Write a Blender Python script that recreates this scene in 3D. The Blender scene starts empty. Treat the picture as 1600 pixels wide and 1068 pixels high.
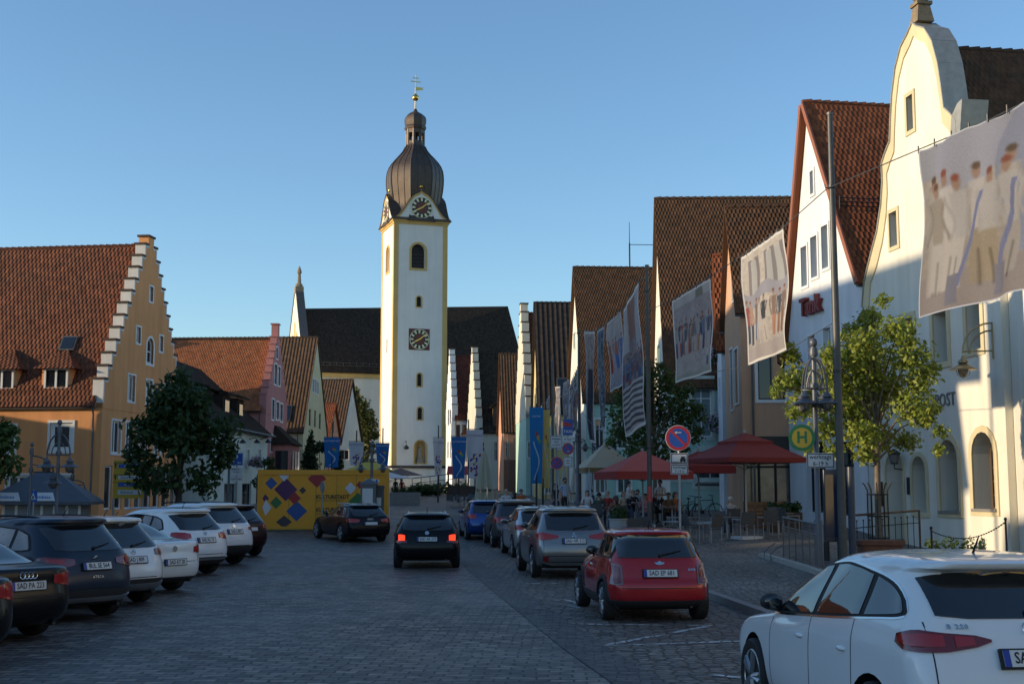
import bpy, bmesh, math, random
import numpy as np
from mathutils import Vector, Matrix
R = math.radians
random.seed(7)
SC = bpy.context.scene
COL = SC.collection

# ---------------------------------------------------------------- camera
FPX, PITCH, CAMZ = 2000.0, math.atan(234/2000), 2.0      # focal length in pixels of the 1600 px wide photograph
cam_d = bpy.data.cameras.new('camera'); cam_d.lens = 45.0; cam_d.sensor_width = 36.0
cam_d.clip_start = 0.1; cam_d.clip_end = 6000
cam = bpy.data.objects.new('camera', cam_d); COL.objects.link(cam)
cam.location = (0, 0, CAMZ); cam.rotation_euler = (math.pi/2 + PITCH, 0, 0)
SC.camera = cam
# ---------------------------------------------------------------- sun and sky
SUN_AZ, SUN_EL = R(80), R(8.5)        # azimuth from straight behind the camera towards the left
to_sun = Vector((-math.sin(SUN_AZ)*math.cos(SUN_EL), -math.cos(SUN_AZ)*math.cos(SUN_EL), math.sin(SUN_EL)))
sun_d = bpy.data.lights.new('sun', 'SUN'); sun_d.energy = 2.9; sun_d.angle = R(0.5); sun_d.color = (1.0, 0.79, 0.52)
sun = bpy.data.objects.new('sun', sun_d); COL.objects.link(sun)
sun.rotation_euler = (-to_sun).to_track_quat('-Z', 'Y').to_euler()
world = bpy.data.worlds.new('World'); SC.world = world; world.use_nodes = True
wn = world.node_tree.nodes; wn.clear()
sky = wn.new('ShaderNodeTexSky'); sky.sky_type = 'NISHITA'; sky.sun_disc = False
sky.sun_elevation = SUN_EL; sky.sun_rotation = math.atan2(to_sun.x, to_sun.y)
sky.altitude = 360; sky.air_density = 1.0; sky.dust_density = 0.3; sky.ozone_density = 2.9
bg = wn.new('ShaderNodeBackground'); bg.inputs[1].default_value = 0.15
wo = wn.new('ShaderNodeOutputWorld')
world.node_tree.links.new(sky.outputs[0], bg.inputs[0]); world.node_tree.links.new(bg.outputs[0], wo.inputs[0])
SC.view_settings.view_transform = 'Standard'; SC.view_settings.look = 'None'
SC.view_settings.exposure = 0.88; SC.view_settings.gamma = 1.0

# ---------------------------------------------------------------- placing
def P(px, py, Y):
    """a point of the place seen along a direction, Y metres ahead"""
    u, v = (px-800)/FPX, (534-py)/FPX
    c, s = math.cos(PITCH), math.sin(PITCH)
    t = Y/(c - v*s)
    return Vector((u*t, Y, CAMZ + t*(s + v*c)))
def gz(Y):                          # height of the square: level near us, rising towards the church
    if Y < 40: return 0.0
    if Y < 50: return 0.0011*(Y-40)**2
    return min(0.11 + 0.0215*(Y-50), 2.9) if Y < 300 else 2.9
def pz(X, Y):                        # height of the pavement on the right: it rises away from the kerb
    k = kerb_x(Y)+.16; a = gz(Y)+.125
    f = sm((Y-12)/10)*(1-sm((Y-60)/40))
    if X > 10.2 and Y < 60: f *= 1-sm((X-10.2-max(0, (Y-44)*.25))/1.6)
    f2 = sm((Y-43)/8)*(1-sm((Y-66)/25))
    return a+max(min(max(X-k, 0)*.065, .42)*f, .44*f2*sm((X-k)/1.2))
def sm(t): t = min(max(t, 0.), 1.); return t*t*(3-2*t)
def kerb_x(Y):                       # the kerb on the right of the road
    return float(np.interp(Y, [-30, 5, 20, 25, 30, 42, 55, 70, 90, 120, 160], [6.2, 4.85, 4.0, 3.65, 3.2, 2.1, 1.0, 0.2, -.9, -3.6, -8]))
def gx(px, Y):                      # x on the ground for a picture column near the horizon
    return (px-800)/FPX*Y*1.0

# ---------------------------------------------------------------- materials
MATS = {}
def _lin(c): return tuple((x/12.92 if x <= .04045 else ((x+.055)/1.055)**2.4) for x in c)
def mat(name, col, rough=.7, metal=0., spec=.5, var=0., vscale=3., bump=0., bscale=20., emis=None, coat=0., ior=None, trans=0., flake=0):
    if name in MATS: return MATS[name]
    m = bpy.data.materials.new(name); m.use_nodes = True
    nt = m.node_tree; b = nt.nodes['Principled BSDF']
    b.inputs['Base Color'].default_value = (*col, 1)
    b.inputs['Roughness'].default_value = rough; b.inputs['Metallic'].default_value = metal
    b.inputs['Specular IOR Level'].default_value = spec
    if coat: b.inputs['Coat Weight'].default_value = coat; b.inputs['Coat Roughness'].default_value = .03
    if ior: b.inputs['IOR'].default_value = ior
    if trans: b.inputs['Transmission Weight'].default_value = trans
    if emis: b.inputs['Emission Color'].default_value = (*emis[0], 1); b.inputs['Emission Strength'].default_value = emis[1]
    tc = None
    if var or bump:
        tc = nt.nodes.new('ShaderNodeTexCoord')
    if var:
        n = nt.nodes.new('ShaderNodeTexNoise'); n.inputs['Scale'].default_value = vscale; n.inputs['Detail'].default_value = 6; n.inputs['Roughness'].default_value = .65
        mr = nt.nodes.new('ShaderNodeMapRange'); mr.inputs[1].default_value = .3; mr.inputs[2].default_value = .7
        mr.inputs[3].default_value = 1-var; mr.inputs[4].default_value = 1+var*.6
        mx = nt.nodes.new('ShaderNodeVectorMath'); mx.operation = 'SCALE'; mx.inputs[0].default_value = col
        nt.links.new(tc.outputs['Object'], n.inputs['Vector']); nt.links.new(n.outputs['Fac'], mr.inputs[0])
        nt.links.new(mr.outputs[0], mx.inputs['Scale']); nt.links.new(mx.outputs[0], b.inputs['Base Color'])
    if bump:
        n2 = nt.nodes.new('ShaderNodeTexNoise'); n2.inputs['Scale'].default_value = bscale; n2.inputs['Detail'].default_value = 4
        bp = nt.nodes.new('ShaderNodeBump'); bp.inputs['Strength'].default_value = bump; bp.inputs['Distance'].default_value = .02
        nt.links.new(tc.outputs['Object'], n2.inputs['Vector']); nt.links.new(n2.outputs['Fac'], bp.inputs['Height'])
        nt.links.new(bp.outputs[0], b.inputs['Normal'])
    MATS[name] = m; return m
def plaster(name, col, var=.15):
    """painted render: soft mottling, rain streaks running down, fine grain"""
    if name in MATS: return MATS[name]
    m = bpy.data.materials.new(name); m.use_nodes = True; nt = m.node_tree; N = nt.nodes.new; L = nt.links.new
    b = nt.nodes['Principled BSDF']; b.inputs['Roughness'].default_value = .88; b.inputs['Specular IOR Level'].default_value = .25
    tc = N('ShaderNodeTexCoord'); mp = N('ShaderNodeMapping'); mp.inputs['Scale'].default_value = (1.6, 1.6, .16)
    n1 = N('ShaderNodeTexNoise'); n1.inputs['Scale'].default_value = .5; n1.inputs['Detail'].default_value = 7
    n2 = N('ShaderNodeTexNoise'); n2.inputs['Scale'].default_value = 1.3; n2.inputs['Detail'].default_value = 5
    L(tc.outputs['Object'], n1.inputs['Vector']); L(tc.outputs['Object'], mp.inputs[0]); L(mp.outputs[0], n2.inputs['Vector'])
    ad = N('ShaderNodeMath'); ad.operation = 'ADD'; L(n1.outputs['Fac'], ad.inputs[0]); L(n2.outputs['Fac'], ad.inputs[1])
    mr = N('ShaderNodeMapRange'); mr.inputs[1].default_value = .7; mr.inputs[2].default_value = 1.3; mr.inputs[3].default_value = 1-var; mr.inputs[4].default_value = 1+var*.4
    L(ad.outputs[0], mr.inputs[0])
    mx = N('ShaderNodeVectorMath'); mx.operation = 'SCALE'; mx.inputs[0].default_value = col
    L(mr.outputs[0], mx.inputs['Scale']); L(mx.outputs[0], b.inputs['Base Color'])
    n3 = N('ShaderNodeTexNoise'); n3.inputs['Scale'].default_value = 22; n3.inputs['Detail'].default_value = 3; L(tc.outputs['Object'], n3.inputs['Vector'])
    bp = N('ShaderNodeBump'); bp.inputs['Strength'].default_value = .25; bp.inputs['Distance'].default_value = .01
    L(n3.outputs['Fac'], bp.inputs['Height']); L(bp.outputs[0], b.inputs['Normal'])
    MATS[name] = m; return m
def tiles(name, c1, c2, tw=.22, th=.33, curve=.06, moss=(.05, .045, .03), mossy=.3):
    """roof tiles laid in courses; UV in metres (u along the ridge, v up the slope)"""
    if name in MATS: return MATS[name]
    m = bpy.data.materials.new(name); m.use_nodes = True; nt = m.node_tree; N = nt.nodes.new; L = nt.links.new
    b = nt.nodes['Principled BSDF']; b.inputs['Roughness'].default_value = .9; b.inputs['Specular IOR Level'].default_value = .1
    uv = N('ShaderNodeUVMap'); sp = N('ShaderNodeSeparateXYZ'); L(uv.outputs[0], sp.inputs[0])
    def M(op, a, bb=None):
        n = N('ShaderNodeMath'); n.operation = op
        for i, x in enumerate((a, bb)):
            if x is None: continue
            if isinstance(x, (int, float)): n.inputs[i].default_value = x
            else: L(x, n.inputs[i])
        return n.outputs[0]
    row = M('DIVIDE', sp.outputs[1], th); rowf = M('FRACT', row); rowi = M('FLOOR', row)
    col = M('DIVIDE', sp.outputs[0], tw); col = M('ADD', col, M('MULTIPLY', M('MODULO', rowi, 2.0), .5 if curve < .07 else 0.0))
    colf = M('FRACT', col); coli = M('FLOOR', col)
    wave = M('SINE', M('MULTIPLY', colf, math.pi))                       # barrel of each tile
    height = M('ADD', M('MULTIPLY', wave, curve), M('MULTIPLY', M('SUBTRACT', 1.0, rowf), .07))
    cmb = N('ShaderNodeCombineXYZ'); L(coli, cmb.inputs[0]); L(rowi, cmb.inputs[1])
    wnz = N('ShaderNodeTexWhiteNoise'); wnz.noise_dimensions = '2D'; L(cmb.outputs[0], wnz.inputs['Vector'])
    big = N('ShaderNodeTexNoise'); big.inputs['Scale'].default_value = .6; big.inputs['Detail'].default_value = 6; L(uv.outputs[0], big.inputs['Vector'])
    mix = N('ShaderNodeMix'); mix.data_type = 'RGBA'; mix.inputs[6].default_value = (*c1, 1); mix.inputs[7].default_value = (*c2, 1); L(wnz.outputs[0], mix.inputs[0])
    mo = N('ShaderNodeMapRange'); mo.inputs[1].default_value = .45; mo.inputs[2].default_value = .75; mo.inputs[3].default_value = 0; mo.inputs[4].default_value = mossy*2; L(big.outputs[0], mo.inputs[0])
    mix2 = N('ShaderNodeMix'); mix2.data_type = 'RGBA'; hsv = N('ShaderNodeHueSaturation'); wn2 = N('ShaderNodeTexNoise'); wn2.inputs['Scale'].default_value = 2.3; wn2.inputs['Detail'].default_value = 5; L(uv.outputs[0], wn2.inputs['Vector']); mv = N('ShaderNodeMapRange'); mv.inputs[1].default_value = .3; mv.inputs[2].default_value = .7; mv.inputs[3].default_value = .72; mv.inputs[4].default_value = 1.25; L(wn2.outputs[0], mv.inputs[0]); L(mv.outputs[0], hsv.inputs['Value']); L(mix.outputs[2], hsv.inputs['Color']); L(hsv.outputs[0], mix2.inputs[6]); mix2.inputs[7].default_value = (*moss, 1); L(mo.outputs[0], mix2.inputs[0])
    L(mix2.outputs[2], b.inputs['Base Color'])
    bp = N('ShaderNodeBump'); bp.inputs['Strength'].default_value = 1.0; bp.inputs['Distance'].default_value = 1.0
    L(height, bp.inputs['Height']); L(bp.outputs[0], b.inputs['Normal'])
    MATS[name] = m; return m
def cobbles(name, c1, c2, mortar, scale, ratio=(1, 1), rough=.55, bump=.6, row=False):
    if name in MATS: return MATS[name]
    m = bpy.data.materials.new(name); m.use_nodes = True; nt = m.node_tree; N = nt.nodes.new; L = nt.links.new
    b = nt.nodes['Principled BSDF']; b.inputs['Specular IOR Level'].default_value = .35
    tc = N('ShaderNodeTexCoord'); mp = N('ShaderNodeMapping'); mp.inputs['Rotation'].default_value = (0, 0, R(3)); mp.inputs['Scale'].default_value = (ratio[0], ratio[1], 1)
    wob = N('ShaderNodeTexNoise'); wob.inputs['Scale'].default_value = 1.9; wob.inputs['Detail'].default_value = 3
    L(tc.outputs['Object'], wob.inputs['Vector'])
    wadd = N('ShaderNodeVectorMath'); wadd.operation = 'MULTIPLY_ADD'; wadd.inputs[1].default_value = (.16, .16, 0)
    L(wob.outputs['Color'], wadd.inputs[0]); L(tc.outputs['Object'], wadd.inputs[2]); L(wadd.outputs[0], mp.inputs[0])
    if row:
        br = N('ShaderNodeTexBrick'); br.inputs['Scale'].default_value = scale; br.inputs['Mortar Size'].default_value = .035; br.inputs['Mortar Smooth'].default_value = .6
        br.inputs['Brick Width'].default_value = .62; br.inputs['Row Height'].default_value = .40; br.inputs['Bias'].default_value = 0
        br.inputs['Color1'].default_value = (*c1, 1); br.inputs['Color2'].default_value = (*c2, 1); br.inputs['Mortar'].default_value = (*mortar, 1)
        L(mp.outputs[0], br.inputs['Vector']); colr = br.outputs['Color']; hgt = br.outputs['Fac']; inv = True
    else:
        vo = N('ShaderNodeTexVoronoi'); vo.feature = 'DISTANCE_TO_EDGE'; vo.inputs['Scale'].default_value = scale; vo.inputs['Randomness'].default_value = .55
        vc = N('ShaderNodeTexVoronoi'); vc.inputs['Scale'].default_value = scale; vc.inputs['Randomness'].default_value = .55
        L(mp.outputs[0], vo.inputs['Vector']); L(mp.outputs[0], vc.inputs['Vector'])
        sep = N('ShaderNodeSeparateColor'); L(vc.outputs['Color'], sep.inputs[0])
        mix = N('ShaderNodeMix'); mix.data_type = 'RGBA'; mix.inputs[6].default_value = (*c1, 1); mix.inputs[7].default_value = (*c2, 1); L(sep.outputs[0], mix.inputs[0])
        mr = N('ShaderNodeMapRange'); mr.inputs[1].default_value = .02; mr.inputs[2].default_value = .12; L(vo.outputs['Distance'], mr.inputs[0])
        mix2 = N('ShaderNodeMix'); mix2.data_type = 'RGBA'; mix2.inputs[6].default_value = (*mortar, 1); L(mix.outputs[2], mix2.inputs[7]); L(mr.outputs[0], mix2.inputs[0])
        colr = mix2.outputs[2]; hgt = mr.outputs[0]; inv = False
    big = N('ShaderNodeTexNoise'); big.inputs['Scale'].default_value = .35; big.inputs['Detail'].default_value = 8; big.inputs['Roughness'].default_value = .7; L(tc.outputs['Object'], big.inputs['Vector'])
    mrb = N('ShaderNodeMapRange'); mrb.inputs[1].default_value = .3; mrb.inputs[2].default_value = .7; mrb.inputs[3].default_value = .50; mrb.inputs[4].default_value = 1.4; L(big.outputs[0], mrb.inputs[0])
    fn = N('ShaderNodeTexNoise'); fn.inputs['Scale'].default_value = scale*2.1; fn.inputs['Detail'].default_value = 4; L(mp.outputs[0], fn.inputs['Vector'])
    fm = N('ShaderNodeMapRange'); fm.inputs[1].default_value = .32; fm.inputs[2].default_value = .68; fm.inputs[3].default_value = .55; fm.inputs[4].default_value = 1.55; L(fn.outputs[0], fm.inputs[0])
    s0 = N('ShaderNodeVectorMath'); s0.operation = 'SCALE'; L(colr, s0.inputs[0]); L(fm.outputs[0], s0.inputs['Scale']); colr = s0.outputs[0]
    sc = N('ShaderNodeVectorMath'); sc.operation = 'SCALE'; L(colr, sc.inputs[0]); L(mrb.outputs[0], sc.inputs['Scale'])
    L(sc.outputs[0], b.inputs['Base Color'])
    mrr = N('ShaderNodeMapRange'); mrr.inputs[1].default_value = .3; mrr.inputs[2].default_value = .7; mrr.inputs[3].default_value = rough-.12; mrr.inputs[4].default_value = rough+.2; L(big.outputs[0], mrr.inputs[0]); L(mrr.outputs[0], b.inputs['Roughness'])
    bp = N('ShaderNodeBump'); bp.inputs['Strength'].default_value = bump; bp.inputs['Distance'].default_value = .045; bp.invert = inv
    L(hgt, bp.inputs['Height']); L(bp.outputs[0], b.inputs['Normal'])
    MATS[name] = m; return m
def attr_mat(name, rough=.8, trans=.0):
    if name in MATS: return MATS[name]
    m = bpy.data.materials.new(name); m.use_nodes = True; nt = m.node_tree
    b = nt.nodes['Principled BSDF']; b.inputs['Roughness'].default_value = rough; b.inputs['Specular IOR Level'].default_value = .2
    a = nt.nodes.new('ShaderNodeAttribute'); a.attribute_name = 'print'
    nt.links.new(a.outputs['Color'], b.inputs['Base Color'])
    if trans:
        tr = nt.nodes.new('ShaderNodeBsdfTranslucent'); mx = nt.nodes.new('ShaderNodeMixShader'); mx.inputs[0].default_value = trans
        nt.links.new(a.outputs['Color'], tr.inputs[0]); nt.links.new(b.outputs[0], mx.inputs[1]); nt.links.new(tr.outputs[0], mx.inputs[2])
        nt.links.new(mx.outputs[0], nt.nodes['Material Output'].inputs[0])
    MATS[name] = m; return m
def leaf_mat(name, c1, c2):
    if name in MATS: return MATS[name]
    m = bpy.data.materials.new(name); m.use_nodes = True; nt = m.node_tree; N = nt.nodes.new; L = nt.links.new
    b = nt.nodes['Principled BSDF']; b.inputs['Roughness'].default_value = .5; b.inputs['Specular IOR Level'].default_value = .35
    g = N('ShaderNodeNewGeometry'); mix = N('ShaderNodeMix'); mix.data_type = 'RGBA'
    mix.inputs[6].default_value = (*c1, 1); mix.inputs[7].default_value = (*c2, 1); L(g.outputs['Random Per Island'], mix.inputs[0])
    L(mix.outputs[2], b.inputs['Base Color'])
    tr = N('ShaderNodeBsdfTranslucent'); L(mix.outputs[2], tr.inputs[0]); mx = N('ShaderNodeMixShader'); mx.inputs[0].default_value = .35
    L(b.outputs[0], mx.inputs[1]); L(tr.outputs[0], mx.inputs[2]); L(mx.outputs[0], nt.nodes['Material Output'].inputs[0])
    MATS[name] = m; return m

# ---------------------------------------------------------------- objects
def tag(o, label=None, cat=None, group=None, kind=None):
    if label: o['label'] = label
    if cat: o['category'] = cat
    if group: o['group'] = group
    if kind: o['kind'] = kind
    return o
def thing(name, label, cat, loc=(0, 0, 0), rz=0., group=None):
    o = bpy.data.objects.new(name, None); COL.objects.link(o); o.empty_display_size = .2
    o.location = loc; o.rotation_euler = (0, 0, rz)
    return tag(o, label, cat, group)
def link(name, me, parent=None):
    o = bpy.data.objects.new(name, me); COL.objects.link(o)
    if parent is not None: o.parent = parent
    return o
def dup(o, parent=None):
    c = o.copy(); COL.objects.link(c)
    if parent is not None: c.parent = parent
    for ch in list(o.children): dup(ch, c)
    return c

class MB:
    """collects boxes, prisms, tubes and lathed shapes; build() links them as one mesh object"""
    def __init__(s): s.v = []; s.f = []; s.m = []; s.uv = {}
    def add(s, vs, fs, mi=0, T=None):
        n = len(s.v)
        s.v += [tuple(T @ Vector(p)) for p in vs] if T is not None else [tuple(p) for p in vs]
        for f in fs: s.f.append(tuple(n+i for i in f)); s.m.append(mi)
        return s
    def box(s, c, d, mi=0, rz=0., T=None):
        x, y, z = d[0]/2, d[1]/2, d[2]/2; ca, sa = math.cos(rz), math.sin(rz)
        vs = [(c[0]+a*x*ca-b*y*sa, c[1]+a*x*sa+b*y*ca, c[2]+e*z) for e in (-1, 1) for a, b in ((-1, -1), (1, -1), (1, 1), (-1, 1))]
        return s.add(vs, [(3, 2, 1, 0), (4, 5, 6, 7), (0, 1, 5, 4), (1, 2, 6, 5), (2, 3, 7, 6), (3, 0, 4, 7)], mi, T)
    def bb(s, a, b, mi=0, T=None):
        return s.box([(a[i]+b[i])/2 for i in range(3)], [abs(b[i]-a[i]) for i in range(3)], mi, 0, T)
    def prism(s, poly, y0, y1, mi=0, T=None):
        """polygon in (x, z), extruded along y"""
        n = len(poly)
        vs = [(p[0], y0, p[1]) for p in poly] + [(p[0], y1, p[1]) for p in poly]
        fs = [tuple(range(n)), tuple(range(2*n-1, n-1, -1))] + [(i, i+n, (i+1) % n+n, (i+1) % n) for i in range(n)]
        return s.add(vs, fs, mi, T)
    def slab(s, poly, z0, z1, mi=0, T=None):
        n = len(poly)
        vs = [(p[0], p[1], z0) for p in poly] + [(p[0], p[1], z1) for p in poly]
        fs = [tuple(range(n)), tuple(range(2*n-1, n-1, -1))] + [(i, i+n, (i+1) % n+n, (i+1) % n) for i in range(n)]
        return s.add(vs, fs, mi, T)
    def tube(s, pts, r, n=8, mi=0, T=None, caps=True):
        pts = [Vector(p) for p in pts]; k = len(pts); rr = r if isinstance(r, (list, tuple)) else [r]*k
        vs = []; up = Vector((.03, .07, 1)); a0 = None
        for i, p in enumerate(pts):
            d = (pts[min(i+1, k-1)]-pts[max(i-1, 0)]).normalized()
            if a0 is None:
                a0 = d.cross(up if abs(d.z) < .95 else Vector((0, 1, 0)))
            a = (a0 - d*a0.dot(d)).normalized(); a0 = a; b = d.cross(a)
            for j in range(n):
                t = 2*math.pi*j/n; vs.append(p + (a*math.cos(t)+b*math.sin(t))*rr[i])
        fs = [(i*n+j, i*n+(j+1) % n, (i+1)*n+(j+1) % n, (i+1)*n+j) for i in range(k-1) for j in range(n)]
        if caps: fs += [tuple(range(n-1, -1, -1)), tuple((k-1)*n+j for j in range(n))]
        return s.add(vs, fs, mi, T)
    def lathe(s, prof, n=16, c=(0, 0, 0), mi=0, T=None, rot=0., sq=1.):
        vs = []
        for r, z in prof:
            for j in range(n):
                t = 2*math.pi*j/n+rot; vs.append((c[0]+r*math.cos(t)*sq, c[1]+r*math.sin(t), c[2]+z))
        k = len(prof)
        fs = [(i*n+j, i*n+(j+1) % n, (i+1)*n+(j+1) % n, (i+1)*n+j) for i in range(k-1) for j in range(n)]
        fs += [tuple(range(n-1, -1, -1)), tuple((k-1)*n+j for j in range(n))]
        return s.add(vs, fs, mi, T)
    def disc(s, c, axis, r, th, n=24, mi=0, T=None):
        a = Vector(axis).normalized(); return s.tube([Vector(c)-a*th/2, Vector(c)+a*th/2], r, n, mi, T)
    def ball(s, c, r, n=10, mi=0, sc=(1, 1, 1), T=None):
        vs = []; k = max(5, n//2+1)
        for i in range(k):
            p = math.pi*(i+.0)/(k-1)
            p = min(max(p, .02), math.pi-.02)
            for j in range(n):
                t = 2*math.pi*j/n; vs.append((c[0]+r*sc[0]*math.sin(p)*math.cos(t), c[1]+r*sc[1]*math.sin(p)*math.sin(t), c[2]-r*sc[2]*math.cos(p)))
        fs = [(i*n+j, i*n+(j+1) % n, (i+1)*n+(j+1) % n, (i+1)*n+j) for i in range(k-1) for j in range(n)]
        fs += [tuple(range(n-1, -1, -1)), tuple((k-1)*n+j for j in range(n))]
        return s.add(vs, fs, mi, T)
    def quad(s, a, b, c, d, mi=0, uv=None):
        if uv: s.uv[len(s.f)] = uv
        return s.add([a, b, c, d], [(0, 1, 2, 3)], mi)
    def mesh(s, name, mats, smooth=None, fix=True):
        me = bpy.data.meshes.new(name); me.from_pydata(s.v, [], s.f)
        for m in (mats if isinstance(mats, (list, tuple)) else [mats]): me.materials.append(m)
        me.polygons.foreach_set('material_index', s.m)
        if s.uv:
            l = me.uv_layers.new(name='UVMap')
            for fi, uvs in s.uv.items():
                p = me.polygons[fi]
                for k, li in enumerate(p.loop_indices): l.data[li].uv = uvs[k]
        if fix and not s.uv:
            bm = bmesh.new(); bm.from_mesh(me); bmesh.ops.recalc_face_normals(bm, faces=bm.faces); bm.to_mesh(me); bm.free()
        me.update()
        if smooth is not None:
            me.polygons.foreach_set('use_smooth', [True]*len(me.polygons)); me.set_sharp_from_angle(angle=R(smooth))
        return me
    def build(s, name, mats, parent=None, smooth=None, bevel=0.):
        me = s.mesh(name, mats, smooth)
        if bevel:
            bm = bmesh.new(); bm.from_mesh(me)
            bmesh.ops.bevel(bm, geom=list(bm.edges), offset=bevel, segments=1, affect='EDGES', clamp_overlap=True)
            bm.to_mesh(me); bm.free()
        return link(name, me, parent)
def boolean(me, cutter_me, mats_keep=True):
    """subtract one mesh from another; both are discarded, the result is returned"""
    a = bpy.data.objects.new('a', me); b = bpy.data.objects.new('b', cutter_me); COL.objects.link(a); COL.objects.link(b)
    md = a.modifiers.new('cut', 'BOOLEAN'); md.operation = 'DIFFERENCE'; md.solver = 'EXACT'; md.object = b
    dg = bpy.context.evaluated_depsgraph_get(); dg.update()
    res = bpy.data.meshes.new_from_object(a.evaluated_get(dg)); res.name = me.name
    bpy.data.objects.remove(a); bpy.data.objects.remove(b); bpy.data.meshes.remove(cutter_me)
    return res
_TXT = {}
def text_mesh(body, size, depth=.004, bold=0., spacing=1., align='CENTER', valign='CENTER'):
    cu = bpy.data.curves.new('text', 'FONT'); cu.body = body; cu.size = size; cu.extrude = depth; cu.offset = bold
    cu.align_x = align; cu.align_y = valign; cu.space_character = spacing; cu.resolution_u = 2
    o = bpy.data.objects.new('text', cu); COL.objects.link(o)
    dg = bpy.context.evaluated_depsgraph_get(); dg.update()
    me = bpy.data.meshes.new_from_object(o.evaluated_get(dg))
    bpy.data.objects.remove(o); bpy.data.curves.remove(cu)
    return me
def lettering(name, body, size, m, parent, M4, sx=1., **kw):
    """text lying in its local xy plane, placed by the matrix M4"""
    me = text_mesh(body, size, **kw); me.transform(M4 @ Matrix.Diagonal((sx, 1, 1, 1))); me.materials.clear(); me.materials.append(m)
    return link(name, me, parent)
def frame(o, x, y, z=None):
    """matrix with given axes (x right, y up) and origin"""
    x = Vector(x).normalized(); y = Vector(y).normalized(); z = x.cross(y)
    return Matrix(((x.x, y.x, z.x, o[0]), (x.y, y.y, z.y, o[1]), (x.z, y.z, z.z, o[2]), (0, 0, 0, 1)))

M_glass = mat('window_glass', (.012, .016, .022), .04, spec=.8)
M_white = mat('white_paint', (.72, .72, .70), .5, var=.06)
M_wood = mat('brown_wood', (.09, .05, .025), .6, var=.2)
M_dark = mat('dark_metal', (.03, .032, .036), .45, metal=.3)
M_steel = mat('galvanised_steel', (.33, .34, .35), .45, metal=.75, var=.12, vscale=6)
M_lampmetal = mat('grey_lamp_paint', (.10, .105, .12), .45, metal=.2)
M_lead = mat('sheet_metal', (.13, .125, .12), .5, metal=.4, var=.15)
M_black = mat('matt_black', (.012, .012, .013), .7)
M_stone = mat('granite', (.22, .21, .20), .75, var=.2, vscale=9, bump=.2)
M_ink = mat('black_ink', (.012, .012, .014), .6)
# ================================================================ the ground
def strip_x(Y):                      # the paved gutter between road and parking bays
    return float(np.interp(Y, [-30, 5, 13.7, 17.2, 22, 32.8, 43.5, 60, 90], [4.6, 2.4, 1.37, .90, .40, -.80, -1.7, -2.5, -3.8]))
def sheet(name, xa, xb, Y0, Y1, dz, m, step=2.5, nx=1):
    mb = MB(); n = max(2, int((Y1-Y0)/step)); vs = []; fs = []
    for i in range(n+1):
        Y = Y0+(Y1-Y0)*i/n
        a, b = xa(Y), xb(Y)
        for j in range(nx+1): vs.append((a+(b-a)*j/nx, Y, gz(Y)+dz))
    w = nx+1
    for i in range(n):
        for j in range(nx): fs.append((i*w+j, i*w+j+1, (i+1)*w+j+1, (i+1)*w+j))
    mb.add(vs, fs)
    return tag(mb.build(name, m), kind='structure')
M_road = cobbles('road_setts', (.064, .055, .052), (.195, .162, .135), (.024, .021, .018), 2.2, (1, 1), .50, .8, row=True)
M_bay = cobbles('bay_setts', (.105, .092, .080), (.19, .16, .135), (.035, .032, .028), 5.2, (1, 1), .6, .6)
M_walk = cobbles('pavement_setts', (.13, .12, .105), (.22, .20, .175), (.05, .045, .04), 7.5, (1, 1), .65, .5)
M_gut = cobbles('gutter_setts', (.06, .058, .056), (.12, .11, .105), (.025, .024, .022), 2.6, (1, 1), .6, .6, row=True)
M_earth = mat('far_ground', (.09, .085, .075), .9, var=.3, vscale=.05)
sheet('ground', lambda Y: -400, lambda Y: 400, -120, 1500, -.05, M_earth, 12, 2)
sheet('road', lambda Y: -30, lambda Y: kerb_x(Y)+.2, -40, 230, 0, M_road, 2.5, 12)
sheet('parking_bay', lambda Y: strip_x(Y)+.2, lambda Y: kerb_x(Y)+.05, -30, 62, .004, M_bay, 2.5, 4)
sheet('gutter_strip', lambda Y: strip_x(Y)-.3, lambda Y: strip_x(Y)+.3, -30, 75, .008, M_gut, 2.0, 1)
pv = MB(); vs = []; YS = np.linspace(-30, 165, 131); NXP = 40
for Y_ in YS:
    k_ = kerb_x(Y_)+.16
    for j in range(NXP+1):
        x_ = k_+(40-k_)*(j/NXP)**1.6; vs.append((x_, Y_, pz(x_, Y_)))
w_ = NXP+1; pv.add(vs, [(i*w_+j, i*w_+j+1, (i+1)*w_+j+1, (i+1)*w_+j) for i in range(len(YS)-1) for j in range(NXP)])
tag(pv.build('pavement', M_walk, None, smooth=60), kind='structure')
kb = MB()
Yk = -20.0
while Yk < 120:                      # kerb stones with open joints
    Y2 = Yk+1.0
    a, b = kerb_x(Yk), kerb_x(Y2-.012)
    kb.add([(a, Yk, gz(Yk)-.1), (a+.17, Yk, gz(Yk)-.1), (b+.17, Y2-.012, gz(Y2)-.1), (b, Y2-.012, gz(Y2)-.1),
            (a, Yk, gz(Yk)+.133), (a+.17, Yk, gz(Yk)+.133), (b+.17, Y2-.012, gz(Y2)+.133), (b, Y2-.012, gz(Y2)+.133)],
           [(3, 2, 1, 0), (4, 5, 6, 7), (0, 1, 5, 4), (1, 2, 6, 5), (2, 3, 7, 6), (3, 0, 4, 7)])
    Yk = Y2
tag(kb.build('kerb', M_stone), kind='structure')
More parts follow.
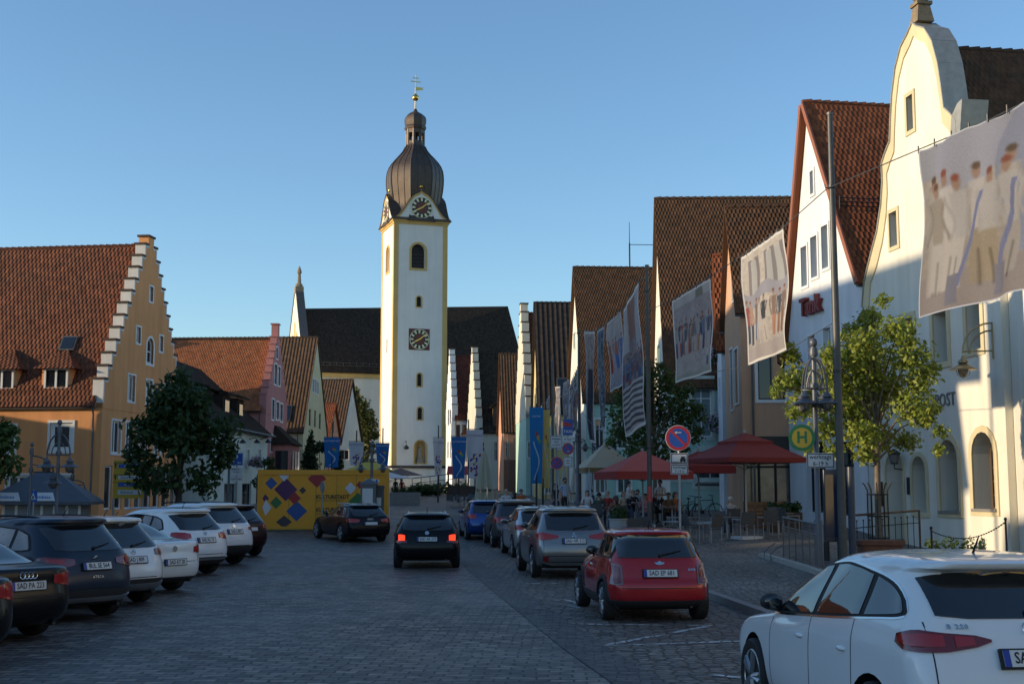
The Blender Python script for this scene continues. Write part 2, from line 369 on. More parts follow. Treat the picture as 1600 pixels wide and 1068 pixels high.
# painted markings, worn through between the setts
def worn_paint():
    m = mat('worn_paint', (.55, .55, .53), .7); nt = m.node_tree; b = nt.nodes['Principled BSDF']; N = nt.nodes.new; L = nt.links.new
    tc = N('ShaderNodeTexCoord'); n = N('ShaderNodeTexVoronoi'); n.feature = 'DISTANCE_TO_EDGE'; n.inputs['Scale'].default_value = 5.2; L(tc.outputs['Object'], n.inputs['Vector'])
    n2 = N('ShaderNodeTexNoise'); n2.inputs['Scale'].default_value = 2.2; n2.inputs['Detail'].default_value = 6; L(tc.outputs['Object'], n2.inputs['Vector'])
    a = N('ShaderNodeMath'); a.operation = 'MULTIPLY'; m1 = N('ShaderNodeMapRange'); m1.inputs[1].default_value = .02; m1.inputs[2].default_value = .1; L(n.outputs['Distance'], m1.inputs[0])
    m2 = N('ShaderNodeMapRange'); m2.inputs[1].default_value = .36; m2.inputs[2].default_value = .56; L(n2.outputs['Fac'], m2.inputs[0])
    L(m1.outputs[0], a.inputs[0]); L(m2.outputs[0], a.inputs[1]); L(a.outputs[0], b.inputs['Alpha'])
    return m
M_paint = worn_paint()
def gpt(px, py):
    """point of the level ground under a picture point"""
    u, v = (px-800)/FPX, (534-py)/FPX; c, s = math.cos(PITCH), math.sin(PITCH)
    k = -CAMZ/(s+v*c); return Vector((u*k, (c-v*s)*k))
def stroke(name, pts, w, z=.014):
    mb = MB()
    for a, b in zip(pts[:-1], pts[1:]):
        a, b = Vector(a), Vector(b); d = (b-a).normalized(); n = Vector((-d.y, d.x))*w/2
        mb.quad((*(a-n), gz(a.y)+z), (*(b-n), gz(b.y)+z), (*(b+n), gz(b.y)+z), (*(a+n), gz(a.y)+z))
    o = mb.build(name, M_paint); tag(o, kind='structure'); return o
stroke('bay_marking', [gpt(797, 912), gpt(908, 911)], .11)
stroke('bay_marking', [gpt(840, 951), gpt(912, 952)], .11)
stroke('bay_marking', [gpt(886, 975), gpt(1112, 978)], .11)
stroke('bay_marking', [gpt(945, 1009), gpt(1105, 979)], .11)
stroke('bay_marking', [gpt(945, 1010), gpt(1158, 1002)], .11)
stroke('bay_marking', [gpt(1105, 1054), gpt(1160, 1060)], .11)
stroke('bay_marking', [gpt(868, 938), gpt(880, 937), gpt(900, 941), gpt(896, 946), gpt(880, 944), gpt(905, 950)], .10)
stroke('bay_marking', [gpt(1455*.5+135, 930), gpt(860, 929)], .08)

# ================================================================ houses
def plane_pt(px, py, PL, PR):
    """picture point -> (distance along the front from PL, height) on the upright plane through PL and PR"""
    u, v = (px-800)/FPX, (534-py)/FPX; c, s = math.cos(PITCH), math.sin(PITCH)
    d = Vector((u, c-v*s, s+v*c)); e = Vector((PR[0]-PL[0], PR[1]-PL[1])).normalized()
    # k*d.xy = PL + t*e
    det = d.x*(-e.y)-d.y*(-e.x)
    k = (PL[0]*(-e.y)-PL[1]*(-e.x))/det; t = (d.x*PL[1]-d.y*PL[0])/det
    return t, CAMZ+k*d.z
def loop(w, h, arch, ins=0., n=8):
    w2 = w/2-ins
    if not arch: return [(-w2, ins), (w2, ins), (w2, h-ins), (-w2, h-ins)]
    k = h-w/2*arch
    return [(-w2, ins)]+[(w2, ins)]+[(w2*math.cos(math.pi*i/n), k+(w/2-ins)*arch*math.sin(math.pi*i/n)*1.0) for i in range(n+1)]
def ring(mb, outer, inner, y0, y1, mi=0, T=None):
    n = len(outer)
    vs = [(p[0], y, p[1]) for y in (y0, y1) for L_ in (outer, inner) for p in L_]
    fs = []
    for i in range(n):
        j = (i+1) % n
        fs += [(i, j, n+j, n+i), (2*n+i, 3*n+i, 3*n+j, 2*n+j), (i, 2*n+i, 2*n+j, j), (n+i, n+j, 3*n+j, 3*n+i)]
    mb.add(vs, fs, mi, T)
M_curtain = mat('curtained_glass', (.10, .105, .10), .1, spec=.7, var=.5, vscale=2.2); M_blind = mat('blind_glass', (.17, .16, .14), .12, spec=.7, var=.35, vscale=1.5)
class House:
    def __init__(s, name, label, PL, PR, depth, wall, cat='house', base=2.0, group=None):
        s.PL, s.PR = Vector(PL), Vector(PR); d = s.PR-s.PL; s.W = d.length; s.D = depth; s.wall = wall; s.base = base
        s.z0 = gz(min(PL[1], PR[1])); s.o = thing(name, label, cat, (PL[0], PL[1], s.z0), math.atan2(d.y, d.x), group)
        s.cut = MB(); s.late = []; s.poly = None
    def uz(s, px, py):
        t, z = plane_pt(px, py, s.PL, s.PR); return t, z-s.z0
    def side_plane(s, face):
        e = (s.PR-s.PL).normalized(); n = Vector((-e.y, e.x))
        a = s.PR if face == 'R' else s.PL
        return a, a+n
    def T(s, face):
        if face == 'F': return Matrix.Identity(4)
        if face == 'R': return Matrix(((0, -1, 0, s.W), (1, 0, 0, 0), (0, 0, 1, 0), (0, 0, 0, 1)))
        return Matrix(((0, 1, 0, 0), (1, 0, 0, 0), (0, 0, 1, 0), (0, 0, 0, 1)))
    def px_rect(s, face, x0, y0, x1, y1):
        A, B = (s.PL, s.PR) if face == 'F' else s.side_plane(face)
        xm, ym = (x0+x1)/2, (y0+y1)/2
        a0, _ = plane_pt(x0, ym, A, B); a1, _ = plane_pt(x1, ym, A, B); am, zt = plane_pt(xm, y0, A, B); _, zb = plane_pt(xm, y1, A, B)
        return (a0+a1)/2, zb-s.z0, abs(a1-a0), zt-zb
    def win_px(s, face, x0, y0, x1, y1, **k): return s.win(face, *s.px_rect(face, x0, y0, x1, y1), **k)
    def win(s, face, a, z, w, h, arch=0, bars=(1, 1), fm=None, trim=None, tw=.12, rec=.2, fw=.07, sill=None, glass=None, name='window', proud=.02, shutter=None):
        """one window: opening cut in the wall, frame with bars, glass, optional painted surround and sill"""
        T = s.T(face) @ Matrix.Translation((a, 0, z))
        lo = loop(w, h, arch)
        s.cut.prism(lo, -.4, rec+.12, 0, T)
        s.late.append((T, w, h, arch, bars, fm or M_white, trim, tw, rec, fw, sill, glass or M_glass, name, proud))
        return s
    def finish_windows(s):
        for wi, (T, w, h, arch, bars, fm, trim, tw, rec, fw, sill, glass, name, proud) in enumerate(s.late):
            if glass is M_glass: glass = (M_glass, M_curtain, M_glass, M_glass, M_blind)[(wi*7+int(s.W*10)) % 5]
            f = MB(); ring(f, loop(w, h, arch), loop(w, h, arch, fw), rec-.02, rec+.05, 0, T)
            k = h-(w/2*arch if arch else 0)
            for i in range(1, bars[0]+1): f.bb((-w/2+w*i/(bars[0]+1)-fw*.45, rec-.012, fw), (-w/2+w*i/(bars[0]+1)+fw*.45, rec+.045, (h if not arch else h)-fw), 0, T)
            for i in range(1, bars[1]+1):
                zz = k*i/(bars[1]+1) if bars[1] > 1 else k*.68
                f.bb((-w/2+fw, rec-.006, zz-fw*.35), (w/2-fw, rec+.04, zz+fw*.35), 0, T)
            fo = f.build(name, fm, s.o)
            g = MB(); lp = loop(w, h, arch, fw*.7); g.prism(lp, rec+.03, rec+.06, 0, T); g.build('pane', glass, fo)
            if trim:
                t = MB(); ring(t, loop(w+2*tw, h+2*tw, arch, 0), [(p[0], p[1]+tw) for p in loop(w, h, arch)], -max(proud, .05), .015, 0, T @ Matrix.Translation((0, 0, -tw)))
                t.build('surround', trim, fo)
            if sill:
                t = MB(); t.bb((-w/2-.08, -.10, -.075), (w/2+.08, rec-.03, .012), 0, T); t.build('sill', sill, fo)
    def body(s, zl, ua, za, zr, apex_flat=0, hip=None):
        """upright walls under a pitched roof: eave heights left and right, ridge at ua, za"""
        s.zl, s.ua, s.za, s.zr = zl, ua, za, zr
        mb = MB(); mb.prism([(0, -s.base), (s.W, -s.base), (s.W, zr), (ua, za), (0, zl)], 0, s.D)
        s.solid = mb; return s
    def close(s, extra=None):
        me = s.solid.mesh('wall', s.wall)
        if s.cut.f: me = boolean(me, s.cut.mesh('cut', s.wall))
        if getattr(s, 'front', None):
            me.materials.append(s.front)
            for f in me.polygons:
                if f.normal.y < -.9 and f.center.y < .05: f.material_index = 1
        s.wall_o = link('wall', me, s.o); s.finish_windows(); return s
    def roof(s, m, y0=-.25, y1=None, ovl=.35, ovr=.35, th=.16, gutter=True, ridge=True, snow=None):
        y1 = s.D+.2 if y1 is None else y1
        mb = MB()
        for side in (-1, 1):
            x, z, ov = (0, s.zl, ovl) if side < 0 else (s.W, s.zr, ovr)
            dx, dz = x-s.ua, z-s.za; ln = math.hypot(dx, dz); ex = dx/ln; ez = dz/ln; l2 = ln+ov
            nx, nz = (-ez, ex) if side > 0 else (ez, -ex)
            if nz < 0: nx, nz = -nx, -nz
            o = .02
            def pt(t, y, up): return (s.ua+ex*t+nx*up, y, s.za+ez*t+nz*up)
            ks = 12 if ln > 5 else 4
            a, b, c, d = pt(0, y0, th), pt(0, y1, th), pt(l2, y1, th), pt(l2, y0, th)
            mb.quad(a, b, c, d, 0, [(y0, l2), (y1, l2), (y1, 0), (y0, 0)])
            a2, b2, c2, d2 = pt(0, y0, o), pt(0, y1, o), pt(l2, y1, o), pt(l2, y0, o)
            for q in ((a2, b2, c2, d2), (a, d, d2, a2), (b, c, c2, b2), (d, c, c2, d2)): mb.quad(*q, 0, [(0, 0), (.1, 0), (.1, .1), (0, .1)])
            if gutter:
                g = MB(); p, q = pt(l2-.02, y0, .0), pt(l2-.02, y1, .0); g.tube([p, q], .075, 6); g.build('gutter', M_lead, s.o)
        s.roof_o = mb.build('roof', m, s.o)
        if gutter:
            for sx, xe, ze in ((-1, 0, s.zl), (1, s.W, s.zr)):
                d = MB(); ov = (ovl if sx < 0 else ovr)*.5; d.tube([(xe+sx*ov, .45, ze-.35), (xe+sx*.10, .45, ze-.75), (xe+sx*.10, .45, -.5)], .05, 6); d.build('downpipe', M_lead, s.o)
        if ridge:
            r = MB(); n = max(3, int((y1-y0)/.4))
            for i in range(n):
                ya, yb = y0+(y1-y0)*i/n, y0+(y1-y0)*(i+1)/n+.03
                r.tube([(s.ua, ya, s.za+th-.05), (s.ua, yb, s.za+th-.02)], [.13, .16], 6)
            r.build('ridge_tiles', m if isinstance(ridge, bool) else ridge, s.roof_o)
        return s
    def slope_pt(s, side, t, y, up=.16):
        """point on the roof slope: t metres down from the ridge"""
        x, z = (0, s.zl) if side < 0 else (s.W, s.zr)
        dx, dz = x-s.ua, z-s.za; ln = math.hypot(dx, dz); ex, ez = dx/ln, dz/ln
        nx, nz = (-ez, ex)
        if nz < 0: nx, nz = -nx, -nz
        return Vector((s.ua+ex*t+nx*up, y, s.za+ez*t+nz*up)), Vector((ex, 0, ez)), Vector((nx, 0, nz))
    def skylight(s, side, t, y, w=.8, h=1.1):
        p, e, n = s.slope_pt(side, t, y); M4 = Matrix(((0, e.x, n.x, p.x), (1, 0, 0, p.y), (0, e.z, n.z, p.z), (0, 0, 0, 1)))
        f = MB(); f.box((0, 0, .03), (w, h, .16), 0, 0, M4); fo = f.build('roof_window', M_lead, s.o)
        g = MB(); g.box((0, 0, .118), (w-.16, h-.18, .02), 0, 0, M4); g.build('pane', M_glass, fo)
    def chimney(s, side, t, y, w=.6, h=1.2, m=None):
        p, e, n = s.slope_pt(side, t, y, 0); c = MB(); c.bb((p.x-w/2, y-w/2, p.z-1.2), (p.x+w/2, y+w/2, p.z+h)); c.bb((p.x-w/2-.07, y-w/2-.07, p.z+h), (p.x+w/2+.07, y+w/2+.07, p.z+h+.12))
        return c.build('chimney', m or M_brick, s.roof_o)
    def gable_steps(s, n, m, cap, th=.5, rise=.55, step_cap=.10, top=1.1, capw=.10, y=-.03):
        """stepped gable standing in front of the roof"""
        L_ = []; Rr = []
        for side in (-1, 1):
            x, z = (0, s.zl) if side < 0 else (s.W, s.zr); pts = []
            for i in range(n):
                xa = x+(s.ua-x)*i/n*.93; zb = z+(s.za-z)*(i+1)/n*.96+rise
                pts.append((xa, zb)); xb = x+(s.ua-x)*(i+1)/n*.93; pts.append((xb, zb))
            (L_ if side < 0 else Rr).extend(pts)
        x0, x1 = L_[-1][0], Rr[-1][0]; zt = max(L_[-1][1], Rr[-1][1])+top
        poly = [(0, s.zl-.4)]+[(0, L_[0][1])]+L_[1:]+[(x0, zt), (x1, zt)]+Rr[::-1]+[(s.W, s.zr-.4)]
        a = MB(); a.prism(poly, y, y+th); me = a.mesh('stepped_gable', m); me = boolean(me, s.cut.mesh('cut', m)) if s.cut.f else me; g = link('stepped_gable', me, s.o)
        c = MB()
        for pts, sg in ((L_, -1), (Rr, 1)):
            for i in range(0, len(pts), 2):
                xa, xb = sorted((pts[i][0], pts[i+1][0])); c.bb((xa-.08 if sg < 0 else xa, y-.07, pts[i][1]+.002), (xb if sg < 0 else xb+.08, y+th+.07, pts[i][1]+capw))
        c.bb((x0-.1, y-.07, zt+.002), (x1+.1, y+th+.07, zt+capw)); c.build('coping', cap, g)
        return g
M_brick = mat('old_brick', (.20, .10, .07), .9, var=.25, vscale=8, bump=.3)
T_red = tiles('red_roof_tiles', (.29, .095, .044), (.21, .068, .033), .22, .32, .05, mossy=.14)
T_orange = tiles('orange_roof_tiles', (.36, .135, .055), (.30, .10, .045), .2, .25, .02, mossy=.08)
T_brown = tiles('brown_roof_tiles', (.125, .065, .038), (.085, .05, .033), .19, .27, .045, mossy=.22)
T_dark = tiles('dark_roof_tiles', (.062, .043, .031), (.036, .027, .021), .22, .32, .05, mossy=.1)
T_pan = tiles('barrel_roof_tiles', (.18, .070, .038), (.115, .048, .031), .25, .36, .06, mossy=.2)
T_panbrown = tiles('brown_barrel_tiles', (.12, .072, .045), (.095, .06, .04), .30, .38, .085, mossy=.15)
T_maroon = tiles('maroon_roof_tiles', (.16, .045, .03), (.11, .035, .026), .22, .3, .04, mossy=.05)
W_cream = plaster('cream_render', (.72, .69, .60)); W_white = plaster('white_render', (.68, .70, .72)); W_ochre = plaster('ochre_render', (.74, .335, .135), .16)
W_pink = plaster('pink_render', (.50, .22, .20)); W_yellow = plaster('pale_yellow_render', (.62, .58, .36)); W_mint = plaster('mint_render', (.40, .58, .50))
W_green = plaster('pale_green_render', (.56, .62, .56)); W_apricot = plaster('apricot_render', (.58, .34, .21)); W_ivory = plaster('ivory_render', (.60, .56, .46), .16)
W_straw = plaster('straw_render', (.66, .52, .24)); W_salmon = plaster('salmon_render', (.55, .30, .20)); W_trim = plaster('yellow_trim', (.62, .42, .16))
W_sand = plaster('sandstone_trim', (.60, .52, .34))
def right_house(name, label, pxn, Yn, pxf, Yf, depth, wall, **k):
    return House(name, label, (gx(pxf, Yf), Yf), (gx(pxn, Yn), Yn), depth, wall, **k)
def left_house(name, label, pxn, Yn, pxf, Yf, depth, wall, **k):
    return House(name, label, (gx(pxn, Yn), Yn), (gx(pxf, Yf), Yf), depth, wall, **k)
M_coping = mat('coping_tiles', (.06, .035, .028), .8, var=.2)
# ---------------------------------------------------------------- right side, nearest first
# the inn with the curved gable
h = right_house('inn_building', 'cream inn with curved gable, stone urn on top and POST lettering', 1571, 38, 1355, 47.6, 18, W_cream, cat='inn')
lt = [h.uz(x, y) for x, y in ((1349, 480), (1353, 440), (1362, 402), (1372, 362), (1378, 320), (1380, 285), (1379, 256), (1384, 240), (1391, 222), (1392, 190), (1394, 150), (1399, 108), (1407, 76), (1417, 56))]
ua = h.W*.5
lt = [(max(0.0, x), z) for x, z in lt]; x_last = lt[-1][0]
lt = [(x*(ua-.35)/x_last if i > 0 else 0, z) for i, (x, z) in enumerate(lt)]
ztop = lt[-1][1]+.25
zs = lt[0][1]
h.body(zs-.4, ua, ztop-1.0, zs-.4)
curve = [(0, zs-1.2)]+lt+[(ua, ztop)]+[(h.W-x, z) for x, z in reversed(lt)]+[(h.W, zs-1.2)]
for r_, a_ in (((1418, 149, 1428, 204), 0), ((1391, 331, 1403, 385), 0), ((1449, 318, 1463, 372), 0)): h.win_px('F', *r_, bars=(0, 0), rec=.42, trim=W_sand, tw=.14, glass=M_black, fm=M_wood)
h.solid.prism(curve, -.16, .55)
for r_ in ((1411, 497, 1428, 562), (1459, 487, 1481, 566), (1511, 462, 1533, 546)): h.win_px('F', *r_, bars=(1, 1), rec=.55, trim=W_sand, tw=.2, fm=M_wood)
h.win_px('F', 1386, 706, 1413, 852, arch=1, bars=(0, 0), rec=.7, glass=M_black, fm=M_wood, name='entrance_door', trim=W_sand)
h.win_px('F', 1427, 712, 1448, 800, arch=1, bars=(1, 2), rec=.6, fm=M_wood, trim=W_sand, tw=.16)
h.win_px('F', 1469, 686, 1498, 798, arch=1, bars=(1, 3), rec=.6, fm=M_wood, trim=W_sand, tw=.2, sill=M_stone)
h.win_px('F', 1521, 674, 1555, 795, arch=1, bars=(1, 3), rec=.6, fm=M_wood, trim=W_sand, tw=.2, sill=M_stone)
# front is 0.16 m proud: shift the openings with it
me = MB(); me.prism([(0, -2), (h.W, -2), (h.W, zs-.4), (ua, ztop-1.0), (0, zs-.4)], 0.3, h.D)
front = MB(); front.prism([(0, -2)]+curve[1:-1]+[(h.W, -2)], -.0, .72, 0)
m_front = boolean(front.mesh('front_wall', h.wall), h.cut.mesh('cut', h.wall)); link('front_wall', m_front, h.o)
wall = MB(); wall.prism([(0.01, -2), (h.W-.01, -2), (h.W-.01, zs-.4), (ua, ztop-1.2), (0.01, zs-.4)], .72, h.D); link('wall', wall.mesh('wall', h.wall), h.o)
h.finish_windows()
h.roof(T_brown, y0=.72, ovl=.3, ovr=.3)
mo = MB(); inner = [(ua+(x-ua)*.90, z-(.45 if 2 < i < len(curve)-3 else .1)) for i, (x, z) in enumerate(curve)]
for i in range(1, len(curve)-2):
    a, b, c, d = curve[i], curve[i+1], inner[i+1], inner[i]
    mo.add([(p[0], y, p[1]) for y in (-.05, -.002) for p in (a, b, c, d)], [(0, 1, 2, 3), (4, 7, 6, 5), (0, 4, 5, 1), (2, 6, 7, 3), (1, 5, 6, 2), (0, 3, 7, 4)])
mo.build('gable_moulding', W_sand, h.o)
cp = MB()
for i in range(1, len(curve)-2):
    a, b = Vector(curve[i]), Vector(curve[i+1]); e = (b-a).normalized(); n = Vector((-e.y, e.x))*.05
    cp.add([(p[0], y, p[1]) for y in (-.10, .80) for p in (a, b, b+n, a+n)], [(0, 1, 2, 3), (4, 7, 6, 5), (0, 4, 5, 1), (2, 6, 7, 3), (1, 5, 6, 2), (0, 3, 7, 4)])
M_pale = mat('pale_sheet_metal', (.36, .35, .31), .45, metal=.35, var=.2); cp.build('gable_coping', M_pale, h.o, smooth=40)
for sg in (1,):                                     # the upturned scroll on the shoulder
    sc_ = MB()
    xs, zz = (lt[6][0], lt[6][1]) if sg < 0 else (h.W-lt[6][0], lt[6][1])
    sc_.prism([(xs-sg*.25, zz-1.5), (xs+sg*.30, zz-.5), (xs+sg*.52, zz+.55), (xs+sg*.20, zz+.50), (xs-sg*.22, zz+.18), (xs-sg*.30, zz-.2)], -.09, .82); sc_.build('gable_scroll', M_pale, h.o)
fi = MB(); fi.lathe([(.44, 0), (.30, .62)], 4, (ua, .3, ztop), 0, None, math.pi/4); fi.box((ua, .3, ztop+.68), (.56, .56, .12))
fi.lathe([(.16, .76), (.30, .9), (.36, 1.12), (.30, 1.36), (.14, 1.5), (.2, 1.58), (.10, 1.72), (.03, 1.9)], 12, (ua, .3, ztop)); fi.build('stone_urn', mat('weathered_stone', (.22, .17, .11), .9, var=.3, bump=.4), h.o, smooth=50)
a0, z0_ = h.uz(1479, 643)
lettering('inn_lettering', 'POST', .62, mat('grey_letters', (.16, .16, .15), .6), h.o, frame((h.uz(1478, 640)[0], -.02, h.uz(1478, 640)[1]), (1, 0, 0), (0, 0, 1)), sx=.9, depth=.02, spacing=1.05, valign='BOTTOM')
wg_ = MB(); wg_.slab([(h.W+.02, .25), (h.W+5.0, -2.0), (h.W+6, 6), (h.W+.02, 6)], -2, 10.2); wg_.build('sunward_side_wall', W_cream, h.o)  # side wall block added, turned so the sun lights it
POST = h
nb = MB()
for y0_, y1_ in ((1384, 1386),): pass
for r_ in ((1374, 752, 1380, 790), (1419, 745, 1424, 772)):
    a_, z_, w_, hh_ = h.px_rect('F', *r_); nb.bb((a_-w_/2, -.06, z_), (a_+w_/2, -.002, z_+hh_))
nb.build('notice_board', M_dark, h.o)

# the white house with the red letters
h = right_house('gabled_house', 'tall white gabled house with red tile roof and red sign letters', 1353, 47.7, 1232, 55.2, 16, W_white)
u_a, z_a = h.uz(1262, 165); z_n = h.uz(1341, 440)[1]; z_f = h.uz(1229, 560)[1]
h.body(z_f, u_a, z_a, z_n)
for r_ in ((1267, 267, 1272, 303), (1253, 385, 1262, 447), (1268, 369, 1278, 433), (1285, 352, 1295, 419)): h.win_px('F', *r_, bars=(0, 0), rec=.3, trim=W_white, tw=.12, fm=W_white)
for r_ in ((1288, 512, 1300, 580), (1318, 505, 1331, 572), (1264, 524, 1275, 590)): h.win_px('F', *r_, bars=(1, 1), rec=.2, trim=M_white, tw=.1)
for r_ in ((1260, 690, 1290, 800), (1300, 690, 1335, 805)): h.win_px('F', *r_, bars=(1, 1), rec=.25, fm=M_dark)
h.close(); h.roof(T_red, ovr=.25, ovl=.25)
vb = MB()
for sx_, zz in ((0, z_f), (h.W, z_n)):
    d_ = Vector((sx_-u_a, zz-z_a)); e = d_.normalized(); n = Vector((-e.y, e.x)); n = n if n.y > 0 else -n
    p0 = Vector((u_a, z_a)); p1 = p0+d_+e*.2
    vb.prism([tuple(p0+n*.2), tuple(p1+n*.2), tuple(p1-n*.02), tuple(p0-n*.02)], -.33, -.252)
vb.build('verge_board', mat('verge_red', (.26, .09, .05), .7), h.o)
sg_u, sg_z = h.uz(1271, 478)
lettering('sign_letters', 'Tank', 1.0, mat('sign_red', (.22, .03, .025), .5), h.o, frame((sg_u, -.12, sg_z), (1, 0, .0), (0, 0, 1)), depth=.10, bold=.03)
for side_t in (4.2,):
    sf = MB()
    for zz in (.18, .34, .5):
        p, e, n = h.slope_pt(1, 6.0, -.1); q, _, _ = h.slope_pt(1, 6.0, 14); sf.tube([p+Vector((0, 0, zz)), q+Vector((0, 0, zz))], .022, 5)
    for i in range(24):
        p, e, n = h.slope_pt(1, 6.0, -.1+i*.6); sf.tube([p, p+Vector((0, 0, .55))], .018, 4)
    sf.build('snow_guard', M_dark, h.o)
ven = MB()
for t_, y_ in ((3.0, 4.2), (1.7, 5.6)):
    p, e, n = h.slope_pt(1, t_, y_); ven.tube([p, p+Vector((0, 0, .35))], .1, 8)
ven.build('roof_vent', mat('vent_orange', (.38, .12, .05), .7), h.o)
WHITE = h

# apricot house standing forward, its side with the shop below
h = right_house('gabled_house', 'apricot gabled house with a dark brown roof and a glazed shop front on its side', 1160, 55.4, 1135, 61.6, 13, W_apricot)
u_a, z_a = h.uz(1138, 333); z_n = h.px_rect('R', 1156, 480, 1170, 484)[1]
h.body(z_n, h.W*.5, z_a, z_n)
h.win_px('R', 1184, 541, 1226, 624, bars=(1, 0), rec=.12, fm=M_dark, trim=M_white, tw=.14)
h.win_px('R', 1162, 700, 1240, 790, bars=(2, 1), rec=.4, fm=M_black, name='shop_front', fw=.12)
for r_ in ((1144, 405, 1149, 470), (1142, 545, 1146, 640), (1149, 545, 1154, 630)): h.win_px('F', *r_, bars=(0, 1), rec=.15, trim=M_white, tw=.08)
h.close(); h.roof(T_brown, ovr=.3, ovl=.3)
fb = MB(); fb.bb((h.W+.002, 0, 3.35), (h.W+.09, 5, 4.15)); fb.build('shop_fascia', mat('fascia_dark', (.02, .018, .018), .5), h.o)
# narrow white house with a little red roof
h = right_house('gabled_house', 'narrow white house with a small red roof squeezed behind the apricot house', 1129, 62.2, 1122, 67.5, 11, W_white)
u_a, z_a = h.uz(1127, 374); z_n = h.uz(1131, 535)[1]
h.body(z_n, h.W*.5, z_a, z_n); h.win('F', h.W*.5, 6.0, .8, 1.4); h.close(); h.roof(T_red, ovr=.2, ovl=.2)
# mint house with the big brown roof
h = right_house('gabled_house', 'large mint green house with a tall brown roof and an arched ground floor window', 1046, 68, 1022, 78, 15, W_mint); h.front = W_cream
u_a, z_a = h.uz(1025, 324); z_n = h.px_rect('R', 1046, 594, 1060, 600)[1]
h.body(z_n, h.W*.5, z_a, z_n)
h.win_px('R', 1080, 592, 1112, 682, bars=(1, 2), rec=.15, trim=W_green, tw=.18, glass=mat('curtain_glass', (.16, .22, .22), .15))
h.win_px('R', 1088, 702, 1132, 756, arch=.5, bars=(1, 1), rec=.2, trim=W_green, tw=.25, sill=M_dark)
for r_ in ((1033, 470, 1036, 500), (1028, 540, 1032, 580), (1036, 535, 1040, 575), (1028, 640, 1032, 690), (1038, 640, 1042, 690)): h.win_px('F', *r_, bars=(0, 1), rec=.15, trim=M_white, tw=.1)
h.close(); h.roof(T_brown, ovr=.3, ovl=.3)
bd = MB(); bd.bb((h.W+.002, 0, 2.0), (h.W+.05, 6, 2.25)); bd.build('plinth_band', W_green, h.o)
# house with the aerial
h = right_house('gabled_house', 'mint green house with brown roof and aerial behind the hanging banners', 915, 88, 889, 98, 15, W_mint); h.front = W_cream
u_a, z_a = h.uz(892, 432); z_n = h.px_rect('R', 915, 619, 930, 624)[1]
h.body(z_n, h.W*.5, z_a, z_n)
for r_ in ((930, 655, 944, 700), (965, 655, 980, 700), (930, 735, 946, 770), (965, 735, 985, 770)): h.win_px('R', *r_, bars=(1, 1), rec=.15, trim=M_white, tw=.12)
for r_ in ((897, 520, 899, 545), (897, 600, 900, 640), (905, 600, 908, 640), (896, 690, 900, 735), (905, 690, 909, 735)): h.win_px('F', *r_, bars=(0, 1), rec=.15, trim=M_white, tw=.1)
h.close(); h.roof(T_brown, ovr=.3, ovl=.3)
ae = MB(); ae.tube([(h.W*.5, 4.0, h.za), (h.W*.5, 4.0, h.za+3.6)], [.05, .02], 5); ae.tube([(h.W*.5, 4.0, h.za+.0), (h.W*.5, 4.0, h.za+2.0)], .06, 5); ae.tube([(h.W*.5, 4.0, h.za+1.9), (h.W*.5, 6.6, h.za+1.9)], .025, 4)
ae.build('aerial', M_dark, h.o)
sgn = h.px_rect('R', 935, 690, 952, 698)
lettering('wall_lettering', 'Sonne', .7, mat('navy_letters', (.02, .03, .12), .5), h.o, frame((h.W+.06, sgn[0], sgn[1]), (0, 1, 0), (0, 0, 1)), depth=.02, bold=.02)
# yellow house with a ribbed dark roof
h = right_house('gabled_house', 'straw yellow house with ribbed dark roof beside the stepped cream gable', 844, 105, 833, 113, 14, W_straw)
u_a, z_a = h.uz(836, 479); z_n = h.px_rect('R', 844, 638, 860, 642)[1]
h.body(z_n, h.W*.5, z_a, z_n)
for r_ in ((852, 668, 860, 700), (870, 668, 878, 700), (852, 730, 862, 770)): h.win_px('R', *r_, bars=(1, 1), rec=.15, trim=M_white, tw=.1)
h.close(); h.roof(tiles('ribbed_dark_tiles', (.050, .040, .037), (.042, .036, .034), .42, .42, .09, mossy=.05), ovr=.3, ovl=.3)
h.skylight(1, 8.2, 1.9, .9, 1.8)
# stepped cream gable with maroon roof
h = right_house('stepped_gable_house', 'mint house with tall cream stepped gable and maroon roof', 822, 118, 806, 130, 16, W_mint)
u_a, z_a = h.uz(819, 482); z_n = h.uz(823, 645)[1]
h.body(z_n, h.W*.5, z_a, z_n)
for r_ in ((825, 690, 831, 715), (833, 745, 841, 790)): h.win_px('R', *r_, bars=(1, 1), rec=.15, trim=M_white, tw=.1)
h.close(); h.roof(T_maroon, y0=.3, ovr=.3, ovl=.3); h.gable_steps(9, W_ivory, M_coping, th=.7, rise=.5, top=.9)
# little salmon house behind
h = right_house('gabled_house', 'narrow salmon gabled house with a brown roof over yellow and brick walls', 787, 133, 779, 140, 12, W_salmon)
u_a, z_a = h.uz(782, 556); z_n = h.uz(787, 672)[1]
h.body(z_n, h.W*.5, z_a, z_n); h.win_px('R', 790, 690, 796, 715, bars=(1, 1), rec=.15); h.close(); h.roof(T_panbrown, ovr=.3, ovl=.3)
pl_ = MB(); pl_.bb((h.W+.002, 0, -2), (h.W+.12, 4, 3.4)); pl_.build('brick_base', M_brick, h.o)
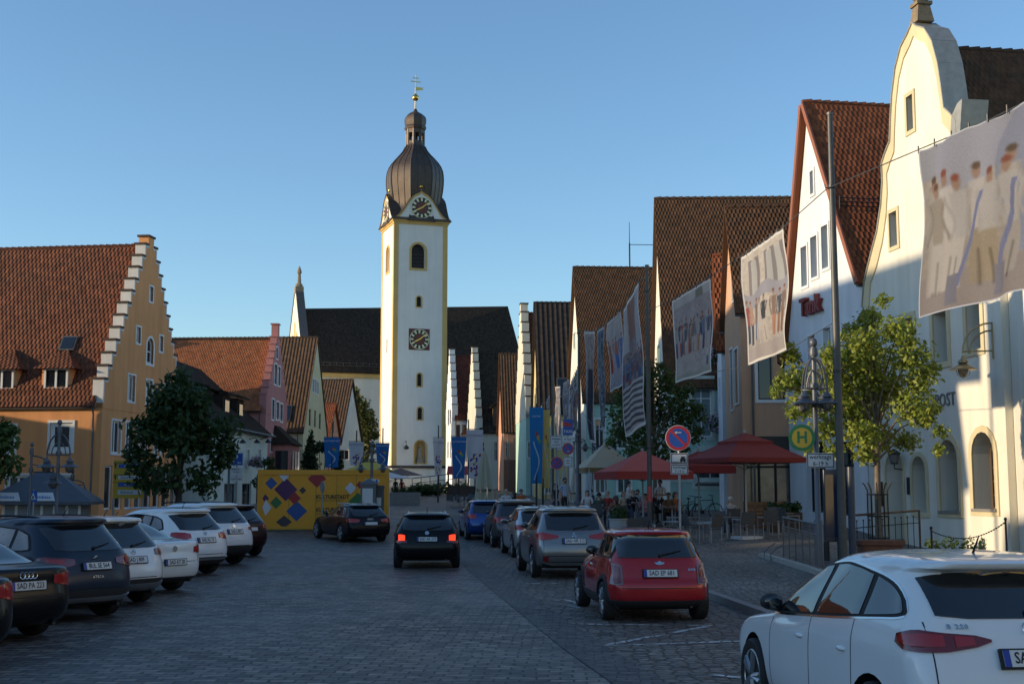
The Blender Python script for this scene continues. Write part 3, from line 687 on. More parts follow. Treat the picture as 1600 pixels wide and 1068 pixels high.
# white stepped gable, dark roof with a wooden dormer
h = right_house('stepped_gable_house', 'white stepped gable house with a long dark roof and a wooden dormer', 745, 148, 730, 159, 20, W_ivory)
u_a, z_a = h.uz(739, 552); z_n = h.px_rect('R', 746, 668, 760, 672)[1]
h.body(z_n, h.W*.5, z_a, z_n)
for r_ in ((772, 690, 778, 720), (752, 690, 757, 715), (752, 735, 757, 760)): h.win_px('R', *r_, bars=(1, 1), rec=.15)
h.close(); h.roof(T_dark, y0=.3, ovr=.4, ovl=.3); h.gable_steps(8, W_ivory, M_coping, th=.7, rise=.4, top=.8)
def dormer(h, side, y, w, zs, zh, pitch, depth, rm, wm, winm, nm='dormer', bars=(1, 0), glass=None):
    """gabled dormer on a slope: sill height zs, front wall height zh, roof pitch, at y along the ridge"""
    x, z = (0, h.zl) if side < 0 else (h.W, h.zr)
    sl = (h.za-z)/abs(h.ua-x)
    xf = x+(zs-z)/sl*(1 if side < 0 else -1)                # front plane of the dormer on the slope
    ins = 1 if side < 0 else -1
    T = Matrix(((0, ins, 0, xf), (1, 0, 0, y), (0, 0, 1, zs), (0, 0, 0, 1)))   # local: x along the eaves, y into the roof
    b = MB(); rise = math.tan(R(pitch))*w/2
    b.prism([(-w/2, -.4), (w/2, -.4), (w/2, zh), (0, zh+rise), (-w/2, zh)], 0, depth, 0, T); do = b.build(nm, wm, h.roof_o)
    r = MB()
    for sg in (-1, 1):
        e = Vector((sg*w/2, -rise)).normalized(); ln = math.hypot(w/2, rise)+.28; n = Vector((e.y*sg, abs(e.x))) if False else Vector((sg*abs(e.y), abs(e.x)))
        def pt(t, yy, up): return T @ Vector((e.x*t+n.x*up, yy, zh+rise+e.y*t+n.y*up))
        a, b_, c, d = pt(0, -.3, .12), pt(0, depth+1.5, .12), pt(ln, depth+.6, .12), pt(ln, -.3, .12)
        r.quad(a, b_, c, d, 0, [(0, ln), (depth+1.5, ln), (depth+1.5, 0), (0, 0)])
        a2, d2, c2, b2 = pt(0, -.3, .01), pt(ln, -.3, .01), pt(ln, depth+.6, .01), pt(0, depth+1.5, .01)
        r.quad(a, d, d2, a2, 0, [(0, 0), (.1, 0), (.1, .1), (0, .1)]); r.quad(d, c, c2, d2, 0, [(0, 0), (.1, 0), (.1, .1), (0, .1)]); r.quad(a2, b2, c2, d2, 0, [(0, 0), (.1, 0), (.1, .1), (0, .1)])
    return T, do, r
T_, do, r_ = dormer(h, 1, 3.2, 2.6, h.zr+.2, 2.6, 40, 3.5, T_dark, M_wood, M_white)
rr = r_.build('dormer_roof', T_dark, h.roof_o)
w_ = MB(); ring(w_, [(p[0], p[1]+.6) for p in loop(1.1, 1.5, 0)], [(p[0], p[1]+.6) for p in loop(1.1, 1.5, 0, .1)], -.08, .02, 0, T_); wo = w_.build('dormer_window', M_white, h.roof_o)
# maroon house beside the tower, and the cream one with a bay
h = right_house('stepped_gable_house', 'white stepped gable house with a maroon roof just right of the church tower', 707, 160, 697, 170, 12, W_white)
u_a, z_a = h.uz(699, 562); z_n = h.px_rect('R', 708, 648, 720, 652)[1]
h.body(z_n, h.W*.5, z_a, z_n)
for r_ in ((713, 663, 719, 686), (722, 663, 728, 686)): h.win_px('R', *r_, bars=(1, 1), rec=.15, fm=M_wood)
for r_ in ((700, 640, 702, 665), (703, 690, 705, 715), (699, 690, 701, 715), (703, 640, 705, 662)): h.win_px('F', *r_, bars=(0, 1), rec=.15)
h.close(); h.roof(T_maroon, y0=.3, ovr=.4, ovl=.3); h.gable_steps(7, W_white, M_lead, th=.7, rise=.5, top=.8)
by = MB(); T_b = Matrix.Translation((h.W, 2.3, 0)); by.lathe([(1.05, 2.5), (1.05, 6.6)], 8, (0, 0, 0), 0, T_b); bo = by.build('bay', W_ivory, h.o)
bc = MB(); bc.lathe([(1.3, 6.6), (1.25, 6.75), (.05, 8.0)], 8, (0, 0, 0), 0, T_b); bc.build('bay_roof', T_red, bo)

# ---------------------------------------------------------------- left side
h = left_house('stepped_gable_house', 'ochre house with white edged stepped gable and wide red dormered roof', 159, 70, 285, 81.2, 26, W_ochre)
u_a, z_a = h.uz(238, 388); z_l = h.px_rect('L', 120, 622, 163, 626)[1]
h.body(z_l, h.W*.5, z_a, z_l)
gw = ((233, 448, 238.5, 471), (212.5, 511, 219, 536), (248.5, 525, 254, 549), (199.5, 586, 210, 627), (227.5, 594, 237, 632), (254, 601, 262, 640), (174, 657, 188, 708), (196, 660, 211, 709), (218, 664, 230, 710), (240, 667, 250, 712))
for r_ in gw: h.win_px('F', *r_, bars=(0, 1) if r_[2]-r_[0] < 8 else (1, 0), rec=.12, trim=M_white, tw=.10, fw=.10)
h.win_px('F', 229, 528, 239, 568, arch=1, bars=(0, 1), rec=.12, trim=M_white, tw=.14, fw=.1)
h.win_px('L', 78, 660, 113, 704, bars=(0, 0), rec=.1, trim=M_white, tw=.13, fw=.22); h.win_px('L', -14, 664, 24, 708, bars=(1, 0), rec=.1, trim=M_white, tw=.1, fw=.14)
h.win_px('L', 80, 742, 112, 790, bars=(1, 0), rec=.1, trim=M_white, tw=.1, fw=.14); h.win_px('L', 10, 742, 44, 790, bars=(1, 0), rec=.1, trim=M_white, tw=.1, fw=.14); h.win_px('L', -90, 664, -50, 708, bars=(1, 0), rec=.1, trim=M_white, tw=.1, fw=.14)
for i in range(8): h.win('F', 1.1+i*1.3, .5, .95, 2.4, bars=(0, 0), rec=.12, fw=.09, name='shop_window')
h.close(); h.roof(T_pan, y0=.35, ovl=.45, ovr=.3, ridge=True); h.gable_steps(12, W_ochre, M_coping, th=.62, rise=.42, top=.55, capw=.12)
for side in (-1, 1):                               # white painted step edges
    ed = MB()
    x, z = (0, h.zl) if side < 0 else (h.W, h.zr); n = 12
    for i in range(n):
        xa = x+(h.ua-x)*i/n*.93; zb = z+(h.za-z)*(i+1)/n*.96+.42; za_ = z+(h.za-z)*i/n*.96+.42 if i else z-.1
        xb = x+(h.ua-x)*(i+1)/n*.93
        ed.bb((xa+side*.006, -.045, za_+.13 if i else za_), (xa-side*.13, .585, zb-.002)); ed.bb((xa-side*.13, -.045, zb-.14), (xb-side*.13, -.032, zb-.002))
    ed.build('step_edging', plaster('white_edging', (.66, .64, .60)), h.o)
crn = MB(); crn.bb((-.07, .36, z_l-.30), (-.002, h.D, z_l-.05)); crn.build('cornice', W_ivory, h.o)
for y_ in (2.9, 6.1):
    T_, do, r_ = dormer(h, -1, y_+.0, 1.75, z_l+.62, 1.22, 5, 2.0, T_pan, W_ochre, M_white)
    # hipped front: a lean-to apron over the window
    r_ = MB(); e_ = 1.22; zz_ = 1.30; pts_ = [T_ @ Vector(q) for q in ((-e_, -.45, zz_-.10), (e_, -.45, zz_-.10), (0, 1.15, zz_+1.15), (0, 3.2, zz_+1.15), (e_, 2.2, zz_-.10), (-e_, 2.2, zz_-.10))]
    for q, uvq in (((0, 1, 2), [(0, 0), (2.4, 0), (1.2, 2.0)]), ((1, 4, 3, 2), [(0, 0), (2.6, 0), (3.6, 1.7), (1.6, 1.7)]), ((5, 0, 2, 3), [(0, 0), (2.6, 0), (1.0, 1.7), (-1.0, 1.7)])): r_.uv[len(r_.f)] = uvq; r_.add([pts_[i] for i in q], [tuple(range(len(q)))])
    r_.uv[len(r_.f)] = [(0, 0), (.1, 0), (.1, .1), (0, .1)]; r_.add([pts_[0], pts_[1], pts_[4], pts_[5]], [(3, 2, 1, 0)])
    rr = r_.build('dormer_roof', T_pan, h.roof_o)
    w_ = MB(); ring(w_, [(p[0], p[1]+.05) for p in loop(1.4, 1.2, 0)], [(p[0], p[1]+.05) for p in loop(1.4, 1.2, 0, .11)], -.10, .02, 0, T_); w_.bb((-.06, -.09, .1), (.06, .02, 1.2), 0, T_); wo = w_.build('dormer_window', M_white, h.roof_o)
    g_ = MB(); g_.bb((-.66, -.05, .12), (.66, .015, 1.18), 0, T_); g_.build('pane', M_glass, wo)
h.skylight(-1, 7.3, 3.0, .9, 1.0)
sh = MB()
for x_, y0_, y1_ in ((0, 2.05, 2.25),): pass
L1 = h
# low pale green house with the dark roof
h = left_house('eaves_house', 'low pale green house with dark roof and lamps, behind the chestnut', 330, 83, 419, 100.5, 12, W_green)
z_e = h.uz(345, 664)[1]; h.D = 12
s_ = h
mb = MB(); mb.bb((0, 0, -2), (h.W, h.D, z_e))
h.solid = mb
for r_ in ((385, 702, 389, 728), (403, 702, 407, 730), (362, 700, 368, 728)): h.win_px('F', *r_, bars=(0, 1), rec=.12, trim=M_white, tw=.08)
for r_ in ((350, 755, 368, 800), (378, 755, 392, 800), (400, 755, 412, 798)): h.win_px('F', *r_, bars=(1, 1), rec=.15, fm=M_dark)
h.close()
rf = MB(); zr_ = z_e+5.2
for (a, b, c, d) in (((-.3, -.5, z_e-.15), (h.W+.2, -.5, z_e-.15), (h.W+.2, 5.5, zr_), (-.3, 5.5, zr_)), ((h.W+.2, h.D+.5, z_e-.15), (-.3, h.D+.5, z_e-.15), (-.3, 5.5, zr_), (h.W+.2, 5.5, zr_))):
    ln = 8.; w_ = h.W+.5; rf.quad(a, b, c, d, 0, [(0, 0), (w_, 0), (w_, ln), (0, ln)])
for x_ in (-.28, h.W+.18): rf.add([(x_, -.5, z_e-.15), (x_, h.D+.5, z_e-.15), (x_, 5.5, zr_)], [(0, 1, 2)])
h.roof_o = rf.build('roof', T_dark, h.o)
for x_ in (3.8, 8.8, 13.2):
    d_ = MB(); d_.bb((x_-1, 1.2, z_e), (x_+1, 4.5, z_e+2.5)); do = d_.build('dormer', T_dark, h.roof_o)
    d_ = MB(); d_.add([(x_-1.25, .8, z_e+2.5), (x_+1.25, .8, z_e+2.5), (x_+1.25, 5.0, z_e+3.6), (x_-1.25, 5.0, z_e+3.6), (x_-1.25, .8, z_e+2.65), (x_+1.25, .8, z_e+2.65), (x_+1.25, 5.0, z_e+3.75), (x_-1.25, 5.0, z_e+3.75)], [(3, 2, 1, 0), (4, 5, 6, 7), (0, 1, 5, 4), (1, 2, 6, 5), (2, 3, 7, 6), (3, 0, 4, 7)]); d_.build('dormer_roof', T_dark, h.roof_o)
    d_ = MB(); d_.bb((x_-.6, 1.12, z_e+.8), (x_+.6, 1.22, z_e+2.1)); d_.build('dormer_window', M_glass, h.roof_o)
gl = MB(); gl.tube([(-.3, -.55, z_e-.12), (h.W+.2, -.55, z_e-.12)], .08, 6); gl.build('gutter', M_lead, h.o)
for px_ in (366, 389, 407):
    a_, zz = h.uz(px_, 686); l_ = MB(); l_.tube([(a_, 0, zz), (a_, -.5, zz+.15), (a_, -.6, zz-.1)], .03, 5); l_.lathe([(.05, .1), (.26, -.12), (.24, -.16), (.05, -.18)], 8, (a_, -.6, zz-.1)); l_.build('wall_lamp', M_dark, h.o)
for px_ in (391,):
    a_, zz = h.uz(px_, 726)
# pink house
h = left_house('stepped_gable_house', 'pink house with stepped gable, bay window and orange tile roof', 415, 100.6, 448, 109.5, 22, W_pink)
u_a, z_a = h.uz(428, 529); z_l = h.px_rect('L', 380, 634, 412, 638)[1]
h.body(z_l, h.W*.5, z_a, z_l)
for r_ in ((428, 569, 432, 600), (434, 573, 437.5, 602), (424, 624, 428, 655), (431, 628, 435, 655), (437, 631, 441, 658), (422, 680, 426, 705)): h.win_px('F', *r_, bars=(0, 1), rec=.12, trim=M_white, tw=.12)
h.win_px('F', 431, 543, 433.5, 560, bars=(0, 0), rec=.12, trim=M_white)
h.close(); h.roof(T_orange, y0=.3, ovl=.35, ovr=.3, ridge=T_brown); h.gable_steps(9, W_pink, W_pink, th=.55, rise=.5, top=1.1)
by = MB(); by.prism([(h.W*.5-1.6, -1), (h.W*.5+2.4, -1), (h.W*.5+2.4, 4.6), (h.W*.5-1.6, 4.6)], -1.5, -.002); bo = by.build('bay_window', W_pink, h.o)
bw = MB()
for x_ in (h.W*.5-1.0, h.W*.5+.2, h.W*.5+1.4): bw.bb((x_, -1.55, 1.9), (x_+.75, -1.49, 4.1))
bw.bb((h.W*.5-1.66, -1.3, 1.9), (h.W*.5-1.59, -.3, 4.1)); bw.build('pane', M_glass, bo)
bc = MB(); bc.add([(h.W*.5-1.9, -1.8, 4.6), (h.W*.5+2.7, -1.8, 4.6), (h.W*.5+2.7, -.002, 4.6), (h.W*.5-1.9, -.002, 4.6), (h.W*.5-.8, -.002, 6.2), (h.W*.5+1.6, -.002, 6.2)], [(0, 1, 5, 4), (1, 2, 5), (3, 0, 4), (0, 3, 2, 1), (2, 3, 4, 5)]); bc.build('bay_roof', T_dark, bo)
h.skylight(-1, 7.6, 3.6, 1.2, 1.8); h.skylight(-1, 2.4, 9.5, 1.3, 1.6); h.skylight(-1, 12.6, 1.2, 1.1, 1.5)
h.chimney(-1, .8, 12.6, 1.1, 1.6); h.chimney(-1, 2.0, 16.0, 1.6, 2.6)
# pale yellow house
h = left_house('gabled_house', 'pale yellow gabled house with a dark barrel tile roof left of the church', 474, 112, 511, 121.5, 16, W_yellow)
u_a, z_a = h.uz(491, 527); z_l = h.px_rect('L', 430, 668, 470, 672)[1]
h.body(z_l, h.W*.5, z_a, z_l)
for r_ in ((488, 592, 490.5, 612), (491.6, 593, 494, 614), (495, 596, 497.3, 616), (482.7, 639, 486, 665), (491, 641, 494, 667), (498.5, 646, 501.5, 670), (487, 692, 491, 706), (494, 692, 498, 707), (502, 694, 505, 708)): h.win_px('F', *r_, bars=(0, 1), rec=.12, trim=M_white if r_[1] < 630 else None, tw=.08, fm=M_white if r_[1] < 630 else M_wood)
h.win_px('L', 451, 686, 463, 715, bars=(1, 1), rec=.15, fm=M_wood, trim=W_ivory, tw=.2)
h.close(); h.roof(T_panbrown, ovl=.3, ovr=.3, y0=-.1); h.skylight(-1, 8.2, 2.0, 1.5, 1.7)
# orange house and what stands behind it
h = left_house('gabled_house', 'small orange gabled house with a red roof between the yellow house and the church', 512, 128, 531, 134, 9, W_apricot)
u_a, z_a = h.uz(521, 632); z_l = h.uz(512, 684)[1]
h.body(z_l, h.W*.5, z_a, z_l); h.win_px('F', 519, 657, 522, 676, bars=(0, 1)); h.close(); h.roof(T_red, ovl=.3, ovr=.3)
h = left_house('gabled_house', 'pale house with a long brown sloping roof beside the sunlit tree', 532, 138, 566, 150, 14, W_green)
z_l = h.uz(535, 690)[1]; z_a = 2+(768-596)/2000*144-h.z0
h.body(z_l, h.W*.46, z_a, z_l); h.win_px('L', 530, 702, 545, 718, bars=(1, 0), rec=.15); h.close(); h.roof(T_panbrown, ovl=.5, ovr=.3)

# ---------------------------------------------------------------- the church
W_church = plaster('church_render', (.72, .70, .62), .08)
nv = House('church', 'church nave with long dark roof and pinnacled gable, behind the tower', (-30.1, 188), (-30.1+20.5*math.cos(R(18.4)), 188+20.5*math.sin(R(18.4))), 18, W_church, cat='church')
z_e = 2+(768-578)/2000*188-nv.z0; z_r = 2+(768-484)/2000*197-nv.z0
def hall(o, W, D, ze, zr, wall, rm, x0=0., up=1.9):
    """walls and roof with the ridge along the front"""
    mb = MB(); mb.add([(x0, 0, -3), (x0+W, 0, -3), (x0+W, D, -3), (x0, D, -3), (x0, 0, ze), (x0+W, 0, ze), (x0+W, D, ze), (x0, D, ze), (x0, D/2, zr), (x0+W, D/2, zr+up)],
                      [(0, 1, 5, 4), (2, 3, 7, 6), (1, 2, 6, 9, 5), (3, 0, 4, 8, 7), (4, 5, 9, 8), (6, 7, 8, 9), (3, 2, 1, 0)]); mb.build('wall', wall, o)
    rf = MB(); L_ = math.hypot(D/2, zr-ze); k = .35
    for s_ in (0, 1):
        ya = -k if s_ == 0 else D+k; zz = ze-k*(zr-ze)/(D/2)
        a, b, c, d = (x0+.3, ya, zz+.25), (x0+W, ya, zz+.25), (x0+W, D/2, zr+up+.25), (x0+.3, D/2, zr+.25)
        rf.quad(a, b, c, d, 0, [(0, 0), (W, 0), (W, L_), (0, L_)]); rf.quad((a[0], a[1], a[2]-.2), (b[0], b[1], b[2]-.2), b, a, 0, [(0, 0), (.1, 0), (.1, .1), (0, .1)])
    return rf.build('roof', rm, o)
ro = hall(nv.o, 34, 18, z_e, z_r, W_church, T_dark)
fz = MB(); fz.bb((.1, -.18, z_e-1.0), (34, -.002, z_e-.3)); fz.build('frieze', W_trim, nv.o)
for x_ in (6.5, 13.5):
    lw = loop(2.6, 8.2, 1); w_ = MB(); ring(w_, loop(3.2, 8.8, 1), [(p[0], p[1]+.3) for p in loop(2.6, 8.2, 1)], -.12, -.002, 0, Matrix.Translation((x_, 0, 5.5))); wo = w_.build('window', W_trim, nv.o)
    g_ = MB(); g_.prism(lw, -.05, -.003, 0, Matrix.Translation((x_, 0, 5.8))); g_.build('pane', M_glass, wo)
sgd = MB()
for i in range(34): sgd.bb((i+.3, .35, z_e+.4), (i+.36, .41, z_e+1.3))
for zz in (.8, 1.2): sgd.bb((.2, .3, z_e+zz), (34, .36, z_e+zz+.05))
sgd.build('snow_guard', M_lead, nv.o)
wg = MB(); wg.prism([(0, z_e-6), (18, z_e-6), (18, z_e+.6), (9.7, z_r+2.6), (8.3, z_r+2.6), (0, z_e+.6)], 0, 1.0, 0, Matrix(((0, -1, 0, .35), (1, 0, 0, 0), (0, 0, 1, 0), (0, 0, 0, 1)))); wo = wg.build('west_gable', W_church, nv.o)
ba = MB()
for y_, hh in ((5.0, 4.2), (7.0, 6.2), (9.0, 8.0), (11.0, 6.2), (13.0, 4.2)): ba.prism(loop(1.0, hh, 1), -.06, -.002, 0, Matrix(((0, 1, 0, -.65), (1, 0, 0, y_), (0, 0, 1, z_e+.2), (0, 0, 0, 1))))
ba.build('blind_arch', W_trim, wo)
wc = MB()
for sg in (-1, 1):
    a, b = Vector((9+sg*.7, z_r+2.6)), Vector((9+sg*9.1, z_e+.4)); e = (b-a).normalized(); n = Vector((-e.y, e.x)); n = n if n.y > 0 else -n
    wc.prism([tuple(a), tuple(b), tuple(b+n*.25), tuple(a+n*.25)], -.12, 1.12, 0, Matrix(((0, -1, 0, .35), (1, 0, 0, 0), (0, 0, 1, 0), (0, 0, 0, 1))))
wc.build('gable_coping', M_lead, wo)
pn = MB(); pn.box((-.15, 9, z_r+3.1), (1.3, 1.3, 1.0)); pn.lathe([(.5, 3.6), (.62, 3.9), (.34, 4.2), (.24, 5.6), (.4, 5.9), (.3, 6.3), (.06, 6.9)], 8, (-.15, 9, z_r)); pn.build('pinnacle', mat('pinnacle_stone', (.26, .22, .16), .9, var=.2), wo)

# tower
C0 = Vector((gx(613, 176), 176)); th_ = R(18.4); TW = 7.66
tw = House('church_tower', 'white church tower with yellow corners, clocks and dark onion dome', tuple(C0), (C0.x+TW*math.cos(th_), C0.y+TW*math.sin(th_)), TW, plaster('tower_render', (.78, .75, .69), .08), cat='church tower', base=3)
z_t = tw.uz(655, 345)[1]; z_p = tw.uz(655, 727)[1]
sb = MB(); sb.bb((0, 0, -3), (TW, TW, z_t)); tw.solid = sb
tw.win_px('F', 643, 381, 664, 419, arch=1, bars=(0, 4), rec=.5, trim=W_trim, tw=.3, fm=M_wood, glass=M_black, proud=.08)
for r_ in ((651, 463, 658.5, 479), (652, 583, 659, 603), (652.5, 636, 660, 655)): tw.win_px('F', *r_, arch=1, bars=(0, 2), rec=.4, trim=W_trim, tw=.16, fm=M_dark, glass=M_black, proud=.04)
a_, z_, w_, h_ = tw.px_rect('F', 648, 688, 666, 723); tw.win('F', a_, z_, w_, h_, arch=1, bars=(0, 0), rec=.9, trim=W_trim, tw=.16, fm=W_trim, glass=W_trim, name='niche', proud=.05)
za_ = tw.uz(655, 420)[1]; tw.win('L', TW*.5, za_, 1.9, 3.6, arch=1, bars=(0, 4), rec=.5, trim=W_trim, tw=.3, fm=W_trim, glass=W_trim, proud=.08)
tw.win('L', TW*.5, tw.uz(655, 548)[1], .55, 1.9, bars=(0, 1), rec=.3, fm=W_trim, glass=M_black)
tw.close()
st = MB(); T_n = Matrix.Translation((a_, .45, z_)); st.box((0, 0, .25), (.9, .5, .5), 0, 0, T_n); st.lathe([(.34, .5), (.38, .9), (.26, 1.4), (.3, 1.75), (.24, 2.0), (.08, 2.1)], 10, (0, 0, 0), 0, T_n); st.ball((0, 0, 2.28), .17, 10, 0, (1, 1, 1.2), T_n)
tag(st.build('niche_statue', mat('statue_stone', (.34, .30, .25), .85, var=.25), None, smooth=60), 'stone figure standing in the arched niche of the church tower', 'statue').matrix_world = tw.o.matrix_basis
cs = MB(); k = .62
for x0_, y0_ in ((-.06, -.06), (TW-k, -.06), (-.06, TW-k), (TW-k, TW-k)): cs.bb((x0_, y0_, z_p), (x0_+k+.06, y0_+k+.06, z_t-.02))
cs.build('corner_strip', W_trim, tw.o)
co = MB()
for i, (d_, zz, t_) in enumerate(((.14, z_t-.55, .3), (.28, z_t-.25, .28))): co.bb((-d_, -d_, zz), (TW+d_, TW+d_, zz+t_))
co.build('cornice', W_trim, tw.o)
M_copper = mat('dark_copper', (.085, .062, .048), .5, metal=.35, var=.3, vscale=1.2)
ct = MB(); ct.bb((-.5, -.5, z_t+.03), (TW+.5, TW+.5, z_t+.22)); ct.build('eaves_sheet', M_copper, tw.o)
pl_ = MB(); pl_.bb((-.25, -.25, z_p-.35), (TW+.25, TW+.25, z_p)); pl_.build('plinth_course', M_dark, tw.o)
# ogee gables over the four sides
zc = z_t+.22; gh = tw.uz(653, 301)[1]-zc
og = []
for i in range(21):
    t = i/20*2-1; a_t = abs(t)
    zz = gh*(1-.30*(a_t/.42)**2) if a_t < .42 else gh*(.70*((1-a_t)/.58)**1.75)
    if a_t < .08: zz = gh*(1.0+.07*(1-a_t/.08))
    og.append((TW/2+t*(TW/2+.35), zz))
for i, Tm in enumerate((Matrix.Identity(4), Matrix(((0, 1, 0, 0), (-1, 0, 0, TW), (0, 0, 1, 0), (0, 0, 0, 1))), Matrix(((-1, 0, 0, TW), (0, -1, 0, TW), (0, 0, 1, 0), (0, 0, 0, 1))), Matrix(((0, -1, 0, TW), (1, 0, 0, 0), (0, 0, 1, 0), (0, 0, 0, 1))))):
    g_ = MB(); g_.prism([(-.35, 0), (TW+.35, 0)]+[(x, z+.01) for x, z in og[::-1]][1:-1], -.25, 1.2, 0, Tm @ Matrix.Translation((0, 0, zc))); go = g_.build('clock_gable', tw.wall, tw.o)
    m_ = MB(); c_ = MB()
    for a, b in zip(og[:-1], og[1:]):
        m_.add([(p[0], y, p[1]+dz) for y in (-.31, -.252) for p, dz in ((a, 0), (b, 0), (b, -.38), (a, -.38))], [(0, 1, 2, 3), (4, 7, 6, 5), (0, 4, 5, 1), (2, 6, 7, 3), (1, 5, 6, 2), (0, 3, 7, 4)], 0, Tm @ Matrix.Translation((0, 0, zc)))
        c_.add([(p[0], y, p[1]+dz) for y in (-.42, 2.6) for p, dz in ((a, .02), (b, .02), (b, .14), (a, .14))], [(0, 1, 2, 3), (4, 7, 6, 5), (0, 4, 5, 1), (2, 6, 7, 3), (1, 5, 6, 2), (0, 3, 7, 4)], 0, Tm @ Matrix.Translation((0, 0, zc)))
    m_.build('moulding', W_trim, go); c_.build('gable_roof', M_copper, go)
    b_ = MB(); b_.tube([(TW/2, .2, gh+.1), (TW/2, .2, gh+.75)], .05, 6, 0, Tm @ Matrix.Translation((0, 0, zc))); b_.ball((TW/2, .2, gh+.95), .28, 10, 0, (1, 1, 1), Tm @ Matrix.Translation((0, 0, zc))); b_.build('gilt_ball', mat('gilding', (.75, .48, .12), .25, metal=1), go, smooth=60)
M_gold = MATS['gilding']
M_dial = mat('dial_black', (.02, .022, .02), .5); M_numeral = mat('dial_cream', (.72, .66, .42), .5); M_hub = mat('dial_maroon', (.13, .035, .025), .6)
def clock(T, r, square=0., hands=(1.9, 8.0)):
    """dial with cream bars for the hours, a maroon centre and gilt hands; in the xz plane facing -y"""
    c = MB()
    if square: c.bb((-square/2, .0, -square/2), (square/2, .08, square/2), 0, T)
    c.disc((0, -.03, 0), (0, 1, 0), r, .1, 32, 0, T); co_ = c.build('clock', M_hub if square else M_dial, tw.o)
    d = MB(); ring(d, [(r*math.cos(2*math.pi*i/32), r*math.sin(2*math.pi*i/32)) for i in range(32)], [(r*.58*math.cos(2*math.pi*i/32), r*.58*math.sin(2*math.pi*i/32)) for i in range(32)], -.10, -.081, 0, T); d.build('dial_ring', M_dial, co_)
    m = MB(); m.disc((0, -.088, 0), (0, 1, 0), r*.56, .02, 28, 0, T); m.build('dial_centre', M_hub, co_)
    n = MB()
    for i in range(12):
        a = i*math.pi/6; n.prism([(-r*.085, r*.62), (r*.085, r*.62), (r*.10, r*.94), (-r*.10, r*.94)], -.115, -.101, 0, T @ Matrix.Rotation(a, 4, 'Y'))
    ring(n, [(r*1.03*math.cos(2*math.pi*i/32), r*1.03*math.sin(2*math.pi*i/32)) for i in range(32)], [(r*.97*math.cos(2*math.pi*i/32), r*.97*math.sin(2*math.pi*i/32)) for i in range(32)], -.12, -.085, 0, T)
    n.build('hour_marks', M_numeral, co_)
    hd = MB()
    for hr, ln, w in ((hands[0]*math.pi/6, .62, .07), (hands[1]*math.pi/30, .9, .05)): hd.prism([(-r*w, -r*.15), (r*w, -r*.15), (r*w*.5, r*ln), (-r*w*.5, r*ln)], -.15, -.135, 0, T @ Matrix.Rotation(hr, 4, 'Y'))
    hd.build('clock_hands', M_gold, co_)
cu, cz_ = tw.uz(653.5, 325); clock(Matrix.Translation((TW/2, -.27, cz_)), 1.5, 0, (8.1, 8.5))
cu, cz2 = tw.uz(655, 530); clock(Matrix.Translation((cu, -.02, cz2)), 1.38, 3.0, (8.1, 8.5))
clock(Matrix(((0, 1, 0, -.27), (-1, 0, 0, TW/2), (0, 0, 1, cz_), (0, 0, 0, 1))), 1.5, 0, (8.1, 8.5))
# onion dome, lantern and spire
ctr = Vector((TW/2, TW/2)); kz = lambda y: 2+(768-y)/2000*181.0*1.004-tw.z0
def dome(prof, n=8, sub=3):
    """octagonal dome with standing seams: n sides, each split in panels"""
    mb = MB(); vs = []; N_ = n*sub
    for r, z in prof:
        for j in range(N_):
            f = j/sub; i = int(f); t = f-i
            a0, a1 = 2*math.pi*(i+.5)/n, 2*math.pi*(i+1.5)/n
            x = r*(math.cos(a0)*(1-t)+math.cos(a1)*t); y = r*(math.sin(a0)*(1-t)+math.sin(a1)*t)
            vs.append((ctr.x+x, ctr.y+y, z))
    k = len(prof); fs = [(i*N_+j, i*N_+(j+1) % N_, (i+1)*N_+(j+1) % N_, (i+1)*N_+j) for i in range(k-1) for j in range(N_)]
    fs += [tuple(range(N_-1, -1, -1)), tuple((k-1)*N_+j for j in range(N_))]; mb.add(vs, fs); return mb, vs, N_
p1 = 1/11.05
ys = [(52, 352), (46, 340), (40, 325), (41, 312), (43.5, 298), (45, 284), (45, 272), (43, 260), (35, 247), (25.5, 238), (19, 230), (15.5, 223), (14.5, 219)]
yy = np.linspace(352, 219, 40); rr_ = np.interp(-yy, [-y for _, y in ys], [r for r, _ in ys])
rr_ = np.convolve(np.pad(rr_, 1, mode='edge'), np.ones(3)/3, 'valid')
prof = [(r*p1*1.02, kz(y)) for r, y in zip(rr_, yy)]
mb, vs, N_ = dome(prof); do = mb.build('onion_dome', M_copper, tw.o, smooth=30)
se = MB()
for j in range(N_): se.tube([vs[i*N_+j] for i in range(0, len(prof), 2)], .055 if j % 3 else .09, 4)
se.build('seam', mat('dark_seam', (.045, .035, .03), .5, metal=.3), do)
la = MB(); z0l, z1l = kz(220), kz(192)
for j in range(8):
    a = 2*math.pi*(j+.5)/8; la.tube([(ctr.x+1.18*math.cos(a), ctr.y+1.18*math.sin(a), z0l-.3), (ctr.x+1.18*math.cos(a), ctr.y+1.18*math.sin(a), z1l+.2)], .24, 6)
la.lathe([(1.36, -.15), (1.36, .45)], 8, (ctr.x, ctr.y, z0l), 0, None, math.pi/8); la.lathe([(1.36, -.9), (1.42, .3)], 8, (ctr.x, ctr.y, z1l), 0, None, math.pi/8)
lo_ = la.build('lantern', M_copper, tw.o)
ys = [(17, 195), (18, 192), (16.5, 189), (17.5, 184), (17.8, 179), (16.5, 174), (11, 169), (4, 165), (1.5, 160)]
prof = [(r*p1, kz(y)) for r, y in ys]; mb, vs, N_ = dome(prof, 8, 2); mb.build('lantern_cap', M_copper, tw.o, smooth=30)
sp = MB(); sp.tube([(ctr.x, ctr.y, kz(164)), (ctr.x, ctr.y, kz(103))], [.14, .05], 6); sp.ball((ctr.x, ctr.y, kz(142)), .5, 14); sp.ball((ctr.x, ctr.y, kz(137)), .22, 8)
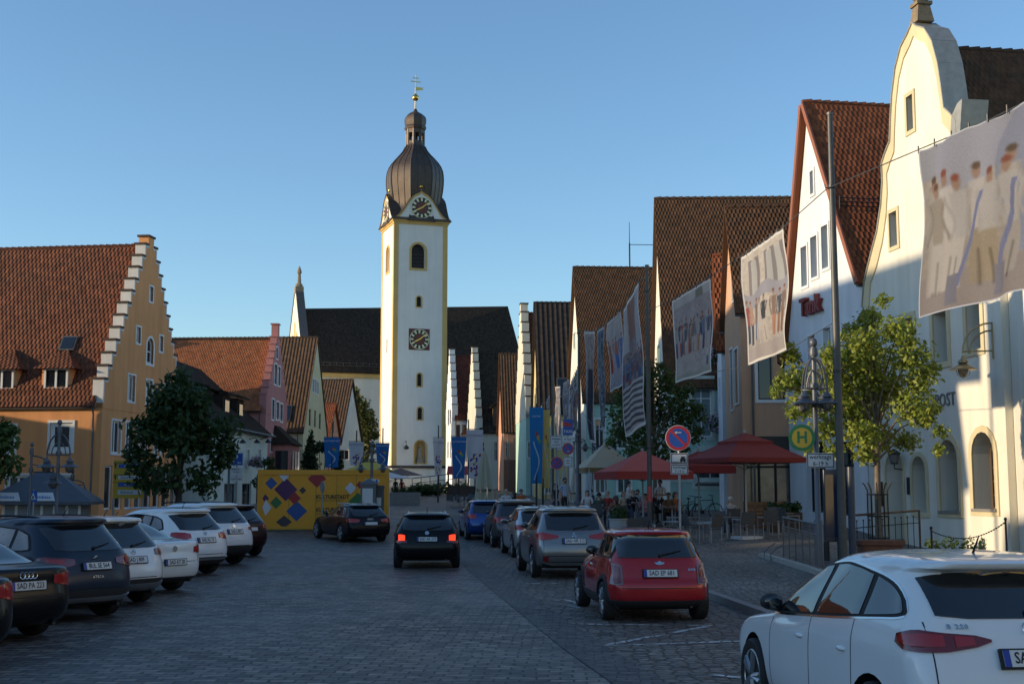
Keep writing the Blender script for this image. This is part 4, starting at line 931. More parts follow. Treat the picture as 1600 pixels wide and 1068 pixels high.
sp.bb((ctr.x-.75, ctr.y-.04, kz(116)), (ctr.x+.75, ctr.y+.04, kz(116)+.12)); sp.bb((ctr.x-.45, ctr.y-.04, kz(110)), (ctr.x+.45, ctr.y+.04, kz(110)+.12)); sp.prism([(ctr.x+.1, kz(130)), (ctr.x+1.2, kz(127.5)), (ctr.x+.95, kz(126)), (ctr.x+1.25, kz(124.5)), (ctr.x+.1, kz(124))], ctr.y-.03, ctr.y+.03)
sp.build('spire_cross', M_gold, tw.o, smooth=60)
lw_ = MB(); a_, zz = tw.uz(633, 697); lw_.tube([(a_, 0, zz+.6), (a_, -.6, zz+.75), (a_, -.7, zz+.3)], .05, 6); lw_.lathe([(.06, .1), (.4, -.25), (.3, -.5), (.06, -.55)], 8, (a_, -.7, zz+.1)); lw_.build('wall_lamp', M_dark, tw.o)
# long wall and railing at the foot of the tower
wl = MB(); wl.bb((-2, -4.6, -2), (9, -4.2, .9)); wl.build('retaining_wall', W_church, tw.o)
# ================================================================ cars
def pchip(xk, yk, x):
    xk, yk = np.array(xk, float), np.array(yk, float); h = np.diff(xk); d = np.diff(yk)/h; m = np.zeros(len(xk))
    for i in range(1, len(xk)-1):
        if d[i-1]*d[i] > 0:
            w1, w2 = 2*h[i]+h[i-1], h[i]+2*h[i-1]; m[i] = (w1+w2)/(w1/d[i-1]+w2/d[i])
    m[0], m[-1] = d[0], d[-1]
    i = np.clip(np.searchsorted(xk, x)-1, 0, len(h)-1); t = (x-xk[i])/h[i]
    return ((1+2*t)*(1-t)**2*yk[i]+t*(1-t)**2*h[i]*m[i]+t*t*(3-2*t)*yk[i+1]+t*t*(t-1)*h[i]*m[i+1])
def sm(t): t = min(max(t, 0.), 1.); return t*t*(3-2*t)
class Shell:
    """car body as stacked rounded slices; pt(key, z) finds a point of its right half"""
    def __init__(s, tab, rc=.22, fc=.35, bulge=.07, kr=.05, kf=.10):
        s.t = list(zip(*tab)); s.rc, s.fc, s.bulge, s.kr, s.kf = rc, fc, bulge, kr, kf; s.cache = {}
    def row(s, z):
        z = min(max(z, s.t[0][0]), s.t[0][-1]); k = round(z, 4)
        if k in s.cache: return s.cache[k]
        yr, yf, W = (float(pchip(s.t[0], c, z)) for c in s.t[1:4])
        L_ = yf-yr; Wr, Wf = W*(1-s.kr), W*(1-s.kf); rc = min(s.rc, Wr*.6, L_*.2); fc = min(s.fc, Wf*.6, L_*.25); bl = s.bulge*W
        P_ = []
        for i in range(7): x = (Wr-rc)*i/6; P_.append((x, yr+bl*(x/W)**2))
        y0 = P_[-1][1]
        for i in range(1, 7): a = math.pi/2*i/6; P_.append((Wr-rc+rc*math.sin(a), y0+rc*1.15*(1-math.cos(a))))
        y1 = P_[-1][1]; yfe = yf-.12*W
        y2 = yfe-fc*1.2
        for i in range(1, 25):
            t = i/24; e = sm(t/.35) if t < .5 else 1; f = sm((1-t)/.4) if t > .5 else 1
            P_.append((W-(W-Wr)*(1-e)-(W-Wf)*(1-f), y1+(y2-y1)*t))
        for i in range(1, 7): a = math.pi/2*i/6; P_.append((Wf-fc+fc*math.cos(a), y2+fc*1.2*math.sin(a)))
        for i in range(1, 7): x = (Wf-fc)*(1-i/6); P_.append((x, yf-.12*W*(x/max(Wf-fc, .01))**2))
        P_ = np.array(P_); q = np.concatenate([[0], np.cumsum(np.hypot(*np.diff(P_, axis=0).T))]); s.cache[k] = (P_, q); return s.cache[k]
    def p(s, key, z):
        P_, q = s.row(z); k, v = key
        if k == 'r': return float(np.interp(v, P_[:13, 0], q[:13]))
        if k == 's': return float(np.interp(v, P_[9:40, 1], q[9:40]))
        return float(np.interp(-v, -P_[36:, 0], q[36:]))
    def at(s, p, z):
        P_, q = s.row(z); return Vector((float(np.interp(p, q, P_[:, 0])), float(np.interp(p, q, P_[:, 1])), z))
    def nrm(s, p, z):
        e = .015; P_, q = s.row(z); pr = p/q[-1]
        def g(z_): P2, q2 = s.row(z_); return s.at(pr*q2[-1], z_)
        a = s.at(p+e, z)-s.at(max(p-e, 0), z)
        if p < e: a = Vector((1, 0, 0))
        # keep the same key direction: compare at equal side position
        pa = s.at(p, z); k = ('r', pa.x) if p < q[9] else (('s', pa.y) if p < q[38] else ('f', pa.x))
        zu, zd = min(z+e, s.t[0][-1]-.001), max(z-e, s.t[0][0]); b = s.at(s.p(k, zu), zu)-s.at(s.p(k, zd), zd)
        n = a.cross(b)
        if n.length < 1e-9: return Vector((0, 0, 1))
        n.normalize(); c = Vector((0, (s.t[1][3]+s.t[2][3])/2, z))
        if n.dot(pa-c) < 0: n = -n
        return n
    def mesh(s, mats, wheels, Rw):
        zs = []
        zk = s.t[0]
        for a, b in zip(zk[:-1], zk[1:]): zs += list(np.linspace(a, b, 4)[:-1])
        zs.append(zk[-1]); mb = MB(); vs = []; M_ = None
        for z in zs:
            P_, q = s.row(z); ringp = [(x, y, z) for x, y in P_]+[(-x, y, z) for x, y in P_[-2:0:-1]]; M_ = len(ringp); vs += ringp
        fs = [(i*M_+j, i*M_+(j+1) % M_, (i+1)*M_+(j+1) % M_, (i+1)*M_+j) for i in range(len(zs)-1) for j in range(M_)]
        fs += [tuple(range(M_-1, -1, -1)), tuple((len(zs)-1)*M_+j for j in range(M_))]
        mb.add(vs, fs); me = mb.mesh('body', mats)
        cu = MB(); Wm = max(s.t[3])
        for yw in wheels:
            for sg in (-1, 1): cu.tube([(sg*(Wm-.30), yw, Rw), (sg*(Wm+.2), yw, Rw)], Rw+.055, 28, 1)
        me = boolean(me, cu.mesh('cut', mats))
        me.polygons.foreach_set('use_smooth', [True]*len(me.polygons)); me.set_sharp_from_angle(angle=R(42)); return me
    def band(s, cols, off=.006, sides=(1,), m=5, k=7, back=.012, mb=None, mi=0, curve=False):
        """patch lying on the body between columns (key, z low, z high)"""
        mb = mb or MB()
        g = []
        if curve and len(cols) > 3:
            q = [s.p(c[0], c[1]) for c in cols]; qs = np.linspace(q[0], q[-1], 30) if q[-1] > q[0] else None
            if qs is not None:
                lo, hi = pchip(q, [c[1] for c in cols], qs), pchip(q, [c[2] for c in cols], qs); ks = np.interp(qs, q, [c[0][1] for c in cols])
                cols = [((cols[0][0][0], float(kk)), float(a), float(max(b, a+.002))) for kk, a, b in zip(ks, lo, hi)]; m = 1
        for i in range(len(cols)-1):
            a, b = cols[i], cols[i+1]
            for j in range(m+(1 if i == len(cols)-2 else 0)):
                t = j/m; col = []
                for r in range(k+1):
                    za = a[1]+(a[2]-a[1])*r/k; zb = b[1]+(b[2]-b[1])*r/k; z = za+(zb-za)*t
                    p = s.p(a[0], z)*(1-t)+s.p(b[0], z)*t; col.append((p, z))
                g.append(col)
        for sg in sides:
            vs = []
            for o in (off, -back):
                for col in g:
                    for p, z in col:
                        v = s.at(p, z)+s.nrm(p, z)*o; vs.append((v.x*sg, v.y, v.z))
            nc, nr = len(g), k+1; N_ = nc*nr; fs = []
            for i in range(nc-1):
                for j in range(nr-1):
                    a, b, c, d = i*nr+j, (i+1)*nr+j, (i+1)*nr+j+1, i*nr+j+1; fs.append((a, b, c, d)); fs.append((N_+d, N_+c, N_+b, N_+a))
            ed = [i*nr for i in range(nc)]+[(nc-1)*nr+j for j in range(1, nr)]+[i*nr+nr-1 for i in range(nc-2, -1, -1)]+[j for j in range(nr-2, 0, -1)]
            for a, b in zip(ed, ed[1:]+ed[:1]): fs.append((a, N_+a, N_+b, b))
            mb.add(vs, fs, mi)
        return mb
M_glasscar = mat('car_glass', (.008, .010, .012), .03, spec=.9, ior=1.6)
M_tail = mat('tail_light_red', (.34, .012, .010), .15, spec=.7, coat=.6)
M_taildark = mat('tail_light_dark', (.15, .007, .007), .12, spec=.7, coat=.6)
M_brake = mat('brake_light_lit', (.5, .02, .01), .2, emis=((1, .04, .006), 1.1))
M_clear = mat('tail_light_clear', (.17, .09, .085), .15, spec=.7, coat=.5)
M_chrome = mat('chrome', (.62, .63, .64), .12, metal=1)
M_tyre = mat('tyre_rubber', (.014, .014, .015), .75, bump=.2, bscale=60)
M_rim = mat('alloy_rim', (.42, .43, .45), .28, metal=.85); M_rimdark = mat('dark_rim', (.05, .05, .055), .35, metal=.6)
M_clad = mat('plastic_cladding', (.022, .022, .024), .62); M_plate = mat('plate_white', (.62, .62, .60), .4); M_plateblue = mat('plate_blue', (.01, .04, .30), .4)
M_mirror = mat('mirror_glass', (.6, .65, .7), .02, metal=1)
_wheel = {}
def wheel(parent, x, y, Rw, style, sg):
    key = (round(Rw, 3), style)
    if key not in _wheel:
        w = .21; t = MB(); T = Matrix.Rotation(math.pi/2, 4, 'Y')
        t.lathe([(Rw*.70, -w*.42), (Rw*.80, -w*.5), (Rw*.93, -w*.5), (Rw*.99, -w*.40), (Rw, -w*.2), (Rw, w*.2), (Rw*.99, w*.40), (Rw*.93, w*.5), (Rw*.80, w*.5), (Rw*.70, w*.42)], 36, (0, 0, 0), 0, T)
        r = MB(); Rr = Rw*.71
        r.lathe([(Rr, -w*.1), (Rr, w*.43), (Rr*.95, w*.46), (Rr*.92, w*.40), (Rr*.90, w*.05)], 36, (0, 0, 0), 0, T)
        n = 5 if style in ('five', 'dark') else 9
        for i in range(n):
            a = 2*math.pi*i/n
            for da in ((-.13, .13) if n == 5 else (0,)):
                c, s_ = math.cos(a+da), math.sin(a+da); c0, s0 = math.cos(a+da*.4), math.sin(a+da*.4)
                r.tube([(w*.40, c0*Rr*.15, s0*Rr*.15), (w*.42, c*Rr*.93, s_*Rr*.93)], [.035, .028], 5)
        r.lathe([(Rr*.20, .0), (Rr*.20, w*.42), (Rr*.1, w*.46)], 14, (0, 0, 0), 0, T)
        d = MB(); d.lathe([(Rr*.9, 0), (Rr*.9, w*.08)], 24, (0, 0, 0), 0, T)  # flat black disc stands for the shade between the spokes
        _wheel[key] = (t.mesh('wheel', M_tyre, 40), r.mesh('rim', M_rimdark if style == 'dark' else M_rim, 40), d.mesh('spoke_gap_disc', M_black, 40))
    t, r, d = _wheel[key]; o = link('wheel', t, parent); o.location = (x*sg, y, Rw); o.rotation_euler = (0, 0, 0 if sg > 0 else math.pi)
    link('rim', r, o); link('spoke_gap_disc', d, o)
def paint(name, col, metal=.0, rough=.25):
    dk = max(col) < .12; return mat(name, col, rough, metal=metal, coat=.12 if dk else .7, spec=.25 if dk else .4)
# body tables: height, rear end, front end, half width   (metres, for the stated length, width, height)
TAB = {
 'suv': ((4.5, .90, 1.64), [(.24, .42, 4.1, .78), (.32, .12, 4.32, .86), (.45, .03, 4.46, .893), (.60, .0, 4.5, .90), (.74, .015, 4.49, .90), (.86, .05, 4.42, .897), (.95, .08, 4.2, .893), (1.02, .11, 3.7, .885), (1.07, .14, 3.35, .868), (1.14, .19, 3.15, .835), (1.28, .30, 2.9, .775), (1.42, .43, 2.62, .725), (1.51, .48, 2.42, .69), (1.55, .38, 2.3, .67), (1.59, .38, 2.14, .62), (1.615, .52, 1.98, .54), (1.633, .8, 1.8, .40), (1.64, 1.1, 1.55, .22)]),
 'wagon': ((4.6, .89, 1.46), [(.20, .42, 4.2, .77), (.28, .12, 4.45, .85), (.40, .03, 4.57, .883), (.54, .0, 4.6, .89), (.66, .015, 4.58, .89), (.78, .05, 4.45, .886), (.86, .08, 4.1, .88), (.92, .11, 3.6, .87), (.965, .14, 3.3, .85), (1.03, .20, 3.1, .81), (1.15, .34, 2.85, .745), (1.27, .52, 2.55, .69), (1.33, .58, 2.38, .66), (1.37, .52, 2.25, .635), (1.41, .60, 2.05, .575), (1.44, .85, 1.85, .46), (1.46, 1.2, 1.6, .25)]),
 'sedan': ((4.76, .905, 1.46), [(.20, .42, 4.35, .78), (.28, .12, 4.6, .86), (.40, .03, 4.73, .897), (.54, .0, 4.76, .905), (.68, .01, 4.74, .905), (.80, .03, 4.6, .90), (.90, .03, 4.3, .89), (.985, .04, 3.8, .86), (1.015, .09, 3.5, .83), (1.035, .42, 3.35, .80), (1.07, .66, 3.2, .77), (1.15, .92, 2.98, .725), (1.27, 1.28, 2.65, .66), (1.36, 1.62, 2.38, .60), (1.41, 1.8, 2.25, .54), (1.44, 1.9, 2.15, .45), (1.46, 1.98, 2.08, .25)]),
 'mini': ((3.63, .844, 1.416), [(.18, .40, 3.25, .72), (.27, .08, 3.5, .80), (.38, .0, 3.6, .834), (.52, -.005, 3.63, .844), (.60, .01, 3.61, .842), (.66, .045, 3.58, .836), (.76, .075, 3.48, .82), (.86, .11, 3.25, .80), (.93, .14, 2.85, .78), (.965, .16, 2.6, .765), (1.03, .20, 2.45, .735), (1.16, .28, 2.28, .69), (1.28, .36, 2.12, .655), (1.325, .36, 2.06, .65), (1.365, .35, 2.0, .63), (1.39, .42, 1.92, .57), (1.408, .60, 1.75, .44), (1.416, .9, 1.5, .24)]),
 'mpv': ((4.42, .898, 1.56), [(.20, .40, 4.0, .79), (.29, .12, 4.25, .865), (.42, .03, 4.38, .892), (.56, .0, 4.42, .898), (.68, .012, 4.39, .897), (.77, .03, 4.28, .895), (.84, .05, 4.08, .892), (.89, .065, 3.75, .887), (.94, .085, 3.42, .879), (1.02, .125, 3.2, .860), (1.10, .175, 3.06, .832), (1.24, .29, 2.80, .768), (1.36, .40, 2.52, .715), (1.44, .47, 2.33, .68), (1.475, .36, 2.22, .66), (1.51, .34, 2.08, .615), (1.535, .46, 1.9, .54), (1.553, .75, 1.7, .40), (1.56, 1.05, 1.45, .22)]),
}
def car(name, label, cat, loc, heading, kind, L, W, H, pm, rear, plate=None, wheels=None, Rw=.33, rim='five', side=None, lights=(), light_mat=None, rails=False, clad=False, bumper_z=None, skid=None, plate_z=.85, badge=None, mirror=True, panel_lines=False, glass_top=None, trim=None, wiper=True, group='parked cars', emblem=None, spoiler=False, lower=None, handles=True, rc=None):
    (L0, W0, H0), tab = TAB[kind]; fy, fw, fz = L/L0, W/W0, H/H0
    sh = Shell([(z*fz, a*fy, b*fy, w*fw) for z, a, b, w in tab], rc=rc or (.20 if kind != 'mini' else .28), fc=.38 if kind != 'mpv' else .30, kf=.10 if kind != 'mpv' else .06)
    Z = lambda z: z*fz; Y = lambda y: y*fy; X = lambda x: x*fw
    g = gz(loc[1]); o = thing(name, label, cat, (loc[0], loc[1], g), heading, group)
    yf = loc[1]+math.cos(heading)*L
    pitch = math.atan2(gz(yf)-g, L); o.rotation_euler = (pitch, 0, heading)
    yr_, yfr = (Y(wheels[0]), Y(wheels[1])) if wheels else (Y(.83), Y(.83)+2.65*fy)
    link('body', sh.mesh([pm, M_black], (yr_, yfr), Rw), o)
    c_ = lambda cols: [((k, (X(v) if k != 's' else Y(v))), Z(a), Z(b)) for (k, v), a, b in cols]
    # glass
    tr = trim or M_black
    gm = M_glasscar
    b_ = sh.band(c_(rear), .010, (1, -1), m=8, k=10); b_.build('rear_window', gm, o, smooth=40)
    tr_cols, panes = side
    if trim is M_chrome:
        tr = M_black
        for sg in (1, -1): sh.band(c_([(k_, a_-.016, b_+.016) for k_, a_, b_ in tr_cols]), .005, (sg,), curve=True).build('chrome_strip', M_chrome, o, smooth=40)
    for sg in (1, -1):
        t = sh.band(c_(tr_cols), .007, (sg,), curve=True).build('window_trim', tr, o, smooth=40)
        for pn in panes: sh.band(c_(pn), .013, (sg,), back=.0, curve=True).build('side_window', gm, o, smooth=40)
    ws = {'suv': (1.10, 1.50), 'wagon': (.99, 1.34), 'sedan': (1.05, 1.38), 'mini': (.97, 1.32), 'mpv': (1.02, 1.44)}[kind]
    sh.band(c_([(('f', .0), ws[0], ws[1]), (('f', .30), ws[0], ws[1]), (('f', .46), ws[0]+.02, ws[1]-.02)]), .004, (1, -1)).build('windscreen', gm, o, smooth=40)
    # lights
    for lt in lights:
        cols, m_ = lt[0], lt[1]
        for sg in (1, -1): sh.band(c_(cols), .016 if len(lt) < 3 else .024, (sg,), m=7, k=8).build(lt[2] if len(lt) > 2 else 'tail_light', m_, o, smooth=40)
    for sg in (1, -1):
        z0 = ws[0]-.36; sh.band(c_([(('f', .50), z0, z0+.13), (('f', .62), z0, z0+.15), (('f', .72), z0+.02, z0+.16)]), .01, (sg,)).build('headlight', M_clear, o, smooth=40)
    # bumper, cladding
    bz = bumper_z or (.22, .40)
    if clad:
        cols = [(('r', 0), bz[0], bz[1]), (('r', .5), bz[0], bz[1]), (('s', .35), bz[0], bz[1]+.02)]
        sh.band(c_(cols), .012, (1, -1)).build('bumper_cladding', M_clad, o, smooth=40)
        for yw in (yr_, yfr):
            for sg in (1, -1):
                ar = MB()
                vs = []; N_ = 20
                for i in range(N_+1):
                    a = math.pi*(i/N_*1.16-.08)
                    for rr, of in ((Rw+.050, .0), (Rw+.050, .018), (Rw+.115, .016), (Rw+.12, -.01)):
                        y, z = yw+rr*math.cos(a), max(Rw+rr*math.sin(a), sh.t[0][0]+.02); p = sh.p(('s', y), z); v = sh.at(p, z); vs.append((sg*(v.x+of), y, z))
                fs = [(i*4+j, i*4+(j+1) % 4, (i+1)*4+(j+1) % 4, (i+1)*4+j) for i in range(N_) for j in range(4)]+[(3, 2, 1, 0), (N_*4, N_*4+1, N_*4+2, N_*4+3)]
                ar.add(vs, fs); ar.build('arch_cladding', M_clad, o, smooth=40)
        for sg in (1, -1): sh.band([(('s', yr_+Rw+.1), Z(.25), Z(.40)), (('s', yfr-Rw-.1), Z(.25), Z(.40))], .012, (sg,), m=8).build('sill_cladding', M_clad, o, smooth=40)
    if lower: sh.band(c_([(('r', 0), lower[0], lower[1]), (('r', .55), lower[0], lower[1]), (('r', .72), lower[0]+.03, lower[1])]), .014, (1, -1)).build('lower_bumper', lower[2], o, smooth=40)
    if skid: sh.band(c_([(('r', 0), skid[0], skid[1]), (('r', .5), skid[0], skid[1]), (('r', .72), skid[0]+.05, skid[1]+.03)]), .028, (1, -1)).build('skid_plate', M_rim, o, smooth=40)
    # tailgate joint, bumper joint
    jl = MB()
    if kind != 'sedan':
        zt = rear[0][1]-.02; x1 = .70
        for a, b in (((('r', x1), .52, .535), (('r', 0), .52, .535)),): sh.band(c_([b, a]), .002, (1, -1), mb=jl, m=6)
        sh.band(c_([(('r', x1), .52, zt), (('r', x1+.009), .52, zt)]), .002, (1, -1), mb=jl, m=1, k=8)
    else:
        sh.band(c_([(('r', 0), .62, .632), (('r', .62), .62, .632)]), .002, (1, -1), mb=jl, m=6); sh.band(c_([(('r', .62), .62, .98), (('r', .629), .62, .98)]), .002, (1, -1), mb=jl, m=1, k=8)
    if panel_lines:
        for s_, za, zb in panel_lines: sh.band(c_([(('s', s_), za, zb), (('s', s_+.010), za, zb)]), .0015, (1, -1), mb=jl, m=1, k=14)
    jl.build('panel_gap', M_black, o)
    # number plate
    pz = Z(plate_z); pp = sh.p(('r', 0), pz); v = sh.at(pp, pz); n = sh.nrm(.01, pz); n.x = 0; n.normalize(); up = Vector((1, 0, 0)).cross(-n) if False else Vector((0, -n.z*-1, 0))
    right = Vector((1, 0, 0)); upv = n.cross(right); upv = upv if upv.z > 0 else -upv
    Mp = frame(v+n*.022, right, upv)
    if plate is not None:
        b = MB(); b.box((0, 0, -.004), (.56, .135, .022), 0, 0, Mp); b.build('plate_holder', M_black, o)
        b = MB(); b.box((0, 0, .010), (.52, .11, .008), 0, 0, Mp); po = b.build('number_plate', M_plate, o)
        b = MB(); b.box((-.238, 0, .0155), (.044, .11, .004), 0, 0, Mp); b.build('blue_strip', M_plateblue, po)
        if plate: lettering('plate_lettering', plate, .105, M_ink, po, Mp @ Matrix.Translation((.022, 0, .016)), sx=.78, depth=.001, bold=.0016)
    if emblem:
        ez = Z(emblem[1]); pp = sh.p(('r', 0), ez); v = sh.at(pp, ez); n2 = sh.nrm(.01, ez); n2.x = 0; n2.normalize(); u2 = n2.cross(right); u2 = u2 if u2.z > 0 else -u2
        Me = frame(v+n2*.012, right, u2); e = MB()
        def ering(cx, r, w=.006):
            nn = 20; vs = [(cx+math.cos(2*math.pi*i/nn)*r, math.sin(2*math.pi*i/nn)*r, 0) for i in range(nn)]; e.tube(vs+vs[:2], w, 5, 0, Me, caps=False)
        if emblem[0] == 'ring': e.tube([(0, 0, -.01), (0, 0, .008)], .055, 20, 0, Me)
        if emblem[0] == 'star':
            ering(0, .055, .005)
            for i in range(3): a = math.pi/2+i*2*math.pi/3; e.tube([(0, 0, .004), (math.cos(a)*.053, math.sin(a)*.053, 0)], [.009, .003], 4, 0, Me)
        if emblem[0] == 'rings':
            for i in range(4): ering(-.09+.06*i, .042, .005)
        if emblem[0] == 'bar': e.tube([(-.06, .02, 0), (.06, .02, 0)], .008, 4, 0, Me); e.tube([(-.06, -.02, 0), (.06, -.02, 0)], .008, 4, 0, Me); e.tube([(-.05, -.02, 0), (.05, .02, 0)], .008, 4, 0, Me)
        if emblem[0] == 'diamonds':
            for i in range(3): a = math.pi/2+i*2*math.pi/3; c, s_ = math.cos(a), math.sin(a); e.add([Me @ Vector(p) for p in ((0, 0, .004), (.045*c-.026*-s_, .045*s_-.026*c, .004), (.07*c, .07*s_, .004), (.045*c+.026*-s_, .045*s_+.026*c, .004))], [(0, 1, 2, 3)])
        if emblem[0] == 'wings': e.tube([(0, 0, -.01), (0, 0, .008)], .032, 16, 0, Me); e.add([Me @ Vector(p) for p in ((-.085, .012, .0), (.085, .012, 0), (.05, -.022, 0), (-.05, -.022, 0))], [(0, 1, 2, 3)])
        e.build('emblem', M_chrome, o, smooth=60)
    if badge:
        bz_ = Z(badge[2]); pb = sh.p(('r', abs(badge[1])), bz_); v = sh.at(pb, bz_); nn = sh.nrm(pb, bz_); v.x *= 1 if badge[1] >= 0 else -1; nn.x *= 1 if badge[1] >= 0 else -1
        rt = Vector((nn.y*-1, nn.x, 0)); rt = rt if rt.x > 0 else -rt; rt.normalize(); u3 = nn.cross(rt); u3 = u3 if u3.z > 0 else -u3
        lettering('badge_lettering', badge[0], badge[3] if len(badge) > 3 else .05, M_chrome, o, frame(v+nn*.008, rt, u3), depth=.003, bold=.001, spacing=1.3)
    # mirrors, wiper, handles, rails, aerial
    if mirror:
        ym, zm = Y(3.02 if kind not in ('mini',) else 2.3), Z({'suv': 1.13, 'wagon': 1.03, 'sedan': 1.06, 'mini': 1.0, 'mpv': 1.03}[kind])
        if kind == 'mpv': ym = Y(2.92)
        for sg in (1, -1):
            xm = sh.at(sh.p(('s', ym), zm), zm).x
            b = MB(); b.ball(((xm+.13)*sg, ym, zm+.02), .105, 14, 0, (1.0, .62, .70)); b.tube([((xm-.05)*sg, ym, zm-.05), ((xm+.12)*sg, ym, zm-.03)], .03, 6); mo_ = b.build('wing_mirror', pm if pm in (P_black, P_navy, P_grey, P_silver, P_blue) else M_clad, o, smooth=50)
            b = MB(); b.ball(((xm+.13)*sg, ym-.056, zm+.02), .080, 14, 0, (1.0, .18, .66)); b.build('mirror_glass', M_glasscar, mo_, smooth=60)
    if wiper and kind != 'sedan':
        zb, zt = Z(rear[0][1]+.03), Z(rear[0][1]+.10)
        a = sh.at(sh.p(('r', .02), zb), zb)+sh.nrm(.02, zb)*.02; b2 = sh.at(sh.p(('r', .36), zt), zt)+sh.nrm(.3, zt)*.02; b = MB(); b.tube([a, (a+b2)/2+Vector((0, -.01, 0)), b2], [.018, .012, .009], 5); b.ball(tuple(a), .03, 8); b.build('rear_wiper', M_black, o)
    if handles:
        for s_ in ((1.15, 2.05) if kind != 'mini' else (1.55,)):
            hz = Z({'suv': .93, 'wagon': .84, 'sedan': .86, 'mini': .82, 'mpv': .84}[kind])
            for sg in (1, -1):
                yy_ = Y(s_+.15); v = sh.at(sh.p(('s', yy_), hz), hz); b = MB(); b.ball((v.x*sg, yy_, hz), .09, 10, 0, (.28, 1, .22)); b.build('door_handle', M_chrome if kind == 'mini' else pm, o, smooth=60)
    if rails:
        for sg in (1, -1):
            pts = []
            for t in np.linspace(0, 1, 9):
                y = Y(.75)+(Y(2.35)-Y(.75))*t; z = Z(1.62 if kind == 'suv' else 1.435 if kind == 'wagon' else 1.535)+.05*math.sin(math.pi*t)**.4-.03; pts.append((sg*X(.50), y, z))
            b = MB(); b.tube(pts, .02, 6)
            b.build('roof_rail', M_black if rails == 'black' else M_rim, o, smooth=60)
    zt = sh.t[0][-1]; b = MB(); ya = Y(.95 if kind != 'sedan' else 1.9)
    b.tube([(0, ya, zt-.03), (0, ya-.12, zt+.12)], [.012, .005], 5) if rim != 'fin' else b.prism([(ya-.08, zt-.02), (ya+.1, zt-.02), (ya-.06, zt+.06)], -.02, .02, 0, Matrix(((0, 1, 0, 0), (1, 0, 0, 0), (0, 0, 1, 0), (0, 0, 0, 1)))); b.build('aerial', M_black, o)
    ex = MB(); ex.tube([(X(.5), .13, Z(.24)), (X(.5), .45, Z(.24))], .028, 8); ex.build('exhaust', M_clad, o)
    xt = X(W0)-.115
    for yw in (yr_, yfr):
        for sg in (1, -1): wheel(o, xt, yw, Rw, rim, sg)
    ax = MB()
    for yw in (yr_, yfr): ax.tube([(-xt, yw, Rw), (xt, yw, Rw)], .05, 6)
    ax.build('axle', M_black, o)
    return o, sh, c_
R_ = lambda x: ('r', x)
S_ = lambda y: ('s', y)
SIDE = {
 'suv': ([(S_(.62), 1.12, 1.15), (S_(.78), 1.10, 1.36), (S_(1.1), 1.09, 1.45), (S_(1.7), 1.085, 1.485), (S_(2.2), 1.08, 1.44), (S_(2.6), 1.075, 1.31), (S_(2.95), 1.07, 1.13), (S_(3.05), 1.07, 1.08)],
         [[(S_(.66), 1.13, 1.15), (S_(.80), 1.115, 1.345), (S_(1.05), 1.11, 1.42)], [(S_(1.12), 1.105, 1.43), (S_(1.6), 1.10, 1.465), (S_(1.82), 1.10, 1.46)], [(S_(1.92), 1.10, 1.455), (S_(2.2), 1.095, 1.42), (S_(2.6), 1.09, 1.295), (S_(2.92), 1.085, 1.12)]]),
 'wagon': ([(S_(.72), .995, 1.02), (S_(.95), .985, 1.24), (S_(1.3), .98, 1.31), (S_(1.8), .975, 1.335), (S_(2.3), .97, 1.29), (S_(2.7), .965, 1.16), (S_(2.98), .96, 1.02), (S_(3.08), .96, .97)],
         [[(S_(.78), 1.005, 1.02), (S_(.97), 1.0, 1.22), (S_(1.22), .995, 1.29)], [(S_(1.30), .99, 1.295), (S_(1.7), .99, 1.315), (S_(1.92), .985, 1.31)], [(S_(2.02), .985, 1.30), (S_(2.3), .98, 1.27), (S_(2.7), .975, 1.145), (S_(2.95), .97, 1.015)]]),
 'sedan': ([(S_(1.0), 1.035, 1.05), (S_(1.35), 1.03, 1.24), (S_(1.75), 1.025, 1.33), (S_(2.2), 1.02, 1.32), (S_(2.55), 1.015, 1.22), (S_(2.95), 1.01, 1.08), (S_(3.1), 1.01, 1.02)],
         [[(S_(1.1), 1.045, 1.075), (S_(1.4), 1.04, 1.235), (S_(1.7), 1.035, 1.305)], [(S_(1.78), 1.035, 1.31), (S_(2.2), 1.03, 1.30), (S_(2.55), 1.025, 1.205), (S_(2.95), 1.02, 1.07)]]),
 'mini': ([(S_(.40), .965, 1.26), (S_(.7), .965, 1.30), (S_(1.3), .965, 1.325), (S_(1.8), .965, 1.31), (S_(2.05), .965, 1.18), (S_(2.32), .965, 1.0)],
         [[(S_(.46), .985, 1.25), (S_(.7), .985, 1.285), (S_(1.05), .985, 1.30)], [(S_(1.13), .985, 1.30), (S_(1.75), .985, 1.29), (S_(2.02), .985, 1.165), (S_(2.25), .985, 1.01)]]),
 'mpv': ([(S_(.42), 1.16, 1.18), (S_(.52), 1.14, 1.27), (S_(.75), 1.12, 1.36), (S_(1.1), 1.09, 1.42), (S_(1.6), 1.05, 1.455), (S_(2.1), 1.015, 1.41), (S_(2.5), .985, 1.27), (S_(2.9), .96, 1.08), (S_(3.12), .95, .965)],
         [[(S_(.47), 1.17, 1.19), (S_(.56), 1.155, 1.265), (S_(.75), 1.135, 1.335), (S_(.98), 1.115, 1.385)], [(S_(1.06), 1.11, 1.395), (S_(1.35), 1.085, 1.425), (S_(1.6), 1.065, 1.435), (S_(1.85), 1.05, 1.42)], [(S_(1.95), 1.04, 1.41), (S_(2.1), 1.03, 1.39), (S_(2.5), 1.0, 1.25), (S_(2.9), .975, 1.055), (S_(3.05), .965, .98)]]),
}
